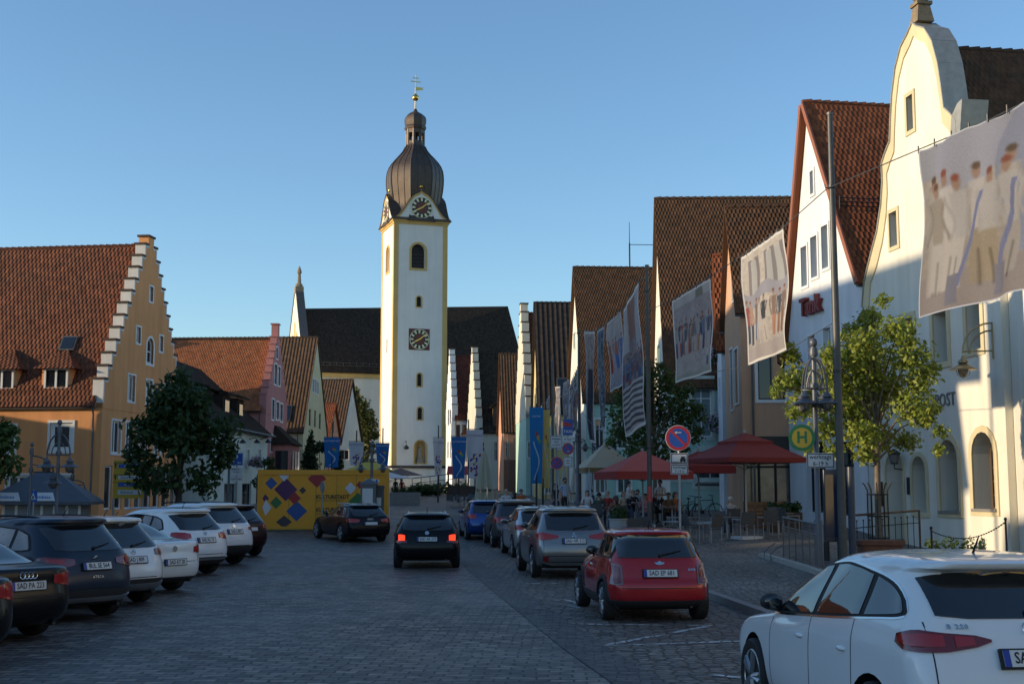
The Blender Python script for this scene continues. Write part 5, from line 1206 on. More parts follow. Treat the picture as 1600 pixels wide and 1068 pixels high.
REAR = {
 'suv': [(R_(0), 1.10, 1.495), (R_(.4), 1.10, 1.49), (R_(.62), 1.12, 1.455)],
 'wagon': [(R_(0), .985, 1.335), (R_(.4), .985, 1.33), (R_(.63), 1.0, 1.30)],
 'sedan': [(R_(0), 1.05, 1.36), (R_(.35), 1.05, 1.355), (R_(.56), 1.06, 1.30)],
 'mini': [(R_(0), .98, 1.335), (R_(.4), .98, 1.33), (R_(.62), .985, 1.30)],
 'mpv': [(R_(0), 1.05, 1.425), (R_(.4), 1.05, 1.42), (R_(.62), 1.07, 1.38)],
}
P_white = paint('car_white', (.74, .75, .75)); P_black = paint('car_black', (.006, .0065, .008)); P_navy = paint('car_slate_blue', (.020, .033, .055), .1, .3)
P_red = paint('car_red', (.36, .010, .016), .2); P_grey = paint('car_grey', (.22, .225, .235), .7, .3); P_silver = paint('car_silver', (.46, .48, .50), .7, .3); P_blue = paint('car_blue', (.01, .06, .26), .4, .25)
P_bronze = paint('car_anthracite', (.10, .10, .11), .6, .3)
def gp(px, Y): return ((px-800)/FPX*Y, Y)
# ---- right side
car('parked_car', 'white hatchback with wide red tail lights parked nearest on the right', 'car', (3.50, 8.6), R(7.0), 'mpv', 4.42, .898, 1.56, P_white, [(R_(0), 1.15, 1.45), (R_(.4), 1.15, 1.445), (R_(.62), 1.17, 1.40)], 'SAD A 2208', (.80, 3.53), .335, 'five', SIDE['mpv'],
    [([(R_(.30), 1.005, 1.02), (R_(.40), .975, 1.045), (R_(.60), .945, 1.06), (R_(.74), .94, 1.075), (S_(.30), .945, 1.07), (S_(.43), .985, 1.04)], M_taildark), ([(R_(.42), .985, 1.03), (R_(.55), .97, 1.04)], M_tail, 'light_element'), ([(R_(.62), .975, 1.045), (S_(.24), .97, 1.05), (S_(.38), .99, 1.035)], M_tail, 'light_element')],
    plate_z=.90, badge=('B 220', -.50, 1.10, .05), emblem=('star', 1.08), panel_lines=((1.12, .55, 1.08), (1.98, .32, 1.03), (3.0, .32, .95)), trim=M_chrome, lower=(.24, .42, M_clad), group='cars parked along the right kerb')
car('parked_car', 'small red hatchback with black arches and SAD EP 681 plate', 'car', (2.30, 20.0), R(6.0), 'mini', 3.63, .844, 1.416, P_red, REAR['mini'], 'SAD EP 681', (.62, 3.087), .30, 'nine', SIDE['mini'],
    [([(R_(.585), .585, .86), (R_(.64), .575, .885), (R_(.72), .58, .90), (S_(.22), .60, .86)], M_clear), ([(R_(.61), .61, .84), (R_(.66), .60, .86), (R_(.71), .60, .87)], M_taildark, 'light_element')],
    plate_z=.745, clad=True, bumper_z=(.19, .34), badge=('ONE', .50, .80, .05), emblem=('wings', .90), group='cars parked along the right kerb')
car('parked_car', 'grey metallic off-roader with a round sticker on its rear window, SAD NR 312 plate', 'car', (1.44, 29.8), R(6.5), 'suv', 4.66, .90, 1.66, P_grey, REAR['suv'], 'SAD NR 312', (.90, 3.52), .36, 'five', SIDE['suv'],
    [([(R_(.36), .93, .99), (R_(.55), .90, 1.02), (R_(.72), .88, 1.05), (S_(.32), .93, 1.05), (S_(.45), .98, 1.04)], M_tail), ([(R_(.60), .40, .52), (R_(.72), .42, .54)], M_taildark, 'reflector')],
    plate_z=.86, rails='silver', lower=(.25, .40, M_clad), skid=(.33, .38), emblem=('diamonds', .985), group='cars parked along the right kerb')
car('parked_car', 'silver estate parked between the two grey off-roaders', 'car', (.95, 39.2), R(7), 'mpv', 4.4, .89, 1.56, P_silver, REAR['mpv'], '', (.80, 3.5), .33, 'five', SIDE['mpv'],
    [([(R_(.45), .88, .98), (R_(.6), .86, 1.0), (R_(.74), .85, 1.0), (S_(.3), .88, 1.0)], M_tail)], plate_z=.82, rails='silver', emblem=('ring', .97), group='cars parked along the right kerb')
car('parked_car', 'anthracite off-roader behind the silver estate', 'car', (.25, 45.5), R(7), 'suv', 4.5, .91, 1.68, P_bronze, REAR['suv'], '', (.86, 3.5), .36, 'five', SIDE['suv'],
    [([(R_(.48), .88, 1.02), (R_(.6), .86, 1.04), (R_(.74), .86, 1.05), (S_(.33), .9, 1.04)], M_tail)], plate_z=.8, rails='silver', clad=True, emblem=('ring', .97), group='cars parked along the right kerb')
car('parked_car', 'bright blue hatchback, farthest of the cars along the right kerb', 'car', (-.90, 50.5), R(8), 'mpv', 4.2, .87, 1.55, P_blue, REAR['mpv'], '', (.78, 3.4), .31, 'five', SIDE['mpv'],
    [([(R_(.50), .86, 1.0), (R_(.62), .84, 1.02), (R_(.74), .84, 1.03), (S_(.3), .88, 1.03)], M_tail)], plate_z=.62, emblem=('ring', .92), group='cars parked along the right kerb')
# ---- on the road
car('driving_car', 'black estate with lit brake lights driving up the road', 'car', (-2.22, 33.8), R(4), 'wagon', 4.56, .885, 1.47, P_black, REAR['wagon'], 'SAD AR 373', (.85, 3.45), .32, 'dark', SIDE['wagon'],
    [([(R_(.58), .74, .86), (R_(.66), .72, .88), (R_(.74), .72, .88)], M_brake), ([(R_(.52), .68, .735), (R_(.74), .66, .725), (S_(.28), .70, .74)], M_taildark, 'lamp_housing')], plate_z=.76, rails='silver', emblem=('ring', .92), group='cars driving on the road')
car('driving_car', 'black estate with silver wheels turning left in front of the yellow container', 'car', (-5.35, 49.0), R(27), 'wagon', 4.7, .91, 1.45, P_black, REAR['wagon'], '', (.95, 3.76), .34, 'five', SIDE['wagon'],
    [([(R_(.42), .80, .88), (R_(.55), .76, .90), (R_(.73), .76, .91), (S_(.35), .79, .90)], M_tail)], plate_z=.72, rails='silver', emblem=('rings', .87), trim=M_chrome, group='cars driving on the road')
# ---- left side, parked at an angle
LG = 'cars parked aslant on the left'
def left_car(px, Y, head, *a, **k):
    """px, Y: the middle of the rear"""
    return car(*a[:2], 'car', ((px-800)/FPX*Y, Y), R(head), *a[2:], group=LG, rc=.40, **k)
left_car(-42, 14.6, 56, 'parked_car', 'black car cut off by the left edge of the photo', 'sedan', 4.7, .90, 1.44, P_black, REAR['sedan'], None, (.98, 3.76), .33, 'five', SIDE['sedan'],
    [([(R_(.45), .80, .94), (R_(.6), .77, .96), (R_(.75), .75, .97), (S_(.3), .80, .96)], M_tail)])
left_car(57, 17.2, 56, 'parked_car', 'black saloon with SAD PA 223 plate, chrome trim and four rings', 'sedan', 4.75, .91, 1.43, P_black, REAR['sedan'], 'SAD PA 223', (1.0, 3.8), .33, 'five', SIDE['sedan'],
    [([(R_(.40), .80, .91), (R_(.55), .77, .93), (R_(.72), .74, .95), (S_(.28), .78, .95), (S_(.36), .84, .93)], M_tail)], plate_z=.78, emblem=('rings', .92), trim=M_chrome)
left_car(163, 20.2, 57, 'parked_car', 'slate blue off-roader with dark red tail lights and silver skid plate', 'suv', 4.38, .92, 1.62, P_navy, REAR['suv'], 'BUL SE 564', (.84, 3.52), .355, 'five', SIDE['suv'],
    [([(R_(.38), .90, .98), (R_(.55), .86, 1.0), (R_(.74), .82, 1.02), (S_(.34), .88, 1.02), (S_(.42), .95, 1.0)], M_taildark), ([(R_(.56), .90, .975), (R_(.72), .86, .985), (S_(.28), .89, .985)], M_tail, 'light_element')], plate_z=.86, rails='black', clad=True, bumper_z=(.25, .50), skid=(.33, .39), badge=('ATECA', .0, .70, .055), emblem=('bar', 1.0))
left_car(220, 22.8, 56, 'parked_car', 'white crossover with dark rear window and SAD J 809 plate', 'suv', 4.42, .905, 1.57, P_white, [(R_(0), 1.06, 1.52), (R_(.4), 1.06, 1.51), (R_(.66), 1.08, 1.47)], 'SAD J 809', (.84, 3.54), .34, 'five', SIDE['suv'],
    [([(R_(.50), .93, 1.03), (R_(.62), .91, 1.05), (R_(.76), .90, 1.06), (S_(.36), .96, 1.05)], M_clear), ([(R_(.6), .95, 1.02), (R_(.74), .93, 1.03)], M_taildark, 'light_element')], plate_z=.84, lower=(.26, .50, M_clad), skid=(.30, .42), emblem=('star', 1.0))
left_car(281, 25.6, 56, 'parked_car', 'white saloon with a flat boot lid and SAD KT 20 plate', 'sedan', 4.76, .915, 1.47, P_white, REAR['sedan'], 'SAD KT 20', (1.0, 3.79), .33, 'five', SIDE['sedan'],
    [([(R_(.50), .80, .91), (R_(.62), .78, .93), (R_(.75), .78, .94), (S_(.30), .82, .94)], M_tail)], plate_z=.62, emblem=('ring', .88), lower=(.21, .33, M_clad))
left_car(330, 31.0, 55, 'parked_car', 'white off-roader with rounded red tail lights, left of the taller one', 'suv', 4.6, .93, 1.62, P_white, REAR['suv'], 'SAD XL 73', (.88, 3.68), .36, 'dark', SIDE['suv'],
    [([(R_(.42), .92, 1.02), (R_(.55), .89, 1.05), (R_(.74), .87, 1.06), (S_(.36), .92, 1.05)], M_tail)], plate_z=.86, rails='silver', lower=(.27, .46, M_clad), skid=(.40, .44), emblem=('star', 1.03))
left_car(374, 35.2, 55, 'parked_car', 'tall white off-roader with roof rails near the yellow container', 'suv', 4.75, .925, 1.72, P_white, REAR['suv'], 'SAD L 807', (.9, 3.74), .36, 'dark', SIDE['suv'],
    [([(R_(.52), .93, .99), (R_(.65), .91, 1.0), (R_(.76), .80, 1.0), (S_(.33), .78, .99)], M_tail)], plate_z=.88, rails='black', clad=True, bumper_z=(.25, .52), emblem=('ring', 1.02))
left_car(397, 40.0, 50, 'parked_car', 'dark off-roader with a reddish roof, last of the slanting row', 'suv', 4.4, .91, 1.62, paint('car_dark_maroon', (.028, .008, .009), .1), REAR['suv'], '', (.86, 3.5), .34, 'five', SIDE['suv'],
    [([(R_(.52), .88, 1.0), (R_(.65), .86, 1.02), (R_(.76), .86, 1.03), (S_(.33), .9, 1.02)], M_tail)], plate_z=.86)
# round sticker on the grey off-roader's window is built with the details
# ================================================================ unseen houses added to shade the square and bounce warm light
def long_house(name, label, x0, x1, Y0, Y1, eave, ridge, wall, roofm):
    o = thing(name, label, 'house', (x0, Y0, gz(Y0))); W, D = x1-x0, Y1-Y0
    mb = MB(); T = Matrix.Identity(4); mb.prism([(0, -1), (W, -1), (W, eave), (W/2, ridge), (0, eave)], 0, D); mb.build('wall', wall, o)
    rf = MB(); L_ = math.hypot(W/2, ridge-eave)
    for sg in (-1, 1):
        xe = W/2+sg*(W/2+.4); ze = eave-.4*(ridge-eave)/(W/2)
        a, b, c, d = (W/2, -.3, ridge+.15), (W/2, D+.3, ridge+.15), (xe, D+.3, ze+.15), (xe, -.3, ze+.15); rf.quad(a, b, c, d, 0, [(0, L_), (D, L_), (D, 0), (0, 0)])
    rf.build('roof', roofm, o)
    for i in range(int(D/3)):
        for z in (1.2, 4.4, 7.4):
            if z+1.8 < eave: w = MB(); w.bb((W+.0, 1+i*3, z), (W+.06, 2.1+i*3, z+1.7)); w.build('window', M_glass, o)
    return o
long_house('unseen_house', 'unseen tall cream house left of the picture, sized to shade the inn', -44, -30, 32.8, 66, 9.0, 17.6, W_cream, T_brown)
long_house('unseen_house', 'unseen low outbuilding added left of the picture to keep sun off the road', -40, -30, 29.3, 32.7, 4.5, 6.6, W_ochre, T_red)
long_house('unseen_house', 'unseen low yellow house left of the picture, sized to shade the street', -40, -30, 21.2, 29.2, 5.0, 8.6, W_straw, T_red)
long_house('unseen_house', 'unseen pale green house left of the picture, raised to shade the house opposite', -40, -30, 8, 21, 6.5, 11.6, W_green, T_brown)
long_house('unseen_house', 'unseen low white house left, behind the photographer, added to shade the street', -40, -30, -30, 7.8, 5.5, 9.0, W_white, T_brown)
long_house('unseen_house', 'unseen small house left of the picture, added to shade the ochre house wall', -52, -39, 66.2, 69.2, 5.0, 8.2, W_white, T_red)
long_house('unseen_house', 'unseen cream house added right of the picture for warm bounced light', 20, 34, 4, 28, 7.5, 12, W_cream, T_red)  # right-hand pair added unseen to bounce warm light
long_house('unseen_house', 'unseen straw house behind the photographer, added for warm bounced light', 20, 34, -30, 2, 7.5, 12, W_straw, T_brown)

# ================================================================ trees and plants
L_light = leaf_mat('leaf_fresh_green', (.32, .34, .055), (.17, .235, .034))
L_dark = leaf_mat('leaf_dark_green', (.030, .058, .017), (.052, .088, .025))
L_mid = leaf_mat('leaf_mid_green', (.055, .10, .024), (.09, .14, .034))
L_yel = leaf_mat('leaf_yellowing', (.14, .15, .035), (.085, .10, .02))
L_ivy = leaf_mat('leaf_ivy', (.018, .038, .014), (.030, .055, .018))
M_bark = mat('bark', (.16, .125, .09), .9, var=.35, vscale=9, bump=.5, bscale=14)
M_barkd = mat('dark_bark', (.06, .048, .038), .9, var=.3, vscale=9, bump=.5, bscale=14)
rng = np.random.default_rng(11)
def leaves(name, blobs, n, size, m, parent, shell=.55, flat=.0, up=.3, hang=0.):
    """n separate leaf faces spread through the crown, denser towards each clump's surface"""
    vol = np.array([b[3]**2 for b in blobs]); pick = rng.choice(len(blobs), n, p=vol/vol.sum()); B = np.array(blobs)[pick]
    d = rng.normal(size=(n, 3)); d /= np.linalg.norm(d, axis=1)[:, None]
    r = (shell+(1-shell)*rng.random(n)**.6)*(1+.16*rng.normal(size=n))
    c = B[:, :3]+d*(r*B[:, 3])[:, None]*np.array([1, 1, .85])
    nrm = d*.6+rng.normal(size=(n, 3))*.6+np.array([0, 0, up]); nrm /= np.linalg.norm(nrm, axis=1)[:, None]
    a = np.cross(nrm, rng.normal(size=(n, 3))); a /= np.linalg.norm(a, axis=1)[:, None]; b = np.cross(nrm, a)
    a[:, 2] -= hang; s = size*(.6+.8*rng.random(n))[:, None]
    p0, p1, p2, p3 = c-a*s*.55, c+b*s*.32-nrm*s*.06, c+a*s*.55, c-b*s*.32-nrm*s*.06
    V_ = np.stack([p0, p1, p2, p3], 1).reshape(-1, 3); me = bpy.data.meshes.new(name)
    me.from_pydata(V_.tolist(), [], [(4*i, 4*i+1, 4*i+2, 4*i+3) for i in range(n)]); me.materials.append(m)
    return link(name, me, parent)
def clumps(c, rad, n, rmin, rmax, seed=1, squash=1.0):
    r_ = np.random.default_rng(seed); out = []
    for i in range(n):
        d = r_.normal(size=3); d /= np.linalg.norm(d); k = r_.random()**.45*.80
        out.append((c[0]+d[0]*rad[0]*k, c[1]+d[1]*rad[1]*k, c[2]+d[2]*rad[2]*k*squash, rmin+(rmax-rmin)*r_.random()))
    return out
def tree(name, label, loc, trunk_h, trunk_r, blobs, n, size, lm, bark, lean=(0, 0), limbs=14, twig=.02, **k):
    o = thing(name, label, 'tree', loc); t = MB()
    top = Vector((lean[0], lean[1], trunk_h)); cz = np.mean([b[2] for b in blobs])
    t.tube([(0, 0, -.2), (0, 0, .12), (lean[0]*.3, lean[1]*.3, trunk_h*.5), top, (lean[0]*1.2, lean[1]*1.2, max(cz, trunk_h+.4)), (lean[0], lean[1], max(b[2] for b in blobs))], [trunk_r*1.5, trunk_r*1.05, trunk_r*.9, trunk_r*.75, trunk_r*.45, trunk_r*.12], 10)
    for i, b in enumerate(sorted(blobs, key=lambda q: -q[3])[:limbs]):
        z0 = trunk_h*.85+(max(b[2]-trunk_h, 0))*.35; p = Vector((lean[0], lean[1], z0)); q = Vector(b[:3]); mid = (p+q)/2+Vector((0, 0, .25*(q-p).length*.4))
        t.tube([p, mid, q], [trunk_r*.38, trunk_r*.24, twig], 6)
        for j in range(3):
            e = q+Vector(rng.normal(size=3).tolist())*b[3]*.6; t.tube([q.lerp(mid, .3), e], [twig*1.2, twig*.5], 4)
    t.build('trunk', bark, o, smooth=60); leaves('crown', blobs, n, size, lm, o, **k); return o
# young tree in front of the inn
YT = 34.0; s_ = FPX/YT; xt = (1367-800)/s_; g_ = pz(xt, YT); tz = lambda py: P(0, py, YT).z-g_; tx = lambda px: (px-1376)/s_
bl = []
for px, py, r_ in ((1380, 478, 14), (1374, 498, 22), (1362, 520, 30), (1398, 524, 30), (1342, 548, 36), (1385, 556, 38), (1420, 560, 34), (1300, 560, 22), (1262, 552, 16), (1250, 545, 14), (1310, 590, 36), (1350, 592, 40), (1400, 600, 42), (1440, 596, 30), (1452, 580, 14), (1262, 588, 26), (1240, 596, 18), (1222, 612, 13), (1275, 625, 30), (1325, 634, 40), (1375, 640, 40), (1425, 638, 36), (1455, 650, 22), (1470, 640, 12), (1250, 645, 18), (1300, 670, 28), (1345, 680, 32), (1395, 682, 30), (1440, 688, 22), (1462, 676, 14), (1310, 705, 16), (1350, 712, 18), (1455, 705, 12), (1285, 700, 14)):
    bl.append((tx(px), rng.uniform(-1.1, 1.1), tz(py), r_/s_*1.02))
tree('young_tree', 'slender young tree with bright sunlit leaves beside the iron tree guard', (xt, YT, g_), tz(700), .095, bl, 12500, .125, L_light, M_bark, lean=(.03, 0), limbs=26, twig=.012, shell=.25)
# chestnut on the left
YC = 50.0; s_ = FPX/YC; xc = (283-800)/s_; g_ = gz(YC); bl = clumps((0, 0, 5.0-.2), (1.35, 1.3, 2.1), 34, .45, .95, 5)
bl = [(x*(1.0 if z < 6 else .6), y, z, r) for x, y, z, r in bl]+[(-.1, 0, 6.25, .55), (-1.5, 0, 4.2, .7), (1.6, 0, 4.3, .75), (1.5, .2, 3.2, .7), (-1.5, 0, 3.0, .7), (-.4, -.5, 2.4, .8), (.9, .3, 2.3, .75), (-1.3, 0, 2.2, .5), (1.8, 0, 3.6, .5), (-1.75, 0, 3.4, .45)]
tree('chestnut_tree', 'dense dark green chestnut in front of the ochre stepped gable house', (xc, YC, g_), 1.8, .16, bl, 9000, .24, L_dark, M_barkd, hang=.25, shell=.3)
YB = 44; s_ = FPX/YB; bl = clumps((0, 0, 3.2), (.9, .9, 1.4), 14, .4, .7, 8)
tree('small_tree', 'small green tree at the left edge of the photo', ((-8-800)/s_, YB, gz(YB)), 1.4, .1, bl, 1800, .22, L_mid, M_barkd)
# tree over the terrace
YM = 56.0; s_ = FPX/YM; xm = (1022-800)/s_; g_ = pz(xm, YM); tz = lambda py: P(0, py, YM).z-g_; tx = lambda px: (px-1026)/s_; bl = []
for px, py, r_ in ((1022, 575, 20), (1000, 592, 24), (1042, 595, 26), (1022, 610, 30), (980, 620, 24), (1060, 622, 26), (1075, 612, 12), (1000, 640, 30), (1040, 645, 34), (965, 650, 18), (1075, 650, 24), (1092, 640, 14), (1100, 655, 9), (975, 675, 22), (1010, 680, 32), (1055, 685, 28), (1085, 680, 18), (990, 705, 20), (1030, 712, 24), (1066, 708, 16), (960, 690, 12), (1098, 672, 10), (1008, 560, 8), (1040, 570, 10)):
    bl.append((tx(px), rng.uniform(-1.0, 1.0), tz(py), r_/s_))
tree('terrace_tree', 'dark leafy tree rising over the cafe terrace parasols', (xm, YM, g_), tz(715), .10, bl, 6200, .17, L_mid, M_bark, limbs=20, twig=.012, shell=.25)
# sunlit tree by the church
YL = 158; s_ = FPX/YL; g_ = gz(YL); tz = lambda py: P(0, py, YL).z-g_; bl = []
for px, py, r_ in ((552, 612, 9), (548, 626, 14), (562, 632, 15), (540, 642, 12), (566, 650, 18), (552, 660, 18), (578, 664, 14), (540, 668, 10), (568, 680, 16), (585, 680, 8), (556, 690, 12), (578, 700, 12), (570, 716, 9)): bl.append(((px-560)/s_, rng.uniform(-.8, .8), tz(py), r_/s_*1.05))
tree('church_tree', 'sunlit yellowish tree in front of the church wall left of the tower', ((560-800)/s_, YL, g_), 4.0, .25, bl, 4200, .42, L_yel, M_barkd, shell=.3)
def bush(name, label, px, Y, blobs, n, size, lm, cat='shrub', g=None, pot=None):
    o = thing(name, label, cat, ((px-800)/FPX*Y, Y, gz(Y) if g is None else g)); leaves('foliage', blobs, n, size, lm, o, shell=.35)
    st = MB()
    for b in blobs[:6]: st.tube([(b[0]*.3, b[1]*.3, -.05), (b[0], b[1], b[2])], [.05, .02], 5)
    st.build('stem', M_barkd, o); return o
s_ = FPX/104
bush('cypress', 'dark pointed cypress in front of the pale yellow house', 486, 104, [(0, 0, .5+i*.42, .85*(1-i/11)+.12) for i in range(11)], 2600, .24, L_ivy, 'tree', g=gz(104)+.9)
bush('ivy_arch', 'rounded dark ivy arch beside the cypress', 505, 105, [(math.cos(a)*1.25, 0, 2.2+math.sin(a)*1.3, .55) for a in np.linspace(0, math.pi, 8)]+[(1.3, 0, .9+i*.5, .5) for i in range(3)], 1700, .24, L_ivy, g=gz(105)+.9)
bush('potted_shrub', 'leafy potted shrub behind the left part of the yellow container', 425, 90, [(x, 0, z, .42) for x, z in ((-.6, .8), (0, 1.3), (.5, .7), (-.2, 1.9), (.9, .5), (.2, .6), (-.9, .4))], 700, .26, L_dark, g=2.2)
bush('planter_shrub', 'low green shrub in front of the church steps right of the tower', 668, 120, [(x, 0, .5, .6) for x in (-1.2, -.5, .2, .8)], 800, .25, L_dark)
bush('flower_bed_shrub', 'wide green flower bed at the foot of the white stepped houses', 690, 125, [(x, rng.uniform(-.5, .5), .6, .7) for x in (-2, -1.2, -.4, .5, 1.3, 2.1)], 1300, .25, L_mid)
bush('wall_plant', 'thin weeds growing along the base of the inn wall', 1500, 39.6, [(x, 0, .3, .28) for x in (-1.0, -.5, .1, .6)], 260, .12, L_mid, 'plant', g=.1)
M_flower = leaf_mat('petal_mauve', (.42, .22, .42), (.60, .50, .55))
def flower_basket(label, p, r_=.45):
    o = thing('flower_basket', label, 'flowers', p); leaves('foliage', [(0, 0, .05, r_), (r_*.6, 0, -.1, r_*.7), (-r_*.6, 0, -.05, r_*.7)], 260, .16, L_dark, o); leaves('blossom', [(0, 0, .1, r_*1.05), (r_*.6, 0, -.05, r_*.7), (-r_*.5, 0, 0, r_*.75)], 320, .13, M_flower, o, shell=.8)
    b = MB(); b.lathe([(.1, -.35), (.28, -.05), (.3, 0)], 10); b.build('basket', M_wood, o)
flower_basket('mauve flowers hanging on the downpipe beside the arched window', P(1127, 662, 67.2), .62)
flower_basket('flowers hanging high beside the large mint house roof', P(1124, 556, 67.2), .55)
flower_basket('dark red flower box under a window of the low pale green house', P(391, 722, 93.3)+Vector((.5, 0, 0)), .5)
# ================================================================ poles, wires and the hanging photographs
M_pole = mat('weathered_pole', (.075, .077, .075), .5, metal=.35, var=.2, vscale=5)
def pole(px, py_base, Y, py_top, name='banner_pole', label='', r=.085, collar=None, group='banner poles along the right kerb'):
    a = P(px, py_base, Y); x = a.x; g = pz(x, Y) if x > kerb_x(Y) else gz(Y); zt = P(px, py_top, Y).z
    o = thing(name, label, 'pole', (x, Y, g), 0, group); b = MB(); b.tube([(0, 0, -.1), (0, 0, (zt-g)*.5), (0, 0, zt-g)], [r*1.1, r, r*.72], 12); b.build('shaft', M_pole, o, smooth=60)
    c = MB(); c.disc((0, 0, zt-g), (0, 0, 1), r*.9, .06, 12); c.build('cap', M_lead, o)
    if collar:
        for py in collar:
            z = P(px, py, Y).z-g; c = MB(); c.disc((0, 0, z), (0, 0, 1), r*1.12, .07, 12); c.tube([(0, 0, z), (-.16, -.05, z-.03), (-.18, -.05, z+.05)], .012, 5); c.build('hook_collar', M_dark, o)
    return o
PL1 = pole(1317, 868, 28.6, 178, label='tall grey banner pole in front of the white gabled house', collar=(292, 580))
PL2 = pole(1016, 835, 47.0, 415, label='tall steel banner pole with a red sticker, beside the terrace tree', collar=(455, 700))
PL3 = pole(906, 800, 62.0, 515, label='thin banner pole left of the dark narrow banner', r=.08, collar=(520,))
PL4 = pole(864, 800, 78.0, 563, label='thin dark banner pole before the straw yellow house', r=.08)
stk = MB(); stk.disc((0, 0, 1.52), (0, 0, 1), .099, .55, 12); stk.build('sticker', mat('sticker_red', (.42, .05, .05), .5), PL2)
def canvas(c): return np.array(c, float)
def paint_people(img, rows, seed, y0, y1, xs=None, cols=None):
    """a printed group portrait: standing figures in coloured clothes"""
    r = np.random.default_rng(seed); H, W = img.shape[:2]; yy, xx = np.mgrid[0:H, 0:W]; v = 1-yy/(H-1); u = xx/(W-1)
    cols = cols or [(.55, .5, .45), (.5, .10, .08), (.12, .14, .2), (.6, .58, .55), (.35, .22, .15), (.2, .28, .42), (.45, .42, .36), (.08, .08, .09), (.55, .3, .2)]
    for k in range(rows):
        n = xs or 9
        for i in range(n):
            x = (i+.5+r.uniform(-.25, .25)+(k % 2)*.3)/n; top = y1-k*.05+r.uniform(-.02, .02); h = (top-y0)*(1-.0*k); w = .42/n
            def blob(cx, cy, rx, ry, c, a=1.):
                m = (((u-cx)/rx)**2+((v-cy)/ry)**2 < 1); img[m] = img[m]*(1-a)+np.array(c)*a
            c1, c2 = cols[r.integers(len(cols))], cols[r.integers(len(cols))]
            lean = r.uniform(-.02, .02)
            m = (np.abs(u-x-lean*.5) < w*.62) & (v > y0+r.uniform(0, .03)) & (v < y0+h*.5); img[m] = np.array(c2)*r.uniform(.8, 1.1)
            m = (np.abs(u-x) < w*.1) & (v > y0) & (v < y0+h*.3); img[m] *= .6
            g_ = np.mean(c1); c1 = tuple(.62*q+.38*g_ for q in c1); m = (np.abs(u-x-lean) < w*(.50+.25*(v-y0-h*.48)/(h*.36))) & (v > y0+h*.46) & (v < y0+h*.85); img[m] = np.array(c1)*r.uniform(.85, 1.1)
            for sg in (-1, 1): m = (np.abs(u-x-lean-sg*w*(.85+.3*np.sin(v*20+i))) < w*.14) & (v > y0+h*.45) & (v < y0+h*.84); img[m] = np.array(c1)*.85
            blob(x+lean*1.3, y0+h*.92, w*.36, h*.065, (.44, .31, .24)); blob(x+lean*1.3, y0+h*.965, w*.37, h*.032, (.17+.2*r.random(), .13, .09))
    return img
def soften(img, n=1, keep=.0):
    for _ in range(n):
        p = np.pad(img, ((1, 1), (1, 1), (0, 0)), mode='edge'); img = (p[:-2, 1:-1]+p[2:, 1:-1]+p[1:-1, :-2]+p[1:-1, 2:]+2*p[1:-1, 1:-1])/6
    return img
def base_img(W, H, top, bot, seed=0, noise=.06):
    r = np.random.default_rng(seed); v = np.linspace(1, 0, H)[:, None, None]; img = np.array(top)*v+np.array(bot)*(1-v); img = np.repeat(img, W, 1)
    n = r.normal(size=(H//6+2, W//6+2)); n = np.kron(n, np.ones((6, 6)))[:H, :W]; return np.clip(img*(1+noise*n[..., None]), 0, 1)
M_print = attr_mat('banner_print', .75, .30)
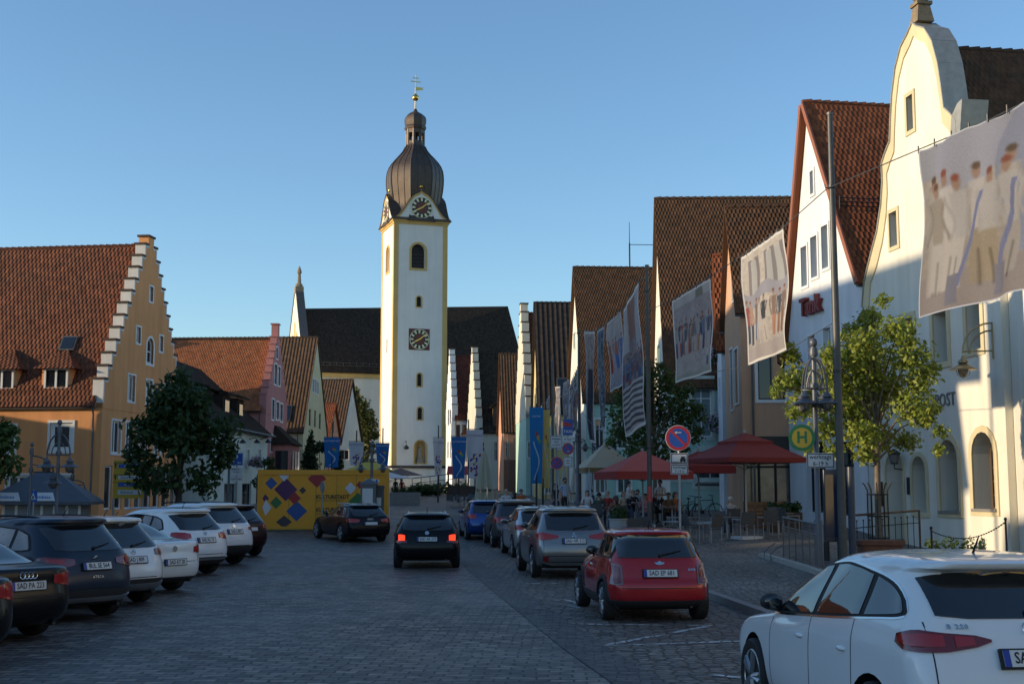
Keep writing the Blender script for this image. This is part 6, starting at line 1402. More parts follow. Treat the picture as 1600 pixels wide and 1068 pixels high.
def banner(label, quad, img, wob=.05, hem=(.62, .60, .57), eyelets=True, curl=0., fold=.02, name='photo_banner', margin=.03):
    """cloth hung by its four corners (top left, top right, bottom right, bottom left) with a printed picture"""
    TL, TR, BR, BL = [Vector(q) for q in quad]; H, W = img.shape[:2]; c = (TL+TR+BR+BL)/4; o = thing(name, label, 'banner', c, 0, 'banners hanging along the right side')
    n = (TR-TL).cross(BL-TL).normalized(); nu, nv = 40, 50; vs = []; r = random.Random(len(label)); ph = [r.uniform(0, 6) for _ in range(4)]
    for j in range(nv+1):
        for i in range(nu+1):
            u, v = i/nu, j/nv; p = TL*(1-u)*(1-v)+TR*u*(1-v)+BR*u*v+BL*(1-u)*v
            d = wob*(math.sin(u*9+v*3+ph[0])*.6+math.sin(u*4-v*7+ph[1])*.5+math.sin(v*5+ph[2])*.5)*min(1, v*4+.15); d += curl*max(0, v-.75)**2*8+fold*(math.sin((u*1.0+v*.55)*13)*math.exp(-((u-v*.2-.35)/.35)**2)+.6*math.sin((u-.6*v)*19+1)*math.exp(-((u-.75)/.3)**2))
            sag = -.02*math.sin(u*math.pi*7)**2*(1-v)**6
            vs.append(tuple(p+n*d+Vector((0, 0, sag))-c))
    fs = [(j*(nu+1)+i, (j+1)*(nu+1)+i, (j+1)*(nu+1)+i+1, j*(nu+1)+i+1) for j in range(nv) for i in range(nu)]
    # finer colour grid: subdivide every face so that the print keeps its detail
    F = 4; V2 = []; cols = []; VA = np.array(vs).reshape(nv+1, nu+1, 3); NU, NV = nu*F, nv*F
    ui, vi = np.linspace(0, nu, NU+1), np.linspace(0, nv, NV+1); i0 = np.minimum(ui.astype(int), nu-1); j0 = np.minimum(vi.astype(int), nv-1); fu = (ui-i0)[None, :, None]; fv = (vi-j0)[:, None, None]
    G = VA[j0][:, i0]*(1-fu)*(1-fv)+VA[j0][:, i0+1]*fu*(1-fv)+VA[j0+1][:, i0]*(1-fu)*fv+VA[j0+1][:, i0+1]*fu*fv
    me = bpy.data.meshes.new('cloth'); w2 = NU+1
    me.from_pydata(G.reshape(-1, 3).tolist(), [], [(j*w2+i, (j+1)*w2+i, (j+1)*w2+i+1, j*w2+i+1) for j in range(NV) for i in range(NU)])
    U, V_ = np.meshgrid(np.linspace(0, 1, NU+1), np.linspace(0, 1, NV+1)); px_ = np.clip((U*(W-1)).round().astype(int), 0, W-1); py_ = np.clip((V_*(H-1)).round().astype(int), 0, H-1)
    r0 = np.random.default_rng(H+W); img = soften(img, 1)*(1+.035*r0.normal(size=(H, W, 1)))*(.90+.10*np.sin(np.linspace(0, 9, W))[None, :, None]**2); img = np.clip(img*np.array([.80, .80, .83])**1.0, 0, 1)**1.12; C_ = img[py_, px_].copy(); edge = (U < margin) | (U > 1-margin) | (V_ < margin*.8) | (V_ > 1-margin*.8); C_[edge] = hem  # vertical fold shading is multiplied into the print colours
    at = me.color_attributes.new('print', 'FLOAT_COLOR', 'POINT'); at.data.foreach_set('color', np.concatenate([C_, np.ones((*C_.shape[:2], 1))], 2).reshape(-1).astype(np.float32))
    me.materials.append(M_print); me.polygons.foreach_set('use_smooth', [True]*len(me.polygons)); link('cloth', me, o)
    if eyelets:
        e = MB(); k = max(4, int((TR-TL).length/.55))
        for i in range(k+1):
            p = TL.lerp(TR, i/k)-c; e.tube([p+Vector((0, 0, -.05)), p+Vector((0, 0, .10))], .016, 5)
        e.build('eyelets', M_dark, o)
    return o
WIRE = mat('wire', (.10, .10, .10), .5, metal=.5)
def wire(label, pts, r=.012, name='banner_wire', group='wires of the banners'):
    pts = [Vector(p) for p in pts]; c = pts[0]; b = MB(); b.tube([p-c for p in pts], r, 5); o = b.build(name, WIRE); o.location = c; return tag(o, label, 'wire', group)
def q4(a, b, c, d): return [P(*a), P(*b), P(*c), P(*d)]
# A: the large one at the right edge
W_, H_ = 200, 200; im = base_img(W_, H_, (.55, .50, .44), (.42, .38, .33), 3); yy, xx = np.mgrid[0:H_, 0:W_]; u, v = xx/(W_-1), 1-yy/(H_-1)
im[(v > .80)] = (.44, .45, .50); im[(v < .22)] = (.40, .36, .34)
im[(((u-.42)/.28)**2+((v-.88)/.22)**2 < 1)] = (.46, .47, .54)
im[(((u-.83)/.20)**2+((v-.62)/.40)**2 < 1)] = (.36, .39, .48)
im = paint_people(im, 2, 5, .10, .80, 5, [(.60, .57, .52), (.62, .59, .54), (.56, .51, .44), (.58, .54, .49), (.48, .41, .31), (.62, .59, .55)]); im = soften(im, 3)*.74
for k in range(2): m = np.abs(u-(.30+.35*v+k*.25)) < .018; im[m & (v > .12) & (v < .62)] = (.20, .22, .34)  # bluish diagonal fold shadows painted into the print
for wx in (.30, .62): im[(np.abs(u-wx) < .05) & (v < .2) & (v > .03)] = (.22, .22, .26)
banner('huge group portrait banner of people in white, nearest on the right', q4((1435, 236, 24.8), (1640, 142, 20.6), (1640, 444, 20.6), (1440, 497, 24.8)), im, .06, (.40, .42, .48), margin=.012, fold=.07)
# B: people under a cloth before a house front with shutters
im = base_img(160, 200, (.62, .57, .50), (.50, .46, .42), 4); yy, xx = np.mgrid[0:200, 0:160]; u, v = xx/159, 1-yy/199
for wx in (.2, .36, .58, .74, .95): im[(np.abs(u-wx) < .045) & (v > .55) & (v < .92)] = (.30, .28, .28)
for wx in (.28, .66, .84): im[(np.abs(u-wx) < .06) & (v > .58) & (v < .90)] = (.52, .52, .50)
arc = .62+.10*np.abs(u-.5)-.05*np.sin(u*9); im[(v < arc) & (v > arc-.12)] = (.40, .40, .44)
im = paint_people(im, 1, 8, .16, .56, 8); im[(v < .14)] = (.46, .42, .40)
banner('portrait banner with figures under a grey cloth before a shuttered house front', q4((1158, 402, 37.4), (1224, 356, 33.2), (1231, 546, 33.2), (1166, 571, 37.4)), im, .07, curl=.10)
# C: a large group before a grey wall
im = base_img(160, 180, (.42, .37, .36), (.52, .48, .44), 5); im = paint_people(im, 2, 12, .28, .70, 10); yy, xx = np.mgrid[0:180, 0:160]; u, v = xx/159, 1-yy/179
im[(v > .88)] = np.where((np.abs(u-.72) < .09)[..., None], (.30, .28, .22), (.56, .52, .48))[(v > .88)]; im[(np.abs(u-.9) < .03) & (np.abs(v-.14) < .05)] = (.15, .17, .25); im[(v < .07)] = (.42, .43, .36)
banner('wide group portrait banner with a row of people on grey paving', q4((1050, 470, 45.6), (1110, 434, 40.6), (1115, 580, 40.6), (1055, 598, 45.6)), im, .05)
# D: stairs
im = base_img(120, 260, (.34, .26, .24), (.30, .28, .30), 6, .12); yy, xx = np.mgrid[0:260, 0:120]; u, v = xx/119, 1-yy/259
im[(u < .3) & (v > .62)] = (.50, .48, .46); im[(u > .75) & (v > .55)] = (.48, .48, .50); im[(np.abs(u-.52) < .2) & (v > .70)] = (.36, .22, .17)
im = paint_people(im, 3, 17, .32, .60, 7, [(.1, .12, .2), (.4, .06, .06), (.1, .2, .4), (.2, .2, .22), (.35, .3, .3)])
st_ = (v < .36) & (np.sin((v+.06*(u-.5)*(u-.2))*2*math.pi*22) > 0); im[(v < .36)] = (.58, .55, .52); im[st_] = (.13, .12, .13)
banner('tall banner of a crowd on striped steps, left of the steel pole', q4((974, 484, 53.2), (998, 441, 49.0), (1005, 662, 49.0), (974, 683, 53.2)), im, .07, curl=.25)
im = base_img(100, 180, (.55, .50, .45), (.42, .40, .44), 7); im = paint_people(im, 1, 20, .25, .72, 4, [(.55, .10, .06), (.15, .25, .5), (.5, .3, .2), (.6, .2, .1)])
banner('banner with figures in red and orange, second left of the steel pole', q4((949, 505, 57.0), (970, 485, 54.0), (974, 600, 54.0), (953, 613, 57.0)), im, .06)
im = base_img(60, 220, (.16, .22, .26), (.26, .27, .29), 8, .35); banner('narrow blue grey banner between two wider ones', q4((933, 517, 60.0), (944, 509, 58.2), (946, 670, 58.2), (937, 672, 60.0)), im, .04, (.40, .45, .48))
im = base_img(70, 240, (.46, .40, .36), (.16, .14, .16), 9, .15); yy, xx = np.mgrid[0:240, 0:70]; u, v = xx/69, 1-yy/239; im[(np.abs(u-.45-.1*v) < .22) & (v < .66)] = (.07, .07, .09)
banner('narrow grey banner showing a dark standing figure', q4((912, 517, 61.6), (929, 517, 60.4), (928, 692, 60.4), (919, 690, 61.6)), im, .05, curl=.2)
for k, (x0, yt0, x1, yt1, yb1, yb0, Ya, Yb, lb) in enumerate(((889, 605, 902, 575, 668, 682, 68, 64, 'grey banner just left of the thin banner pole, hanging lowest at its left end'), (880, 598, 889, 592, 655, 665, 72, 69, 'small brownish banner behind the taxi sign'), (867, 604, 876, 603, 680, 684, 76, 73.5, 'narrow pale banner beside the taxi sign'), (853, 628, 858, 616, 676, 686, 86, 82, 'small bluish banner right of the flying blue flag'), (843, 640, 849, 628, 690, 698, 92, 88, 'last small greenish banner of the row'))):
    im = base_img(60, 150, (.40, .38, .37), (.22, .22, .25), 20+k, .3); im = paint_people(im, 1, 30+k, .2, .7, 4)
    banner(lb, q4((x0, yt0, Ya), (x1, yt1, Yb), (x1+1, yb1, Yb), (x0+1, yb0, Ya)), im, .04)
wire('upper wire from the nearest tall pole to the large banner at the right edge', [P(1293, 294, 28.6), P(1435, 234, 24.8), P(1540, 190, 22.5), P(1650, 135, 20.4)])
wire('upper wire between the two nearest poles, carrying two banners', [P(1293, 294, 28.6), P(1225, 354, 33.2), P(1158, 400, 37.4), P(1110, 432, 40.6), P(1050, 468, 45.6), P(1012, 486, 47)])
wire('upper wire running left from the steel pole over the row of narrow banners', [P(1010, 430, 47), P(998, 440, 49), P(974, 483, 53.2), P(949, 504, 57), P(933, 516, 60), P(906, 520, 62)])
wire('lower wire below the shuttered house banner to the steel pole', [P(1300, 505, 28.6), P(1231, 547, 33.2), P(1166, 572, 37.4), P(1115, 581, 40.6), P(1055, 599, 45.6), P(1016, 700, 47)], .010)
wire('slack white cord from the steel pole across the terrace', [P(1016, 708, 47), P(970, 688, 50), P(930, 668, 54), P(906, 640, 62)], .010)
# unseen banner added left of the picture to shape the shade on the inn
im = base_img(100, 120, (.45, .42, .40), (.30, .28, .30), 40); im = paint_people(im, 1, 44, .2, .7, 6)
bx = -19.5; banner('banner hanging left of the picture, throwing its shade on the inn', [Vector((bx, 33.3, 14.1)), Vector((bx+.3, 38.0, 14.1)), Vector((bx+.3, 38.0, 10.5)), Vector((bx, 33.3, 10.5))], im, .04)
for Yq in (32.8, 38.4):
    o = thing('banner_pole', ('nearer' if Yq < 36 else 'farther')+' pole of the unseen banner added left of the picture', 'pole', (bx, Yq, 0)); b = MB(); b.tube([(0, 0, -.1), (0, 0, 14.7)], [.09, .07], 10); b.build('shaft', M_pole, o)
# ---------------------------------------------------------------- flags
def vflag(label, px, Y, y0, y1, w0, w1, col, col2, text, pole_top, pole_px=None, twist=0., flowers=True, body=True):
    """tall festival flag on its own pole"""
    a = P(px, y0, Y); b = P(px, y1, Y); o = thing('festival_flag', label, 'flag', (a.x, Y, gz(Y)), R(twist), 'festival flags on the square'); g = gz(Y); s = Y/FPX
    zt, zb = a.z-g, b.z-g; wt, wb = w0*s/2, w1*s/2
    p = MB(); xp = ((pole_px if pole_px else px)-px)*s; p.tube([(xp, .06, -.1), (xp, .06, P(px, pole_top, Y).z-g)], [.07, .045], 8); p.tube([(xp, .05, zt+.05), (-wt, .0, zt+.05)], .02, 5); p.tube([(xp, .05, zt+.05), (wt, 0, zt+.05)], .02, 5); p.build('flag_pole', M_dark, o)
    NU, NV = 40, 90; vs = []; C_ = np.zeros((NV+1, NU+1, 3)); r = np.random.default_rng(int(px))
    for j in range(NV+1):
        v = j/NV
        for i in range(NU+1):
            u = i/NU*2-1; vs.append((u*(wt*(1-v)+wb*v)+.06*math.sin(v*4+px)*v*0, -.03+.07*math.sin(u*3+v*5+px)*v, zt+(zb-zt)*v))
    C_[:] = col; U, V_ = np.meshgrid(np.linspace(0, 1, NU+1), np.linspace(0, 1, NV+1))
    if flowers:
        fc = [(.10, .04, .22), (.55, .38, .06), (.04, .06, .30), (.12, .03, .16), (.30, .06, .07)]
        for k in range(26):
            cx, cy = .55+.28*r.normal()*.6, .5+.46*r.random(); C_[((U-cx)/.07)**2+((V_-cy)/.025)**2 < 1] = fc[k % 5]
    else:
        path = .5+.22*np.sin(V_*11); C_[(np.abs(U-path) < .045) & (V_ > .45) & (V_ < .95)] = (.42, .50, .60)
        for k, c in enumerate(((.35, .07, .06), (.45, .30, .05), (.08, .28, .12))):
            cx, cy = .62+.12*k-.1, .35+.05*k; C_[((U-cx)/.10)**2+((V_-cy)/.035)**2 < 1] = c
    me = bpy.data.meshes.new('cloth'); w2 = NU+1; me.from_pydata(vs, [], [(j*w2+i, (j+1)*w2+i, (j+1)*w2+i+1, j*w2+i+1) for j in range(NV) for i in range(NU)])
    at = me.color_attributes.new('print', 'FLOAT_COLOR', 'POINT'); at.data.foreach_set('color', np.concatenate([C_, np.ones((*C_.shape[:2], 1))], 2).reshape(-1).astype(np.float32)); me.materials.append(M_print)
    me.polygons.foreach_set('use_smooth', [True]*len(me.polygons)); co_ = link('cloth', me, o)
    if text: lettering('flag_lettering', text, wt*.30, mat('flag_text_'+('light' if col[0] < .2 else 'dark'), (.55, .6, .66) if col[0] < .2 else (.12, .13, .2), .6), co_, frame((0, -.075, zt+(zb-zt)*.12), (1, 0, 0), (0, 0, 1)), depth=.002)
    return o
F_blue, F_white = (.025, .13, .36), (.55, .53, .56)
vflag('blue flag in front of the pale yellow house, left of the white one', 519, 92, 683, 730, 26, 20, F_blue, None, 'KULTURSTADT', 660, flowers=False)
vflag('white flag with small emblem behind the yellow container', 557, 92, 690, 727, 24, 18, F_white, None, 'KULTURSTADT', 672)
vflag('blue flag beside the sunlit corner of the church tower', 598, 92, 692, 728, 22, 16, F_blue, None, 'KULTURSTADT', 668, flowers=False)
vflag('slender white flag with purple flowers right of the church tower', 685, 100, 684, 741, 17, 10, F_white, None, 'KULTURSTADT', 664)
vflag('broad blue flag with white script right of the church tower', 717, 100, 682, 747, 24, 17, F_blue, None, 'KULTURSTADT', 664, flowers=False)
vflag('wide white flag covered in purple and yellow flowers', 742, 92, 671, 747, 26, 22, F_white, None, 'KULTURSTADT', 655, 732)
vflag('tall bright blue flag with white script on the right of the square', 838, 80, 636, 755, 22, 17, (.02, .17, .42), None, 'KULTUR', 630, flowers=False)
vflag('plain straw yellow flag beside the tall bright blue flag', 853, 80.5, 640, 762, 12, 12, (.50, .40, .14), None, '', 630, 848, flowers=False)

# ---------------------------------------------------------------- signs
M_signback = mat('sign_grey', (.30, .31, .32), .5, metal=.5); M_signwhite = mat('sign_white', (.56, .57, .58), .45); M_signblue = mat('sign_blue', (.012, .075, .34), .45); M_signred = mat('sign_red_paint', (.42, .02, .03), .45)
M_signyellow = mat('sign_yellow', (.52, .33, .02), .45); M_signgreen = mat('sign_green', (.01, .17, .06), .45)
FX = lambda c: frame(c, (1, 0, 0), (0, 0, 1))
def post(label, px, Y, zt, r=.03, group='sign posts', lean=0., name='sign_post'):
    x = (px-800)/FPX*Y; g = pz(x, Y) if x > kerb_x(Y) else gz(Y); o = thing(name, label, 'sign', (x, Y, g), 0, group)
    b = MB(); b.tube([(0, 0, -.1), (lean, 0, zt-g)], r, 8); b.build('post', M_signback if r < .05 else M_steel, o, smooth=60); return o, g
def plate_box(o, name, c, w, h, m, border=None, lines=(), size=.1, ink=None, y=-.045):
    b = MB(); b.bb((c[0]-w/2, y, c[1]-h/2), (c[0]+w/2, y+.015, c[1]+h/2)); po = b.build(name, m, o)
    if border: b = MB(); ring(b, [(c[0]-w/2+.012, c[1]-h/2+.012), (c[0]+w/2-.012, c[1]-h/2+.012), (c[0]+w/2-.012, c[1]+h/2-.012), (c[0]-w/2+.012, c[1]+h/2-.012)], [(c[0]-w/2+.03, c[1]-h/2+.03), (c[0]+w/2-.03, c[1]-h/2+.03), (c[0]+w/2-.03, c[1]+h/2-.03), (c[0]-w/2+.03, c[1]+h/2-.03)], y-.004, y-.001); b.build('border', border, po)
    for i, t in enumerate(lines): lettering('lettering', t, size, ink or M_ink, po, FX((c[0], y-.002, c[1]+(len(lines)/2-.5-i)*size*1.1)), depth=.001, bold=size*.012)
    return po
def no_stop(o, c, r, cross=False, arrow=False, y=-.05):
    b = MB(); b.disc((c[0], y, c[1]), (0, 1, 0), r, .02, 32); so = b.build('sign_disc', M_signwhite, o)
    T = Matrix.Translation((c[0], 0, c[1])); cir = lambda q: [(q*math.cos(2*math.pi*i/32), q*math.sin(2*math.pi*i/32)) for i in range(32)]
    b = MB(); ring(b, cir(r*.96), cir(r*.74), y-.016, y-.0105, 0, T); b.build('red_ring', M_signred, so)
    b = MB(); b.disc((c[0], y-.012, c[1]), (0, 1, 0), r*.74, .006, 32); b.build('blue_field', M_signblue, so)
    b = MB(); b.box((0, y-.018, 0), (r*1.5, .004, r*.17), 0, 0, T @ Matrix.Rotation(R(45), 4, 'Y'))
    if cross: b.box((0, y-.022, 0), (r*1.5, .003, r*.17), 0, 0, T @ Matrix.Rotation(R(-45), 4, 'Y'))
    b.build('red_bar', M_signred, so)
    if arrow: b = MB(); sx, z0 = (1, r*.42) if arrow == 'up' else (-1, -r*.42); b.prism([(sx*-.30*r, z0), (sx*-.12*r, z0+.12*r), (sx*-.12*r, z0+.035*r), (sx*.25*r, z0+.035*r), (sx*.25*r, z0-.035*r), (sx*-.12*r, z0-.035*r), (sx*-.12*r, z0-.12*r)], y-.028, y-.024, 0, T); b.build('white_arrow', M_signwhite, so)
    return so
# no-parking sign by the red car
Ys = 31.0; o, g = post('no parking sign with white arrow and werktags 7-19 h plate behind the red car', 1060, Ys, P(1060, 664, Ys).z, .032)
no_stop(o, (-.02, P(1058, 684, Ys).z-g), .31, arrow='up')
c_ = P(1058, 716, Ys).z-g; po = plate_box(o, 'tow_plate', (0, c_), .42, .26, M_signwhite, M_ink)
b = MB(); b.bb((.02, -.056, c_-.06), (.15, -.046, c_+.0)); b.bb((.04, -.056, c_+.002), (.13, -.046, c_+.05)); b.disc((.045, -.05, c_-.07), (0, 1, 0), .025, .012, 10); b.disc((.125, -.05, c_-.07), (0, 1, 0), .025, .012, 10); b.bb((-.16, -.056, c_-.09), (.0, -.046, c_-.078)); b.build('tow_symbol', M_ink, po)
plate_box(o, 'time_plate', (0, P(1058, 733, Ys).z-g), .42, .24, M_signwhite, M_ink, ('werktags', '7-19 h'), .088)
# bus stop on the four-armed lamp is built with the lamp; the signs near the taxi stand
Yt = 53; o, g = post('sign post with taxi sign, no stopping disc and white plates', 887, Yt, P(887, 650, Yt).z, .035)
s_ = Yt/FPX; z_ = lambda py: P(887, py, Yt).z-g
po = plate_box(o, 'taxi_plate', (0, z_(667)), 15*s_, 25*s_, M_signblue); lettering('lettering', 'TAXI', .16, M_signwhite, po, FX((0, -.048, z_(674))), depth=.001, bold=.003)
b = MB(); b.prism([(-5.5*s_, z_(666)), (5.5*s_, z_(666)), (5.5*s_, z_(662)), (-5.5*s_, z_(658))], -.052, -.046); b.build('red_symbol', M_signred, po)
plate_box(o, 'count_plate', (0, z_(686)), 15*s_, 9*s_, M_signwhite, None, ('4 Taxi',), .12)
no_stop(o, (0, z_(701)), 9.3*s_, arrow='down', y=-.06)
plate_box(o, 'tow_plate', (0, z_(721)), 14*s_, 16*s_, M_signwhite, M_ink, ('taxi', 'frei'), .10)
o, g = post('second sign post with a no stopping disc and a board of small print', 869, 55, P(869, 670, 55).z, .035); s_ = 55/FPX; z_ = lambda py: P(869, py, 55).z-g
plate_box(o, 'notice_plate', (0, z_(690)), 19*s_, 20*s_, M_signwhite, M_ink, ('Anlieger', 'frei', '6-10 h'), .12); no_stop(o, (.02, z_(723)), 10*s_, cross=True, y=-.06)
# parking sign, left
Yp = 55; o, g = post('blue parking sign with white P above two white plates', 372, Yp, P(372, 706, Yp).z, .035); s_ = Yp/FPX; z_ = lambda py: P(372, py, Yp).z-g
po = plate_box(o, 'parking_plate', (0, z_(717)), 20*s_, 20*s_, M_signblue, M_signwhite); lettering('lettering', 'P', .44, M_signwhite, po, FX((-.06, -.05, z_(716))), depth=.001, bold=.008)
b = MB(); zz = z_(722.5); b.prism([(.02, zz), (.09, zz+.05), (.09, zz+.015), (.2, zz+.015), (.2, zz-.015), (.09, zz-.015), (.09, zz-.05)], -.055, -.049); b.build('white_arrow', M_signwhite, po)
plate_box(o, 'time_plate', (0, z_(735)), 19*s_, 10*s_, M_signwhite, None, ('Mo-Fr', '9-18 h'), .10); plate_box(o, 'disc_plate', (0, z_(746)), 20*s_, 10*s_, M_signwhite, None, ('mit', 'Parkscheibe'), .09)
# pedestrian crossing sign, left
Yz = 42; o, g = post('blue pedestrian crossing sign in front of the grey kiosk', 58, Yz, P(58, 764, Yz).z, .03); s_ = Yz/FPX; z_ = lambda py: P(58, py, Yz).z-g
po = plate_box(o, 'sign_plate', (0, z_(775)), 12*s_, 17*s_, M_signblue); b = MB(); b.prism([(-.09, z_(780)), (.09, z_(780)), (0, z_(769))], -.052, -.046); b.build('white_triangle', M_signwhite, po)
b = MB(); b.prism([(-.045, z_(779.5)), (-.02, z_(779.5)), (.0, z_(776)), (.03, z_(779.5)), (.05, z_(779.5)), (.015, z_(774)), (-.015, z_(774))], -.058, -.0525); b.build('walking_figure', M_ink, po)
# yellow direction board
Yd = 52; a, b_ = P(178, 780, Yd), P(207, 719, Yd); o = thing('direction_board', 'yellow direction board with blue and white fields half hidden by the chestnut', 'sign', (P(176, 780, Yd).x, Yd, gz(Yd)), 0)
g = gz(Yd); zt, zb = P(178, 719, Yd).z-g, P(178, 778, Yd).z-g; w_ = 48*Yd/FPX
b = MB(); b.tube([(0.02, .06, -.1), (.02, .06, zt)], .05, 8); b.tube([(w_-.05, .06, -.1), (w_-.05, .06, zt)], .05, 8); b.build('post', M_steel, o)
b = MB(); b.bb((0, -.02, zb), (w_, .02, zt)); bo = b.build('board', M_signyellow, o)
h_ = zt-zb
for f, c in ((.94, M_ink), (.62, M_ink), (.42, M_ink)): b = MB(); b.bb((0, -.026, zb+h_*f-.012), (w_, -.0205, zb+h_*f+.012)); b.build('divider', c, bo)
for f, hh, m_, t in ((.80, .11, M_signblue, 'A 93'), (.50, .10, M_signwhite, 'Zentrum'), (.31, .10, M_signblue, 'A 6'), (.10, .12, M_signwhite, 'Bahnhof')):
    b = MB(); b.bb((.2, -.028, zb+h_*f), (w_-.1, -.0205, zb+h_*(f+hh))); fo = b.build('field', m_, bo); lettering('lettering', t, .15, M_signwhite if m_ is M_signblue else M_ink, fo, FX((w_*.45, -.029, zb+h_*(f+hh/2))), depth=.001)
for f in (.86, .54): b = MB(); b.prism([(.06, zb+h_*f-.1), (.1, zb+h_*f-.1), (.1, zb+h_*f+.02), (.14, zb+h_*f+.02), (.08, zb+h_*f+.12), (.02, zb+h_*f+.02), (.06, zb+h_*f+.02)], -.026, -.0205); b.build('arrow', M_ink, bo)

# ---------------------------------------------------------------- lamps
M_lampglass = mat('lamp_glass', (.30, .30, .29), .12, spec=.6, trans=.5)
def lantern(o, p, s=1., arm=None, m=None):
    """bell lantern: cap, wide hood and a caged glass bowl below, hanging at p"""
    m = m or M_lampmetal
    b = MB(); b.lathe([(.03, .42), (.05, .36), (.07, .30), (.16, .22), (.17, .18), (.11, .16), (.20, .08), (.42, -.02), (.43, -.05), (.20, -.04)], 18, (0, 0, 0), 0, Matrix.Translation(p) @ Matrix.Scale(s, 4)); lo = b.build('lantern', m, o, smooth=45)
    g = MB(); g.ball((0, 0, -.06), .17, 14, 0, (1, 1, 1.25), Matrix.Translation(p) @ Matrix.Scale(s, 4)); g.build('glass_bowl', M_lampglass, lo, smooth=60)
    c = MB()
    for k in range(3):
        a = k*math.pi/3; c.tube([(math.cos(a)*.2, math.sin(a)*.2, -.04), (math.cos(a)*.18, math.sin(a)*.18, -.20), (0, 0, -.30), (-math.cos(a)*.18, -math.sin(a)*.18, -.20), (-math.cos(a)*.2, -math.sin(a)*.2, -.04)], .012, 4, 0, Matrix.Translation(p) @ Matrix.Scale(s, 4))
    c.build('cage', m, lo)
def lamp_post(label, px, Y, py_top, arms, drop=1.35, reach=.42, s=1., r=.055, spread=.62, g=None):
    x = (px-800)/FPX*Y; g = g if g is not None else (pz(x, Y) if x > kerb_x(Y) else gz(Y)); zt = P(px, py_top, Y).z-g; o = thing('street_lamp', label, 'street lamp', (x, Y, g), 0, 'old style street lamps')
    b = MB(); b.tube([(0, 0, -.1), (0, 0, 1.0), (0, 0, 1.05), (0, 0, zt-.1)], [r*1.9, r*1.8, r*1.15, r], 12); b.ball((0, 0, zt), r*1.6, 12, 0, (1, 1, 1.2)); b.lathe([(r*1.5, zt-.32), (r*1.8, zt-.25), (r*1.4, zt-.12)], 12); b.lathe([(r*1.6, zt-drop-.02), (r*2.0, zt-drop+.05), (r*1.6, zt-drop+.12)], 12); po = b.build('post', M_lampmetal, o, smooth=45)
    for a in arms:
        d = Vector((math.cos(R(a)), math.sin(R(a)), 0)); m_ = MB(); pts = []
        for k in range(9): t = k/8; pts.append(d*(reach*math.sin(t*math.pi/2)*spread/.42*1.0)+Vector((0, 0, zt-.35-(drop-.35)*(1-math.cos(t*math.pi/2))*1.05)))
        m_.tube(pts, .028*s+.006, 6); q = pts[-1]; pts2 = [d*(reach*.62*math.sin(t*math.pi/2)*spread/.42)+Vector((0, 0, zt-.62-(drop-.62)*(1-math.cos(t*math.pi/2)))) for t in np.linspace(0, 1, 7)]; m_.tube(pts2, .02*s+.004, 5)
        m_.tube([Vector((0, 0, zt-drop)), q+Vector((0, 0, .02))], .022, 6); m_.build('arm', M_lampmetal, o, smooth=60); lantern(o, q+Vector((0, 0, -.44*s)), s)
    return o, g, zt
Yl_ = 29.0
o, g, zt = lamp_post('four armed grey street lamp carrying the green and yellow bus stop sign', 1274, Yl_, 535, (40, 130, 220, 310), drop=1.05, reach=.42, s=.66, r=.058, spread=.34)
s_ = Yl_/FPX; z_ = lambda py: P(1270, py, Yl_).z-g; x_ = (1248-1272)*s_
b = MB(); b.disc((x_, -.14, z_(684)), (0, 1, 0), .30, .02, 36); so = b.build('bus_stop_sign', M_signgreen, o)
b = MB(); b.disc((x_, -.152, z_(684)), (0, 1, 0), .225, .01, 36); b.build('yellow_field', mat('sign_gold', (.55, .36, .03), .45), so); lettering('lettering', 'H', .36, M_signgreen, so, FX((x_, -.159, z_(684))), depth=.002, bold=.012, sx=.95)
b = MB(); b.tube([(x_, -.12, z_(684)), (0, -.02, z_(684))], .02, 6); b.build('bracket', M_signback, o)
x2 = (1276-1272)*s_; plate_box(o, 'time_plate', (x2, z_(719)), .62, .33, M_signwhite, M_ink, ('werktags', '6-19 h'), .135, y=-.13)
lamp_post('single armed street lamp left of the grey kiosk sign', 52, 40, 694, (0,), drop=.85, s=.68, r=.038, spread=.70)
lamp_post('two armed street lamp before the ochre house window', 94, 40, 660, (0, 180), drop=1.0, s=.72, r=.048, spread=.36)
lamp_post('small two armed street lamp behind the grey kiosk roof edge', 117, 52, 736, (0, 180), drop=.55, s=.7, r=.05, spread=.5)
lamp_post('two armed street lamp in front of the yellow container', 582, 56, 694, (0, 180), drop=.75, s=.62, r=.06, spread=.48)
lamp_post('slim street lamp standing behind the parking sign', 360, 57, 686, (180,), drop=.6, s=.6, r=.05, spread=.4)
lamp_post('old street lamp with a round lantern cluster behind the taxi sign', 902, 57.5, 672, (0, 180), drop=.5, s=.6, r=.06, spread=.35)
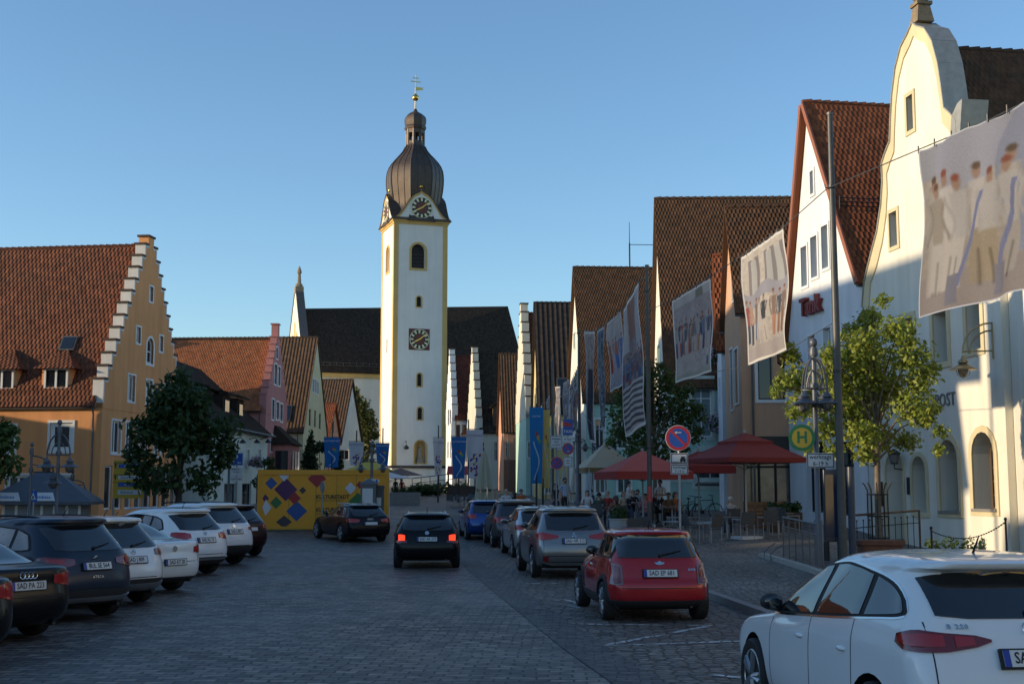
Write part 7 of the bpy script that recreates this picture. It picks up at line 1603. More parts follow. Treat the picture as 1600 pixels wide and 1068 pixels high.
# wall lantern of the inn
hp = POST; a_, zz = hp.uz(1551, 522); wl_ = thing('wall_lantern', 'brass coloured lantern hanging from a bracket on the inn wall', 'lantern', hp.o.matrix_basis @ Vector((a_, 0, zz)), hp.o.rotation_euler.z)
b = MB(); b.tube([(0, -.01, .35), (0, -.01, -.75)], .035, 6)
for q, h_ in ((1.0, .35), (.78, .12)): b.tube([(0, 0, h_)]+[(-.10*math.sin(t)*0-.0, -q*math.sin(t), h_-.95*(1-math.cos(t))*q) for t in np.linspace(.3, math.pi/2, 6)], .03, 6)
b.tube([(0, 0, -.5), (0, -.95, -.55)], .025, 5); M_brass = mat('aged_brass', (.30, .24, .13), .4, metal=.6); b.build('bracket', M_brass, wl_, smooth=60); lantern(wl_, Vector((0, -1.0, -1.05)), .95, m=M_brass)
for px_, py_ in ((1375, 714), (1412, 718)):
    a_, zz = hp.uz(px_, py_); w2_ = thing('wall_lantern', 'small black wall lantern '+('left' if px_ < 1400 else 'right')+' of the inn doorway', 'lantern', hp.o.matrix_basis @ Vector((a_, 0, zz)), hp.o.rotation_euler.z, 'small lanterns at the inn door')
    b = MB(); b.tube([(0, 0, -.35), (0, -.35, -.3), (0, -.35, -.15)], .025, 5); b.lathe([(.12, -.15), (.20, .2), (.24, .22), (.05, .38)], 6, (0, -.35, 0)); b.build('bracket', M_dark, w2_); b = MB(); b.lathe([(.135, -.1), (.205, .17)], 6, (0, -.35, 0)); b.build('glass_bowl', M_lampglass, w2_)

# ---------------------------------------------------------------- the yellow container
Ya, Yb = 57.5, 58.5; A = P(401, 850, Ya); B = P(606, 850, Yb); cont = House('exhibition_container', 'yellow exhibition container with coloured diamonds and KULTURSTADT lettering', (A.x, Ya), (B.x, Yb), 3.0, mat('container_yellow', (.78, .335, .014), .5, var=.05), cat='container')
zb_, zt_ = cont.uz(402, 826)[1], cont.uz(402, 734)[1]; zf_ = cont.uz(402, 741)[1]
b = MB(); b.bb((0, 0, zb_), (cont.W, 3, zt_)); b.build('body', cont.wall, cont.o, bevel=.03)
b = MB(); b.bb((-.02, -.05, zf_), (cont.W+.02, -.001, zt_+.02)); b.bb((-.02, -.05, zb_), (.20, -.001, zf_)); b.bb((-.02, -.05, zb_-.02), (cont.W+.02, -.001, zb_+.10)); b.bb((cont.W-.12, -.05, zb_), (cont.W+.02, -.001, zf_)); b.build('frame', mat('container_ochre', (.72, .32, .02), .5), cont.o)
b = MB()
for f in (.235, .44, .60, .75): b.bb((cont.W*f-.008, -.004, zb_+.1), (cont.W*f+.008, -.0005, zf_))
b.build('panel_gap', mat('container_gap', (.20, .12, .02), .6), cont.o)
def zpx(zx, zy): return 380+zx/5.935, 680+zy/5.935
dc = {'b': (.015, .075, .27), 'p': (.075, .012, .085), 'w': (.62, .62, .66), 'r': (.33, .015, .025), 'g': (.03, .15, .045), 'k': (.045, .035, .045)}
for zx, zy, w_, h_, c in ((260, 443, 112, 118, 'b'), (395, 500, 215, 215, 'p'), (380, 375, 92, 100, 'w'), (475, 580, 118, 118, 'r'), (552, 508, 66, 68, 'k'), (202, 582, 78, 80, 'p'), (305, 622, 112, 118, 'g'), (208, 668, 108, 150, 'w'), (496, 700, 196, 190, 'b'), (378, 800, 146, 120, 'k'), (684, 400, 172, 165, 'r'), (995, 488, 106, 112, 'w'), (1081, 456, 66, 72, 'r'), (1062, 610, 172, 165, 'g')):
    u0, z0 = cont.uz(*zpx(zx, zy)); u1, _ = cont.uz(*zpx(zx+w_/2, zy)); _, z1 = cont.uz(*zpx(zx, zy-h_/2)); du, dz = abs(u1-u0), z1-z0
    poly = [(max(u0-du, .21), z0), (u0, max(z0-dz, zb_+.11)), (u0+du, z0), (u0, z0+dz)]
    if z0+dz > zf_-.02: k = (z0+dz-(zf_-.02))/dz; poly = [poly[0], poly[1], poly[2], (u0+du*k, zf_-.02), (u0-du*k, zf_-.02)]
    if z0-dz < zb_+.11: k = 1-(z0-(zb_+.11))/dz; poly = [(u0-du, z0), (u0-du*k, zb_+.11), (u0+du*k, zb_+.11), (u0+du, z0), (u0, z0+dz)]
    y_ = -.008-.004*'bpwrkg'.index(c)*.5; b = MB(); b.prism(poly, y_, -.0008); b.build('diamond_panel', mat('diamond_'+c, dc[c], .5), cont.o)
for t, zx, zy, sz in (('KULTURSTADT', 676, 570, .235), ('BAYERN BÖHMEN', 676, 605, .13), ('KULTURNÍ MĚSTO', 676, 690, .235), ('BAVORSKO ČECHY', 676, 728, .13)):
    u0, z0 = cont.uz(*zpx(zx, zy)); lettering('lettering', t, sz, mat('lettering_dark', (.05, .03, .01), .5) if sz > .2 else mat('lettering_brown', (.26, .15, .02), .5), cont.o, FX((u0, -.006, z0)), sx=.92 if sz > .2 else 1.15, depth=.004, bold=.009 if sz > .2 else 0, align='LEFT')
b = MB(); b.bb((cont.W+.001, .1, zb_+.1), (cont.W+.03, 2.9, zf_-.1)); go = b.build('glass_front', mat('green_glass', (.06, .11, .11), .08, spec=.8), cont.o)
b = MB()
for y_ in (.06, 1.45, 2.86): b.bb((cont.W+.002, y_, zb_+.1), (cont.W+.06, y_+.08, zf_-.1))
b.build('glass_frame', M_white, go)
b = MB(); b.bb((.06, .15, -1.2), (cont.W-.1, 2.8, zb_-.021)); b.build('plinth', mat('white_boarding', (.50, .50, .46), .7, var=.1), cont.o)
o = thing('sun_canopy', 'yellow sloping canopy standing behind the yellow container', 'canopy', (P(575, 735, 63).x, 64, gz(64))); zc_ = P(575, 736, 64).z-o.location.z; zp_ = P(575, 722, 64).z-o.location.z
b = MB(); b.lathe([(1.5, zc_), (1.5, zc_+.06), (.08, zp_+.1), (.05, zp_+.15)], 4, (0, 0, 0), 0, None, math.pi/4); b.build('fabric', mat('canopy_yellow', (.50, .36, .05), .7), o); b = MB(); b.tube([(0, 0, 0), (0, 0, zp_)], .04, 8); b.build('pole', M_steel, o)
o, g = post('round traffic sign seen edge-on from behind before the container', 506, 54, P(506, 752, 54).z, .035); b = MB(); b.disc((0, -.05, P(506, 760, 54).z-g), (.85, .5, 0), .24, .03, 28); b.build('sign_disc', M_signback, o)
o, g = post('small white direction arrow sign on a pole by the ticket column', 583, 55, P(583, 745, 55).z, .04); s_ = 55/FPX; z_ = P(580, 751, 55).z-g; b = MB(); b.prism([(-10*s_, z_-3*s_), (9*s_, z_-3*s_), (12*s_, z_), (9*s_, z_+3*s_), (-10*s_, z_+3*s_)], -.07, -.05); po = b.build('arrow_board', M_signwhite, o); b = MB(); b.bb((6*s_, -.075, z_-2.4*s_), (8.5*s_, -.0705, z_+2.4*s_)); b.build('blue_field', M_signblue, po); lettering('lettering', 'Rathaus', .13, M_ink, po, FX((-1*s_, -.072, z_)), depth=.001)
# ticket column and hooded machine beside the dark estate
o = thing('information_column', 'white and grey information column at the right end of the container', 'column', (P(576, 800, 54.5).x, 54.5, gz(54.5))); s_ = 54.5/FPX; zt = P(576, 757, 54.5).z-o.location.z
b = MB(); b.bb((-.32, -.3, 0), (.32, .3, zt)); b.lathe([(.50, zt), (.5, zt+.06), (.06, zt+.25)], 4, (0, 0, 0), 0, None, math.pi/4); b.build('housing', M_lampmetal, o)
b = MB(); b.bb((-.24, -.34, .9), (.20, -.301, zt-.15)); b.build('display_panel', M_signwhite, o)
o = thing('ticket_machine', 'dark grey ticket machine right of the information column', 'machine', (P(591, 800, 54.8).x, 54.8, gz(54.8))); zt = P(591, 762, 54.8).z-o.location.z
b = MB(); b.bb((-.18, -.2, 0), (.22, .2, zt)); b.prism([(-.22, zt), (.26, zt), (.22, zt+.12), (-.18, zt+.12)], -.24, .24); b.build('housing', mat('machine_grey', (.055, .06, .065), .5), o); b = MB(); b.bb((-.10, -.215, 1.2), (.14, -.201, 1.55)); b.build('screen', M_signwhite, o)

# ---------------------------------------------------------------- kiosk on the left
Yk_ = 46.0; s_ = Yk_/FPX; xk = (80-800)*s_; g = gz(Yk_); o = thing('kiosk', 'grey kiosk with a hipped roof and white lettering bands on the left', 'kiosk', (xk, Yk_, g), R(10)); z_ = lambda py: P(80, py, Yk_).z-g
ze, zr = z_(783), z_(738); b = MB(); rf_m = mat('slate_grey_roof', (.075, .085, .105), .6, var=.12)
b.add([(-1.95, -1.6, ze), (1.75, -1.6, ze), (1.75, 1.6, ze), (-1.95, 1.6, ze), (-.45, 0, zr), (.32, 0, zr), (-1.95, -1.6, ze-.1), (1.75, -1.6, ze-.1), (1.75, 1.6, ze-.1), (-1.95, 1.6, ze-.1)], [(0, 1, 5, 4), (1, 2, 5), (2, 3, 4, 5), (3, 0, 4), (0, 6, 7, 1), (1, 7, 8, 2), (2, 8, 9, 3), (3, 9, 6, 0), (6, 9, 8, 7)]); b.build('roof', rf_m, o)
b = MB(); b.bb((-1.3, -1.1, 0), (1.3, 1.2, ze-.1)); b.build('body', mat('kiosk_grey', (.22, .24, .26), .6), o)
b = MB()
for i in range(7): b.bb((-1.3+i*.42, -1.14, .1), (-1.3+i*.42+.09, -1.101, ze-.12))
b.build('white_slat', M_white, o)
for x0, x1 in ((-1.55, -.62), (-.30, .52)):
    b = MB(); b.add([(x0, -1.62, ze+.04), (x1, -1.62, ze+.04), (x1-.12, -1.38, ze+.32), (x0+.12, -1.38, ze+.32), (x0, -1.60, ze+.02), (x1, -1.60, ze+.02), (x1-.12, -1.36, ze+.30), (x0+.12, -1.36, ze+.30)], [(0, 1, 2, 3), (7, 6, 5, 4), (0, 4, 5, 1), (2, 6, 7, 3), (1, 5, 6, 2), (3, 7, 4, 0)]); po = b.build('lettering_band', M_signwhite, o)
    lettering('lettering', 'Imbiss', .2, M_signblue, po, frame(((x0+x1)/2, -1.53, ze+.165), (1, 0, 0), (0, .62, .78)), depth=.002)

# ---------------------------------------------------------------- things in front of the inn
def at(px, Y): x = (px-800)/FPX*Y; return (x, Y, pz(x, Y))
o = thing('display_case', 'tall blue black notice case between the lamp post and the banner pole', 'display case', at(1297, 30.5)); s_ = 30.5/FPX; g = o.location.z; z_ = lambda py: P(1297, py, 30.5).z-g
b = MB(); b.bb((-14*s_, -.06, z_(846)), (13*s_, .06, z_(733))); b.build('case', mat('case_blue_black', (.022, .032, .055), .35), o, bevel=.01); b = MB(); b.bb((-12*s_, -.075, z_(838)), (11*s_, -.061, z_(741))); b.build('glass_front', mat('case_glass', (.020, .035, .070), .06, spec=.8), o)
b = MB(); b.tube([(-11*s_, 0, 0), (-11*s_, 0, z_(846))], .07, 8); b.tube([(10*s_, 0, 0), (10*s_, 0, z_(846))], .07, 8); b.build('foot', M_dark, o)
o = thing('steel_column', 'slim blue grey steel column right of the tall grey pole', 'column', at(1326, 30.0)); g = o.location.z; zt = P(1326, 729, 30).z-g; b = MB(); b.tube([(0, 0, -.1), (0, 0, zt)], .085, 12); b.build('shaft', mat('column_blue_grey', (.035, .045, .07), .4), o, smooth=60); b = MB(); b.tube([(-.16, .1, -.1), (-.16, .1, zt)], .06, 10); b.build('rear_shaft', M_dark, o, smooth=60)
o = thing('tree_guard', 'black iron guard of curved bars round the young tree', 'tree guard', (xt, YT, pz(xt, YT)), 0); zt = P(1360, 757, YT).z-o.location.z; b = MB()
for k in range(10):
    a = 2*math.pi*k/10; c_, s2 = math.cos(a)*.27, math.sin(a)*.27; b.tube([(c_, s2, 0), (c_, s2, zt-.15), (c_*1.25, s2*1.25, zt), (c_*1.45, s2*1.45, zt+.05)], .014, 5)
b.build('bars', M_black, o)
b = MB()
for zz in (.25, zt*.5, zt-.25): pts = [(math.cos(2*math.pi*k/16)*.275, math.sin(2*math.pi*k/16)*.275, zz) for k in range(17)]; b.tube(pts, .018, 5, caps=False)
b.build('hoops', M_black, o)
o = thing('wooden_planter', 'low brown timber planter edge in front of the tree guard', 'planter', at(1368, 30.5)); g = o.location.z; w_ = .52; zt = P(1368, 843, 30.5).z-g; b = MB()
b.bb((-w_, -.3, zt-.12), (w_, .3, zt)); b.bb((-w_+.05, -.25, -.05), (w_-.05, .25, zt-.122)); b.build('box', mat('planter_wood', (.16, .06, .03), .7, var=.25, vscale=6), o, bevel=.01)
# rail with iron spikes, then chain between posts
o = thing('hand_rail', 'dark hand rail with spiked iron fence along the inn front', 'railing', at(1330, 33.5)); g = o.location.z; b = MB(); p0 = P(1328, 805, 33.5); p1 = P(1436, 797, 35.5); p0 -= o.location; p1 -= o.location
b.tube([p0, p1], .03, 8); b.tube([p1, (p1.x, p1.y, -.6)], .03, 8); b.build('top_rail', mat('rail_brown', (.06, .035, .022), .5), o)
b = MB(); q0, q1 = p0-Vector((0, 0, .33)), p1-Vector((0, 0, .33)); b.tube([q0, q1], .012, 5)
for k in range(12): p_ = q0.lerp(q1, k/11); b.tube([(p_.x, p_.y, -.6), (p_.x, p_.y, p_.z+.16)], .011, 5); b.ball((p_.x, p_.y, p_.z+.18), .025, 6)
b.build('spikes', M_black, o)
cp_ = [P(1455, 826, 36.0), P(1485, 806, 36.8), P(1512, 812, 36.9), P(1571, 812, 35.8)]
o = thing('chain_barrier', 'iron chain hanging between short posts before the inn wall', 'chain', (cp_[0].x, 36, .1)); b = MB()
for p_ in (cp_[0], cp_[3]): q = p_-o.location; b.tube([(q.x, q.y, -.15), (q.x, q.y, q.z)], .03, 8); b.ball((q.x, q.y, q.z+.03), .05, 8)
b.build('post', M_dark, o); b = MB(); a, c_ = cp_[0]-o.location, cp_[3]-o.location; pts = [a.lerp(c_, t)+Vector((0, 0, -.32*4*t*(1-t)-.05)) for t in np.linspace(0, 1, 60)]
for i in range(59):
    d = (pts[i+1]-pts[i]); m_ = (pts[i]+pts[i+1])/2; b.box(tuple(m_), (d.length*1.25, .012 if i % 2 else .035, .035 if i % 2 else .012), 0, math.atan2(d.y, d.x))
b.build('chain', M_dark, o)
# bicycle racks and the low rail with wire mesh in front of the terrace
f0, f1 = Vector((6.75, 32.2, 0)), Vector((6.42, 27.2, 0)); f0.z, f1.z = pz(f0.x, f0.y), pz(f1.x, f1.y); o = thing('mesh_fence', 'low steel fence with wire mesh panels along the pale low kerb', 'fence', tuple(f0)); zt = 1.02; zm_ = .80; d_ = f1-f0; b = MB()
for k in range(6): q = d_*(k/5); b.tube([(q.x, q.y, q.z-.1), (q.x, q.y, q.z+zt)], .016, 6)
b.tube([(0, 0, zt), (d_.x, d_.y, d_.z+zt)], .022, 6); b.tube([(0, 0, zm_), (d_.x, d_.y, d_.z+zm_)], .010, 5); b.build('frame', M_lampmetal, o); b = MB()
for k in range(60): q = d_*(k/59); b.tube([(q.x, q.y, q.z+.08), (q.x, q.y, q.z+zm_)], .003, 4)
for k in range(12): zz = .08+(zm_-.08)*k/11; b.tube([(0, 0, zz), (d_.x, d_.y, d_.z+zz)], .003, 4)
b.build('wire_mesh', M_lead, o)
for k, (px_, Yq) in enumerate(((1197, 32.6), (1207, 31.6))):
    x_, _, g = at(px_, Yq); o = thing('bicycle_rack', ('left' if k == 0 else 'right')+' one of two low bent steel stands at the end of the mesh fence', 'bicycle stand', (x_, Yq, g), R(0), 'bent steel stands by the mesh fence')
    b = MB(); b.tube([(-.12, 0, 0), (-.12, 0, .16), (.02, 0, .30), (.16, 0, .38)], .014, 6); b.build('hoop', M_lampmetal, o, smooth=60)
lk = MB(); pa, pb, pc = at(1186, 33.4), at(1264, 27.6), at(1310, 24.5)
for a, c_ in ((pa, pb), (pb, pc)):
    a, c_ = Vector(a), Vector(c_); d = (c_-a).normalized(); n = Vector((-d.y, d.x, 0))*.09
    lk.add([tuple(p_+s3+Vector((0, 0, z))) for z in (-.05, .10) for p_, s3 in ((a, n), (c_, n), (c_, -n), (a, -n))], [(3, 2, 1, 0), (4, 5, 6, 7), (0, 1, 5, 4), (1, 2, 6, 5), (2, 3, 7, 6), (3, 0, 4, 7)])
tag(lk.build('low_kerb', mat('pale_stone', (.34, .32, .28), .8, var=.15, bump=.2)), kind='structure')
# round sticker on the grey off-roader is a curled white figure
# ================================================================ cafe terrace
M_weave = mat('chair_weave', (.075, .078, .085), .7, var=.1, vscale=30); M_tabletop = mat('table_top', (.16, .16, .17), .4); M_terr = mat('dark_wood', (.055, .035, .025), .6, var=.2)
def make_chair():
    o = thing('terrace_chair', '', 'chair'); b = MB(); b.bb((-.24, -.23, .42), (.24, .24, .455)); b.build('seat', M_weave, o, bevel=.008)
    b = MB(); b.add([(-.24, -.22, .50), (.24, -.22, .50), (.23, -.33, .90), (-.23, -.33, .90), (-.24, -.25, .50), (.24, -.25, .50), (.23, -.36, .90), (-.23, -.36, .90)], [(0, 1, 2, 3), (7, 6, 5, 4), (0, 4, 5, 1), (1, 5, 6, 2), (2, 6, 7, 3), (3, 7, 4, 0)]); b.build('backrest', M_weave, o)
    for sx in (-1, 1):
        for sy in (-1, 1): b = MB(); b.tube([(sx*.25, sy*.25, 0), (sx*.25, sy*.24, .66 if sy > 0 else .5)], .014, 6); b.build('leg', M_steel, o)
        b = MB(); b.tube([(sx*.25, .26, .655), (sx*.25, -.26, .655)], .02, 6); b.build('armrest', M_steel, o)
    return o
def make_table():
    o = thing('terrace_table', '', 'table'); b = MB(); b.bb((-.42, -.42, .71), (.42, .42, .74)); b.build('table_top', M_tabletop, o, bevel=.006); b = MB(); b.tube([(0, 0, .03), (0, 0, .71)], .035, 10); b.build('leg', M_steel, o)
    b = MB(); b.bb((-.30, -.045, 0), (.30, .045, .03)); b.bb((-.045, -.30, .0302), (.045, .30, .045)); b.build('base', M_steel, o); return o
chair0, table0 = make_chair(), make_table(); cu_, tu_ = [], []
def put(proto, used, px, Y, rz, label, group):
    o = proto if not used else dup(proto); used.append(o); x = (px-800)/FPX*Y; o.location = (x, Y, pz(x, Y)); o.rotation_euler = (0, 0, R(rz)); tag(o, label, None, group); return o
CG, TG = 'chairs on the cafe terrace', 'tables on the cafe terrace'
for px, Y, rz, lb in ((1107, 41.2, 40, 'dark woven chair turned left, left front of the red double parasol table'), (1158, 41.6, 20, 'dark woven chair turned away, right front of the red double parasol table'), (1120, 43.6, 170, 'dark woven chair behind the table under the red double parasol'), (1140, 45.2, 5, 'dark chair with the grey haired man sitting on it'),
                      (1196, 42.0, 10, 'dark woven chair left of the table near the mesh fence'), (1228, 43.0, -60, 'dark woven chair right of the table near the mesh fence'), (1208, 45.0, 175, 'dark woven chair behind the mesh fence table, by the timber screen'),
                      (1080, 43.0, -70, 'dark woven chair between the no parking sign and the bicycles'), (1050, 43.4, 60, 'dark woven chair just left of the no parking sign'), (985, 42.5, 15, 'dark woven chair seen from behind, left of the steel banner pole'), (1006, 42.9, -10, 'dark woven chair seen from behind, next to the steel banner pole'),
                      (962, 49, 30, 'dark chair of the sitting woman in brown'), (934, 50, -20, 'dark chair of the sitting man in dark green'), (948, 53, 180, 'dark chair of the sitting man with grey hair, facing us'), (972, 54, 200, 'dark chair of the sitting woman in a pale top, facing us'),
                      (1008, 51, 150, 'dark chair of the sitting woman in pink'), (1022, 53, 200, 'dark chair of the dark haired man beside the woman in pink')): put(chair0, cu_, px, Y, rz, lb, CG)
for px, Y, rz, lb in ((1133, 42.4, 10, 'square terrace table under the red double parasol'), (1213, 43.5, 0, 'square terrace table by the mesh fence and the timber screen'), (1064, 44.5, 20, 'square terrace table behind the no parking sign'), (996, 44.4, 0, 'square terrace table left of the steel banner pole'), (950, 51.4, 15, 'square terrace table where four people sit left of the salmon parasol pole'), (1014, 52.2, 0, 'square terrace table with the woman in pink')): put(table0, tu_, px, Y, rz, lb, TG)
# parasols
def parasol(label, px, Y, py_edge, py_top, half, col, n=8, tiers=1, valance=.0, rot=0., name='parasol', group='open cafe parasols', edge_col=None):
    x, _, g = at(px, Y); o = thing(name, label, 'parasol', (x, Y, g), R(rot), group); ze, zt = P(px, py_edge, Y).z-g, P(px, py_top, Y).z-g; m = mat('canvas_'+label[:8], col, .8, var=.08, vscale=2)
    def cone(b, r0, z0, z1, r1=.05):
        pr = []
        for t in np.linspace(0, 1, 7): pr.append((r0+(r1-r0)*t, z0+(z1-z0)*(t*.88+.12*t*t)))
        b.lathe(pr, n, (0, 0, 0), 0, None, math.pi/n)
        b.lathe([(r0, z0-valance-.03), (r0+.004, z0+.001)], n, (0, 0, 0), 0, None, math.pi/n) if valance else None
    b = MB()
    if tiers == 2: cone(b, half, ze, ze+(zt-ze)*.68, half*.36)
    else: cone(b, half, ze, zt)
    co_ = b.build('canopy', m, o)
    if tiers == 2: b = MB(); cone(b, half*.46, ze+(zt-ze)*.66, zt); b.build('top_canopy', m, co_)
    if valance: b = MB(); b.lathe([(half*1.003, ze-valance), (half*1.006, ze+.004)], n, (0, 0, 0), 0, None, math.pi/n); b.build('valance', mat('valance_'+label[:8], edge_col or col, .8), co_)
    b = MB(); b.tube([(0, 0, 0), (0, 0, zt)], .035, 10); b.disc((0, 0, zt+.05), (0, 0, 1), .05, .1, 10); b.build('pole', M_signback, o)
    b = MB()
    for k in range(n): a = 2*math.pi*(k+.5)/n; b.tube([(math.cos(a)*.05, math.sin(a)*.05, ze-.35), (math.cos(a)*half*.55, math.sin(a)*half*.55, ze+(zt-ze)*.28)], .014, 4)
    b.build('rib', M_signback, o); b = MB(); b.box((0, 0, .05), (.75, .75, .10)); b.build('base', M_signwhite, o); return o
parasol('dark red double tiered parasol in front of the apricot house', 1163, 42.0, 716, 676, 2.0, (.16, .014, .012), 4, 2, .12, 20)
parasol('salmon red parasol with a scalloped edge left of the steel banner pole', 1003, 50, 737, 704, 2.15, (.38, .08, .066), 4, 1, .26, 12, edge_col=(.28, .028, .022))
parasol('second red parasol half hidden behind the dark red double parasol', 1090, 52, 728, 705, 1.5, (.22, .022, .018), 4, 1, .26, 30)
parasol('cream parasol behind the round sign cluster', 946, 60, 731, 691, 1.75, (.46, .40, .28), 4, 1, .20, 8, edge_col=(.24, .15, .06))
parasol('brown parasol on the steps left of the church tower foot', 627, 112, 742, 731, 2.1, (.16, .10, .085), 8)
parasol('white parasol below the brown one on the steps', 608, 108, 747, 737, 2.3, (.58, .58, .58), 8)
def closed_parasol(label, px, Y, y0, y1, r, col):
    x = (px-800)/FPX*Y; g = pz(x, Y) if x > kerb_x(Y) else gz(Y); o = thing('closed_parasol', label, 'parasol', (x, Y, g), 0, 'closed parasols'); zt, zb = P(px, y0, Y).z-g, P(px, y1, Y).z-g; b = MB(); n = 16; vs = []
    prof = [(.02, zt), (r*.30, zt-(zt-zb)*.12), (r*.55, zt-(zt-zb)*.4), (r*.9, zt-(zt-zb)*.82), (r, zb)]
    for q, z in prof:
        for k in range(n): a = 2*math.pi*k/n; f = q*(1 if k % 2 else .62); vs.append((f*math.cos(a), f*math.sin(a), z))
    b.add(vs, [(i*n+k, i*n+(k+1) % n, (i+1)*n+(k+1) % n, (i+1)*n+k) for i in range(len(prof)-1) for k in range(n)]+[tuple(range(n))]); b.build('canopy', mat('canvas_'+str(col[0]), col, .8, var=.1), o)
    b = MB(); b.tube([(0, 0, 0), (0, 0, zt+.1)], .035, 8); b.box((0, 0, .04), (.6, .6, .08)); b.build('pole', M_signback, o); s2 = MB(); s2.lathe([(r*.80, zb+(zt-zb)*.20), (r*.78, zb+(zt-zb)*.24)], 12); s2.build('strap', M_weave, o)
closed_parasol('tall closed cream parasol in front of the white flag with flowers', 757, 74, 702, 783, .62, (.44, .41, .30))
for px, Y, lb in ((871, 66, 'leftmost folded pale parasol behind the standing couple'), (881, 67, 'folded pale parasol above the bearded man'), (897, 66, 'folded pale parasol right of the bearded man'), (920, 58, 'folded bluish white parasol beside the dark sign column')): closed_parasol(lb, px, Y, 728 if px < 915 else 735, 782 if px < 915 else 790, .28, (.46, .44, .38) if px < 915 else (.42, .46, .50))
# timber screen, concrete planter, bench backs
o = thing('timber_screen', 'slatted brown timber screen behind the terrace chairs', 'screen', at(1175, 47.0)); g = o.location.z; s_ = 47/FPX; zt = P(1190, 783, 47).z-g; b = MB()
for k in range(7): b.bb((-14*s_, -.03, .08+k*(zt-.08)/7), (46*s_, .03, .08+(k+.86)*(zt-.08)/7))
b.build('slats', mat('screen_wood', (.20, .085, .03), .65, var=.25, vscale=5), o)
for x_ in (-14*s_, 16*s_, 45*s_): b = MB(); b.bb((x_-.04, .031, -.05), (x_+.04, .10, zt)); b.build('screen_post', M_terr, o)
o = thing('round_planter', 'tall round pale concrete planter on the terrace edge', 'planter', at(964, 44.0)); b = MB(); b.lathe([(.26, 0), (.30, .8), (.33, .82), (.33, .86), (.27, .86), (.25, .80)], 20); b.build('pot', mat('pale_concrete', (.36, .37, .37), .85, var=.12, bump=.2), o, smooth=40); leaves('foliage', [(0, 0, 1.0, .25), (.12, 0, .95, .2)], 160, .16, L_dark, o)
o = thing('table_planter', 'leafy dark planter on the window side of the apricot house', 'planter', at(1222, 46.0)); b = MB(); b.bb((-.6, -.2, 0), (.6, .2, .7)); b.build('box', M_terr, o); leaves('foliage', [(x, 0, .85, .25) for x in (-.4, 0, .4)], 320, .16, L_dark, o)
# bicycles
def bicycle(label, px, Y, rz, lean=6):
    x, _, g = at(px, Y); o = thing('bicycle', label, 'bicycle', (x, Y, g), R(rz), 'bicycles leaning at the mint house'); o.rotation_euler = (R(lean), 0, R(rz))
    for xx in (-.52, .52):
        b = MB(); pts = [(xx+.33*math.cos(2*math.pi*k/24), 0, .34+.33*math.sin(2*math.pi*k/24)) for k in range(25)]; b.tube(pts, .019, 6, caps=False); wo = b.build('wheel', M_tyre, o); b = MB()
        for k in range(12): a = 2*math.pi*k/12; b.tube([(xx, 0, .34), (xx+.32*math.cos(a), 0, .34+.32*math.sin(a))], .003, 3)
        b.build('spokes', M_steel, wo)
    b = MB(); A_, B_, C_, D_ = (-.52, 0, .34), (-.10, 0, .30), (-.25, 0, .80), (.36, 0, .82)
    for p_, q in ((A_, B_), (A_, C_), (B_, C_), (C_, D_), (B_, (.38, 0, .72)), (D_, (.52, 0, .34)), (C_, (-.28, 0, .93)), (D_, (.33, 0, 1.0))): b.tube([p_, q], .018, 6)
    b.build('frame', mat('bike_frame', (.03, .035, .04), .35, metal=.3), o); b = MB(); b.ball((-.29, 0, .95), .13, 8, 0, (1, .5, .3)); b.build('saddle', M_black, o)
    b = MB(); b.tube([(.28, -.28, 1.04), (.36, -.1, 1.02), (.36, .1, 1.02), (.28, .28, 1.04)], .014, 6); b.build('handlebar', M_black, o); b = MB(); b.disc((-.10, 0, .30), (0, 1, 0), .09, .012, 16); b.tube([(-.10, -.08, .30), (-.02, -.10, .16)], .012, 5); b.build('crank', M_black, o)
bicycle('black bicycle leaning below the arched window, handlebar to the right', 1098, 57, 15)
bicycle('second dark bicycle left of the first one, seen almost end-on', 1075, 55, 55)
bicycle('bicycle parked at the steps left of the church tower', 637, 112, 30)

# ================================================================ people
SK = mat('skin', (.42, .25, .18), .55); SKINS = [SK, mat('skin_fair', (.50, .32, .24), .55), mat('skin_tan', (.34, .19, .125), .55)]
def cloth(name, c): return mat('cloth_'+name, c, .85, var=.12, vscale=8, bump=.15, bscale=30)
C_ = dict(white=cloth('white', (.55, .55, .54)), blue=cloth('light_blue', (.30, .38, .52)), black=cloth('black', (.018, .018, .02)), navy=cloth('navy', (.03, .04, .08)), orange=cloth('orange', (.48, .12, .03)), grey=cloth('grey', (.30, .31, .33)), green=cloth('dark_green', (.04, .06, .045)), brown=cloth('brown', (.16, .09, .055)), pink=cloth('pink', (.50, .22, .28)), jeans=cloth('jeans', (.06, .09, .16)), red=cloth('red', (.28, .03, .03)), sand=cloth('sand', (.40, .33, .24)))
HAIRS = dict(dark=mat('hair_dark', (.015, .011, .009), .6), brown=mat('hair_brown', (.06, .032, .016), .6), grey=mat('hair_grey', (.32, .31, .30), .7), blond=mat('hair_blond', (.26, .17, .07), .6), cap=C_['sand'], red=mat('hair_auburn', (.13, .04, .018), .6))
M_eye = mat('eye_dark', (.01, .01, .012), .3)
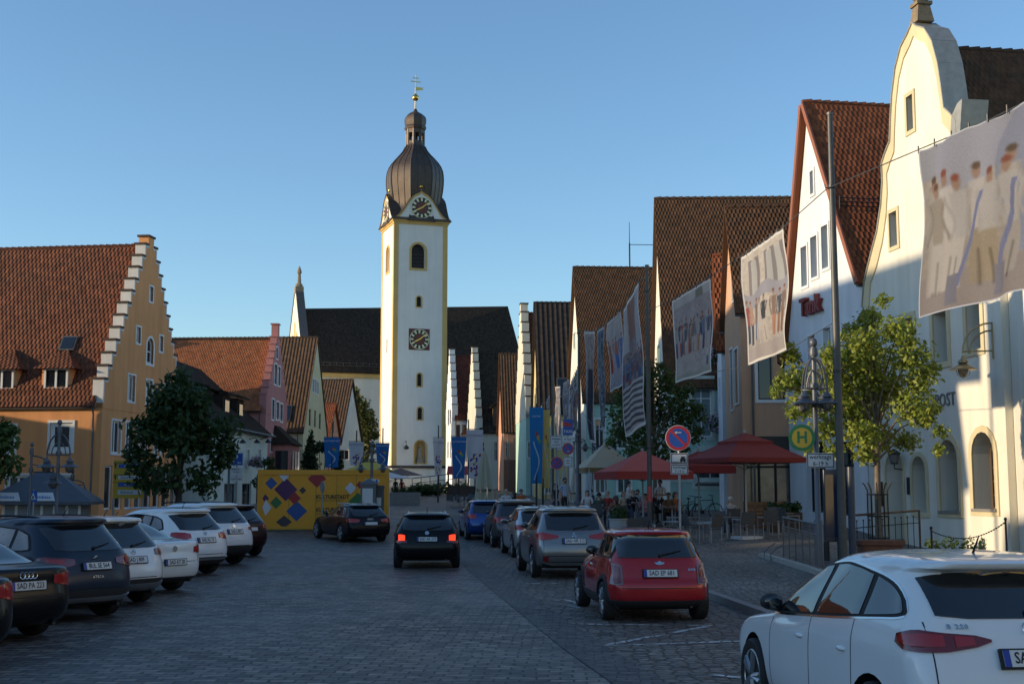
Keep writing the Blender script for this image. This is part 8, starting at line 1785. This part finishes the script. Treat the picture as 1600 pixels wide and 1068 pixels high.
def person(label, px, Y, rz, pose='stand', h=1.74, top='white', legs='black', hair='brown', long_hair=False, sleeve=.5, arms='down', skin=0, beard=False, mask=False, head_turn=0., z=None, hold=None):
    x = (px-800)/FPX*Y; g = z if z is not None else (pz(x, Y) if x > kerb_x(Y) else gz(Y)); k = h/1.74
    J = {}; sit = pose == 'sit'; zp = .50 if sit else .95; dz = zp-.95; lean = .06 if sit else .0
    def s(nm, p_, r_): J[nm] = (Vector(p_), r_)
    s('pelvis', (0, 0, .95+dz), (.155, .115)); s('waist', (0, lean*.4, 1.10+dz), (.135, .10)); s('chest', (0, lean, 1.30+dz), (.165, .115)); s('collar', (0, lean, 1.43+dz), (.10, .075)); s('neck', (0, lean+.01, 1.50+dz), (.052, .055)); s('jaw', (0, lean+.035, 1.56+dz), (.062, .075)); s('skull', (0, lean+.02, 1.645+dz), (.076, .095)); s('crown', (0, lean+.01, 1.71+dz), (.055, .065))
    for sg, n in ((-1, 'l'), (1, 'r')):
        s('sho'+n, (sg*.185, lean, 1.40+dz), (.062, .062))
        if arms == 'down': el, wr = (sg*.24, lean-.02, 1.12+dz), (sg*.25, lean+.06, .88+dz)
        elif arms == 'serve': el, wr = (sg*.24, lean+.02, 1.14+dz), (sg*.12, lean+.27, 1.16+dz)
        elif arms == 'table': el, wr = (sg*.26, lean+.10, 1.15+dz), (sg*.14, lean+.34, 1.20+dz)
        else: el, wr = (sg*.27, lean-.03, 1.13+dz), (sg*.17, lean+.12, 1.0+dz)
        s('elb'+n, el, (.042, .042)); s('wri'+n, wr, (.028, .030)); d = (Vector(wr)-Vector(el)).normalized(); s('palm'+n, Vector(wr)+d*.075, (.036, .020))
        s('hip'+n, (sg*.095, 0, .88+dz), (.095, .10))
        if sit: s('kne'+n, (sg*.12, .42, .50), (.062, .062)); s('ank'+n, (sg*.12, .42+(.05 if sg > 0 else -.06), .09), (.040, .042)); s('toe'+n, (sg*.13, .60, .04), (.040, .030))
        else: st = .05*sg; s('kne'+n, (sg*.10, .02+st, .50), (.060, .062)); s('ank'+n, (sg*.10, -.02+st*1.4, .09), (.040, .042)); s('toe'+n, (sg*.12, .15+st*1.4, .04), (.040, .030))
    E = [('pelvis', 'waist', 't'), ('waist', 'chest', 't'), ('chest', 'collar', 't'), ('collar', 'neck', 'k'), ('neck', 'jaw', 'k'), ('jaw', 'skull', 'k'), ('skull', 'crown', 'k')]
    for n in 'lr': E += [('collar', 'sho'+n, 't'), ('sho'+n, 'elb'+n, 't' if sleeve > .2 else 'k'), ('elb'+n, 'wri'+n, 't' if sleeve > .6 else 'k'), ('wri'+n, 'palm'+n, 'k'), ('pelvis', 'hip'+n, 'l'), ('hip'+n, 'kne'+n, 'l'), ('kne'+n, 'ank'+n, 'l'), ('ank'+n, 'toe'+n, 's')]
    names = list(J); me = bpy.data.meshes.new('person'); me.from_pydata([tuple(J[n][0]*k) for n in names], [(names.index(a), names.index(b)) for a, b, _ in E], [])
    ob = bpy.data.objects.new('tmp', me); COL.objects.link(ob); md = ob.modifiers.new('skin', 'SKIN'); md.branch_smoothing = .4
    for i, n in enumerate(names): me.skin_vertices[0].data[i].radius = (J[n][1][0]*k, J[n][1][1]*k); me.skin_vertices[0].data[i].use_root = n == 'pelvis'
    sd = ob.modifiers.new('sub', 'SUBSURF'); sd.levels = sd.render_levels = 1
    dg = bpy.context.evaluated_depsgraph_get(); dg.update(); bm_ = bpy.data.meshes.new_from_object(ob.evaluated_get(dg)); bpy.data.objects.remove(ob); bpy.data.meshes.remove(me)
    mats = [SKINS[skin], C_[top], C_[legs], M_black, M_eye]; code = {'k': 0, 't': 1, 'l': 2, 's': 3}; bm_.materials.clear()
    seg = [(J[a][0]*k, J[b][0]*k, code[c]) for a, b, c in E]; mb = MB()
    for v in bm_.vertices: mb.v.append(tuple(v.co))
    for p_ in bm_.polygons:
        c = p_.center; best, bi = 9, 0
        for a, b, ci in seg:
            ab = b-a; t = max(0, min(1, (c-a).dot(ab)/ab.length_squared)); d = (a+ab*t-c).length
            if ci == 1 and sleeve < .6 and sleeve > .2 and t > .75 and abs(a.x) > .15: ci = 0
            if d < best: best, bi = d, ci
        mb.f.append(tuple(p_.vertices)); mb.m.append(bi)
    bpy.data.meshes.remove(bm_)
    hc = J['skull'][0]*k; T = Matrix.Translation(hc) @ Matrix.Rotation(R(head_turn), 4, 'Z'); mb.tube([(0, .078*k, .015), (0, .112*k, -.025)], [.010, .014], 6, 0, T)
    for sg in (-1, 1): mb.ball((sg*.032, .082*k, .010), .011, 6, 4, (1, .6, .7), T); mb.ball((sg*.078*k, .0, -.015), .028, 6, 0, (.4, .8, 1.1), T)
    mb.box((0, .088*k, -.062), (.045, .012, .010), 0, 0, T)
    for sg, n in ((-1, 'l'), (1, 'r')):       # five fingers, slightly curled
        w, p_ = J['wri'+n][0]*k, J['palm'+n][0]*k; d = (p_-w).normalized(); side = d.cross(Vector((0, 0, 1)) if abs(d.z) < .8 else Vector((0, 1, 0))).normalized(); dn = d.cross(side)
        for q, ln in ((-.026, .058), (-.009, .072), (.009, .070), (.026, .055)): a = p_+side*q+d*.02; mb.tube([a, a+d*ln*.55+dn*.006, a+d*ln*.9+dn*.026], [.0095, .0085, .007], 5, 0)
        a = w+d*.03+side*.028*(-sg); mb.tube([a, a+d*.03+side*.022*(-sg), a+d*.055+side*.022*(-sg)+dn*.01], [.011, .010, .008], 5, 0)
    o = mb.build('person', mats, None, smooth=80); o.location = (x, Y, g+(.0)); o.rotation_euler = (0, 0, R(rz)); tag(o, label, 'person', None)
    hb = MB(); n_ = 14; vs = []; rows = 7
    for i in range(rows):
        ph = math.pi*.5*i/(rows-1)*1.25
        for j in range(n_):
            a = 2*math.pi*j/n_; fr = max(0, math.sin(a)); q = min(ph, math.pi*.5*(1.22-.62*fr)); vs.append((.094*k*math.sin(q)*math.cos(a), .118*k*math.sin(q)*math.sin(a)-.008, .112*k*math.cos(q)+.0))
    hb.add(vs, [(i*n_+j, i*n_+(j+1) % n_, (i+1)*n_+(j+1) % n_, (i+1)*n_+j) for i in range(rows-1) for j in range(n_)], 0, T)
    if long_hair: hb.tube([(0, -.05, .06), (0, -.10, -.06), (0, -.09, -.22)], [.075, .085, .045], 8, 0, T)
    if beard: hb.ball((0, .055*k, -.085), .058, 8, 0, (1, .75, .7), T)
    if hair == 'cap': hb.tube([(0, .08, .045), (0, .17, .035)], [.07, .05], 8, 0, T)
    hb.build('hair' if hair != 'cap' else 'cap', HAIRS[hair], o, smooth=80)
    if mask: b = MB(); b.ball((0, .072*k, -.05), .055, 10, 0, (1.05, .7, .8), T); b.build('face_mask', C_['white'], o, smooth=80)
    return o
person('bearded man in a light blue short sleeved shirt standing by the taxi signs', 882, 56, 200, 'stand', 1.80, 'blue', 'black', 'dark', sleeve=.4, beard=True)
person('woman in a black top with auburn hair standing beside the bearded man', 868, 56, 160, 'stand', 1.68, 'black', 'navy', 'red', True, .1, arms='akimbo')
person('waitress in a white blouse with a face mask carrying a tray', 981, 54, 250, 'stand', 1.68, 'white', 'black', 'dark', sleeve=.9, arms='serve', mask=True)
person('waiter in a white shirt half hidden by the steel banner pole', 1030, 52, 150, 'stand', 1.76, 'white', 'black', 'dark', sleeve=.4, arms='serve')
person('man in a white shirt and pale cap walking beyond the parked cars', 791, 60, 10, 'stand', 1.80, 'white', 'jeans', 'cap', sleeve=.5)
person('man in an orange shirt standing near the tall blue flag', 814, 61, 190, 'stand', 1.78, 'orange', 'navy', 'dark', sleeve=.4)
person('person in dark clothes walking next to the man in orange', 803, 63, 30, 'stand', 1.62, 'navy', 'black', 'brown', True)
person('grey haired man in a pale shirt sitting under the red double parasol, back turned', 1139, 45.2, 5, 'sit', 1.76, 'grey', 'navy', 'grey', sleeve=.5, arms='table')
person('woman in brown sitting with her back to us near the round planter', 962, 49, 30, 'sit', 1.70, 'brown', 'jeans', 'brown', True, sleeve=.8, arms='table')
person('man in dark green sitting left of the woman in brown', 934, 50, -20, 'sit', 1.78, 'green', 'navy', 'dark', sleeve=.5, arms='table')
person('grey haired man in red sitting at the far side of the four-seat table', 948, 53, 180, 'sit', 1.76, 'red', 'black', 'grey', sleeve=.5, arms='table', skin=1)
person('woman in a pale top sitting at the far side of the four-seat table', 972, 54, 200, 'sit', 1.68, 'sand', 'jeans', 'blond', True, sleeve=.3, arms='table', skin=1)
person('woman in pink sitting by the steel banner pole', 1008, 51, 150, 'sit', 1.66, 'pink', 'jeans', 'brown', True, sleeve=.4, arms='table', skin=1)
person('dark haired man in black sitting beside the woman in pink', 1022, 53, 200, 'sit', 1.78, 'black', 'black', 'dark', sleeve=.5, arms='table')
person('man in dark clothes sitting under the brown parasol by the church', 619, 110, 150, 'stand', 1.74, 'navy', 'black', 'dark', sleeve=.8)
person('woman in red standing under the brown parasol by the church', 629, 111, 200, 'stand', 1.66, 'red', 'black', 'brown', True)
for px, Y, rz, pl, wh, pose, tp, lg, hr, lh, sk in ((917, 55, 170, 'table left of the salmon parasol', 'woman in white with dark hair', 'sit', 'white', 'jeans', 'dark', True, 1), (925, 58, 120, 'table left of the salmon parasol', 'man in a navy shirt', 'sit', 'navy', 'black', 'brown', False, 0), (987, 56, 190, 'salmon parasol pole', 'blond woman in black', 'sit', 'black', 'jeans', 'blond', True, 1), (996, 57, 150, 'salmon parasol pole', 'man in a grey shirt', 'sit', 'grey', 'navy', 'dark', False, 0), (1043, 51, 170, 'no parking sign', 'man in brown', 'sit', 'brown', 'black', 'dark', False, 2), (1052, 52, 200, 'no parking sign', 'woman in orange', 'sit', 'orange', 'navy', 'red', True, 1)):
    person(wh+' sitting near the '+pl, px, Y, rz, pose, 1.72, tp, lg, hr, lh, .4, arms='table', skin=sk); put(chair0, cu_, px, Y, rz, 'dark chair of the sitting '+wh, CG)
for px, Y, lb in ((921, 56.2, 'left of the salmon parasol'), (992, 55.3, 'behind the salmon parasol pole'), (1048, 50.2, 'of the man in brown and the woman in orange')): put(table0, tu_, px, Y, 15, 'square terrace table '+lb, TG)
# the tray and what stands on the tables
o = thing('serving_tray', 'round dark tray carried by the waitress', 'tray', tuple(Vector(((981-800)/FPX*54, 54, 0))+Matrix.Rotation(R(250), 3, 'Z') @ Vector((0, .36, 0))+Vector((0, 0, pz(4.9, 54)+1.155)))); b = MB(); b.lathe([(.0, 0), (.19, 0), (.21, .02), (.19, .02), (.18, .008)], 20); b.build('plate', M_black, o)
for px, Y, lb in ((950, 51.4, 'glasses on the table of four people'), (1014, 52.2, 'glass on the table of the woman in pink'), (1133, 42.4, 'empty glass on the table under the red double parasol')):
    x = (px-800)/FPX*Y; g = pz(x, Y)+.742; o = thing('drinking_glass', lb.replace('glasses', 'glass'), 'glass', (x+.1, Y, g)); b = MB(); b.lathe([(.03, 0), (.035, .14), (.033, .14), (.028, .01)], 10); b.build('bowl', M_lampglass, o)
# railing and seats at the church steps, seen far off
o = thing('step_railing', 'thin dark railing on the church steps right of the tower foot', 'railing', (gx(645, 150), 150, gz(150))); b = MB(); b.tube([(0, 0, 1.3), (5.2, 0, 1.9)], .05, 5); b.tube([(0, 0, .7), (5.2, 0, 1.3)], .03, 5)
for k in range(6): b.tube([(k*1.04, 0, -.2), (k*1.04, 0, 1.3+k*.12)], .04, 5)
b.build('bars', M_dark, o)
far_ch = []
for k, px in enumerate((704, 712, 720, 728, 736)):
    Y = 88+(k % 2)*2; x = (px-800)/FPX*Y; o = dup(chair0); o.location = (x, Y, gz(Y)); o.rotation_euler = (0, 0, R(40*k)); tag(o, 'dark chair on the far terrace by the closed cream parasol, '+('leftmost', 'second from left', 'middle one', 'second from right', 'rightmost')[k]+' of five', None, 'chairs on the far terrace')
for k, px in enumerate((708, 726)):
    Y = 89; x = (px-800)/FPX*Y; o = dup(table0); o.location = (x, Y, gz(Y)); tag(o, 'table on the far terrace below the '+('broad blue' if k == 0 else 'wide white')+' flag', None, 'tables on the far terrace')
o = thing('market_stall', 'small stall with a red awning below the white stepped houses', 'stall', (gx(722, 116), 116, gz(116))); b = MB(); b.add([(-1.3, -1, 2.1), (1.3, -1, 2.1), (1.3, .6, 2.8), (-1.3, .6, 2.8), (-1.3, -1, 2.0), (1.3, -1, 2.0), (1.3, .6, 2.7), (-1.3, .6, 2.7)], [(0, 1, 2, 3), (7, 6, 5, 4), (0, 4, 5, 1), (1, 5, 6, 2), (2, 6, 7, 3), (3, 7, 4, 0)]); b.build('awning', C_['red'], o)
b = MB()
for sx in (-1.2, 1.2):
    for sy in (-.9, .5): b.tube([(sx, sy, -.1), (sx, sy, 2.1)], .04, 5)
b.build('frame', M_dark, o); b = MB(); b.bb((-1.2, -.6, 0), (1.2, .4, 1.0)); b.build('counter', M_terr, o)
o = thing('stone_trough', 'pale stone flower trough on the road side before the church steps', 'trough', (gx(632, 95), 95, gz(95))); b = MB(); b.bb((-1.0, -.4, 0), (1.2, .4, .9)); b.build('trough', M_stone, o); leaves('foliage', [(x, 0, 1.0, .3) for x in (-.6, 0, .6)], 220, .2, L_dark, o)
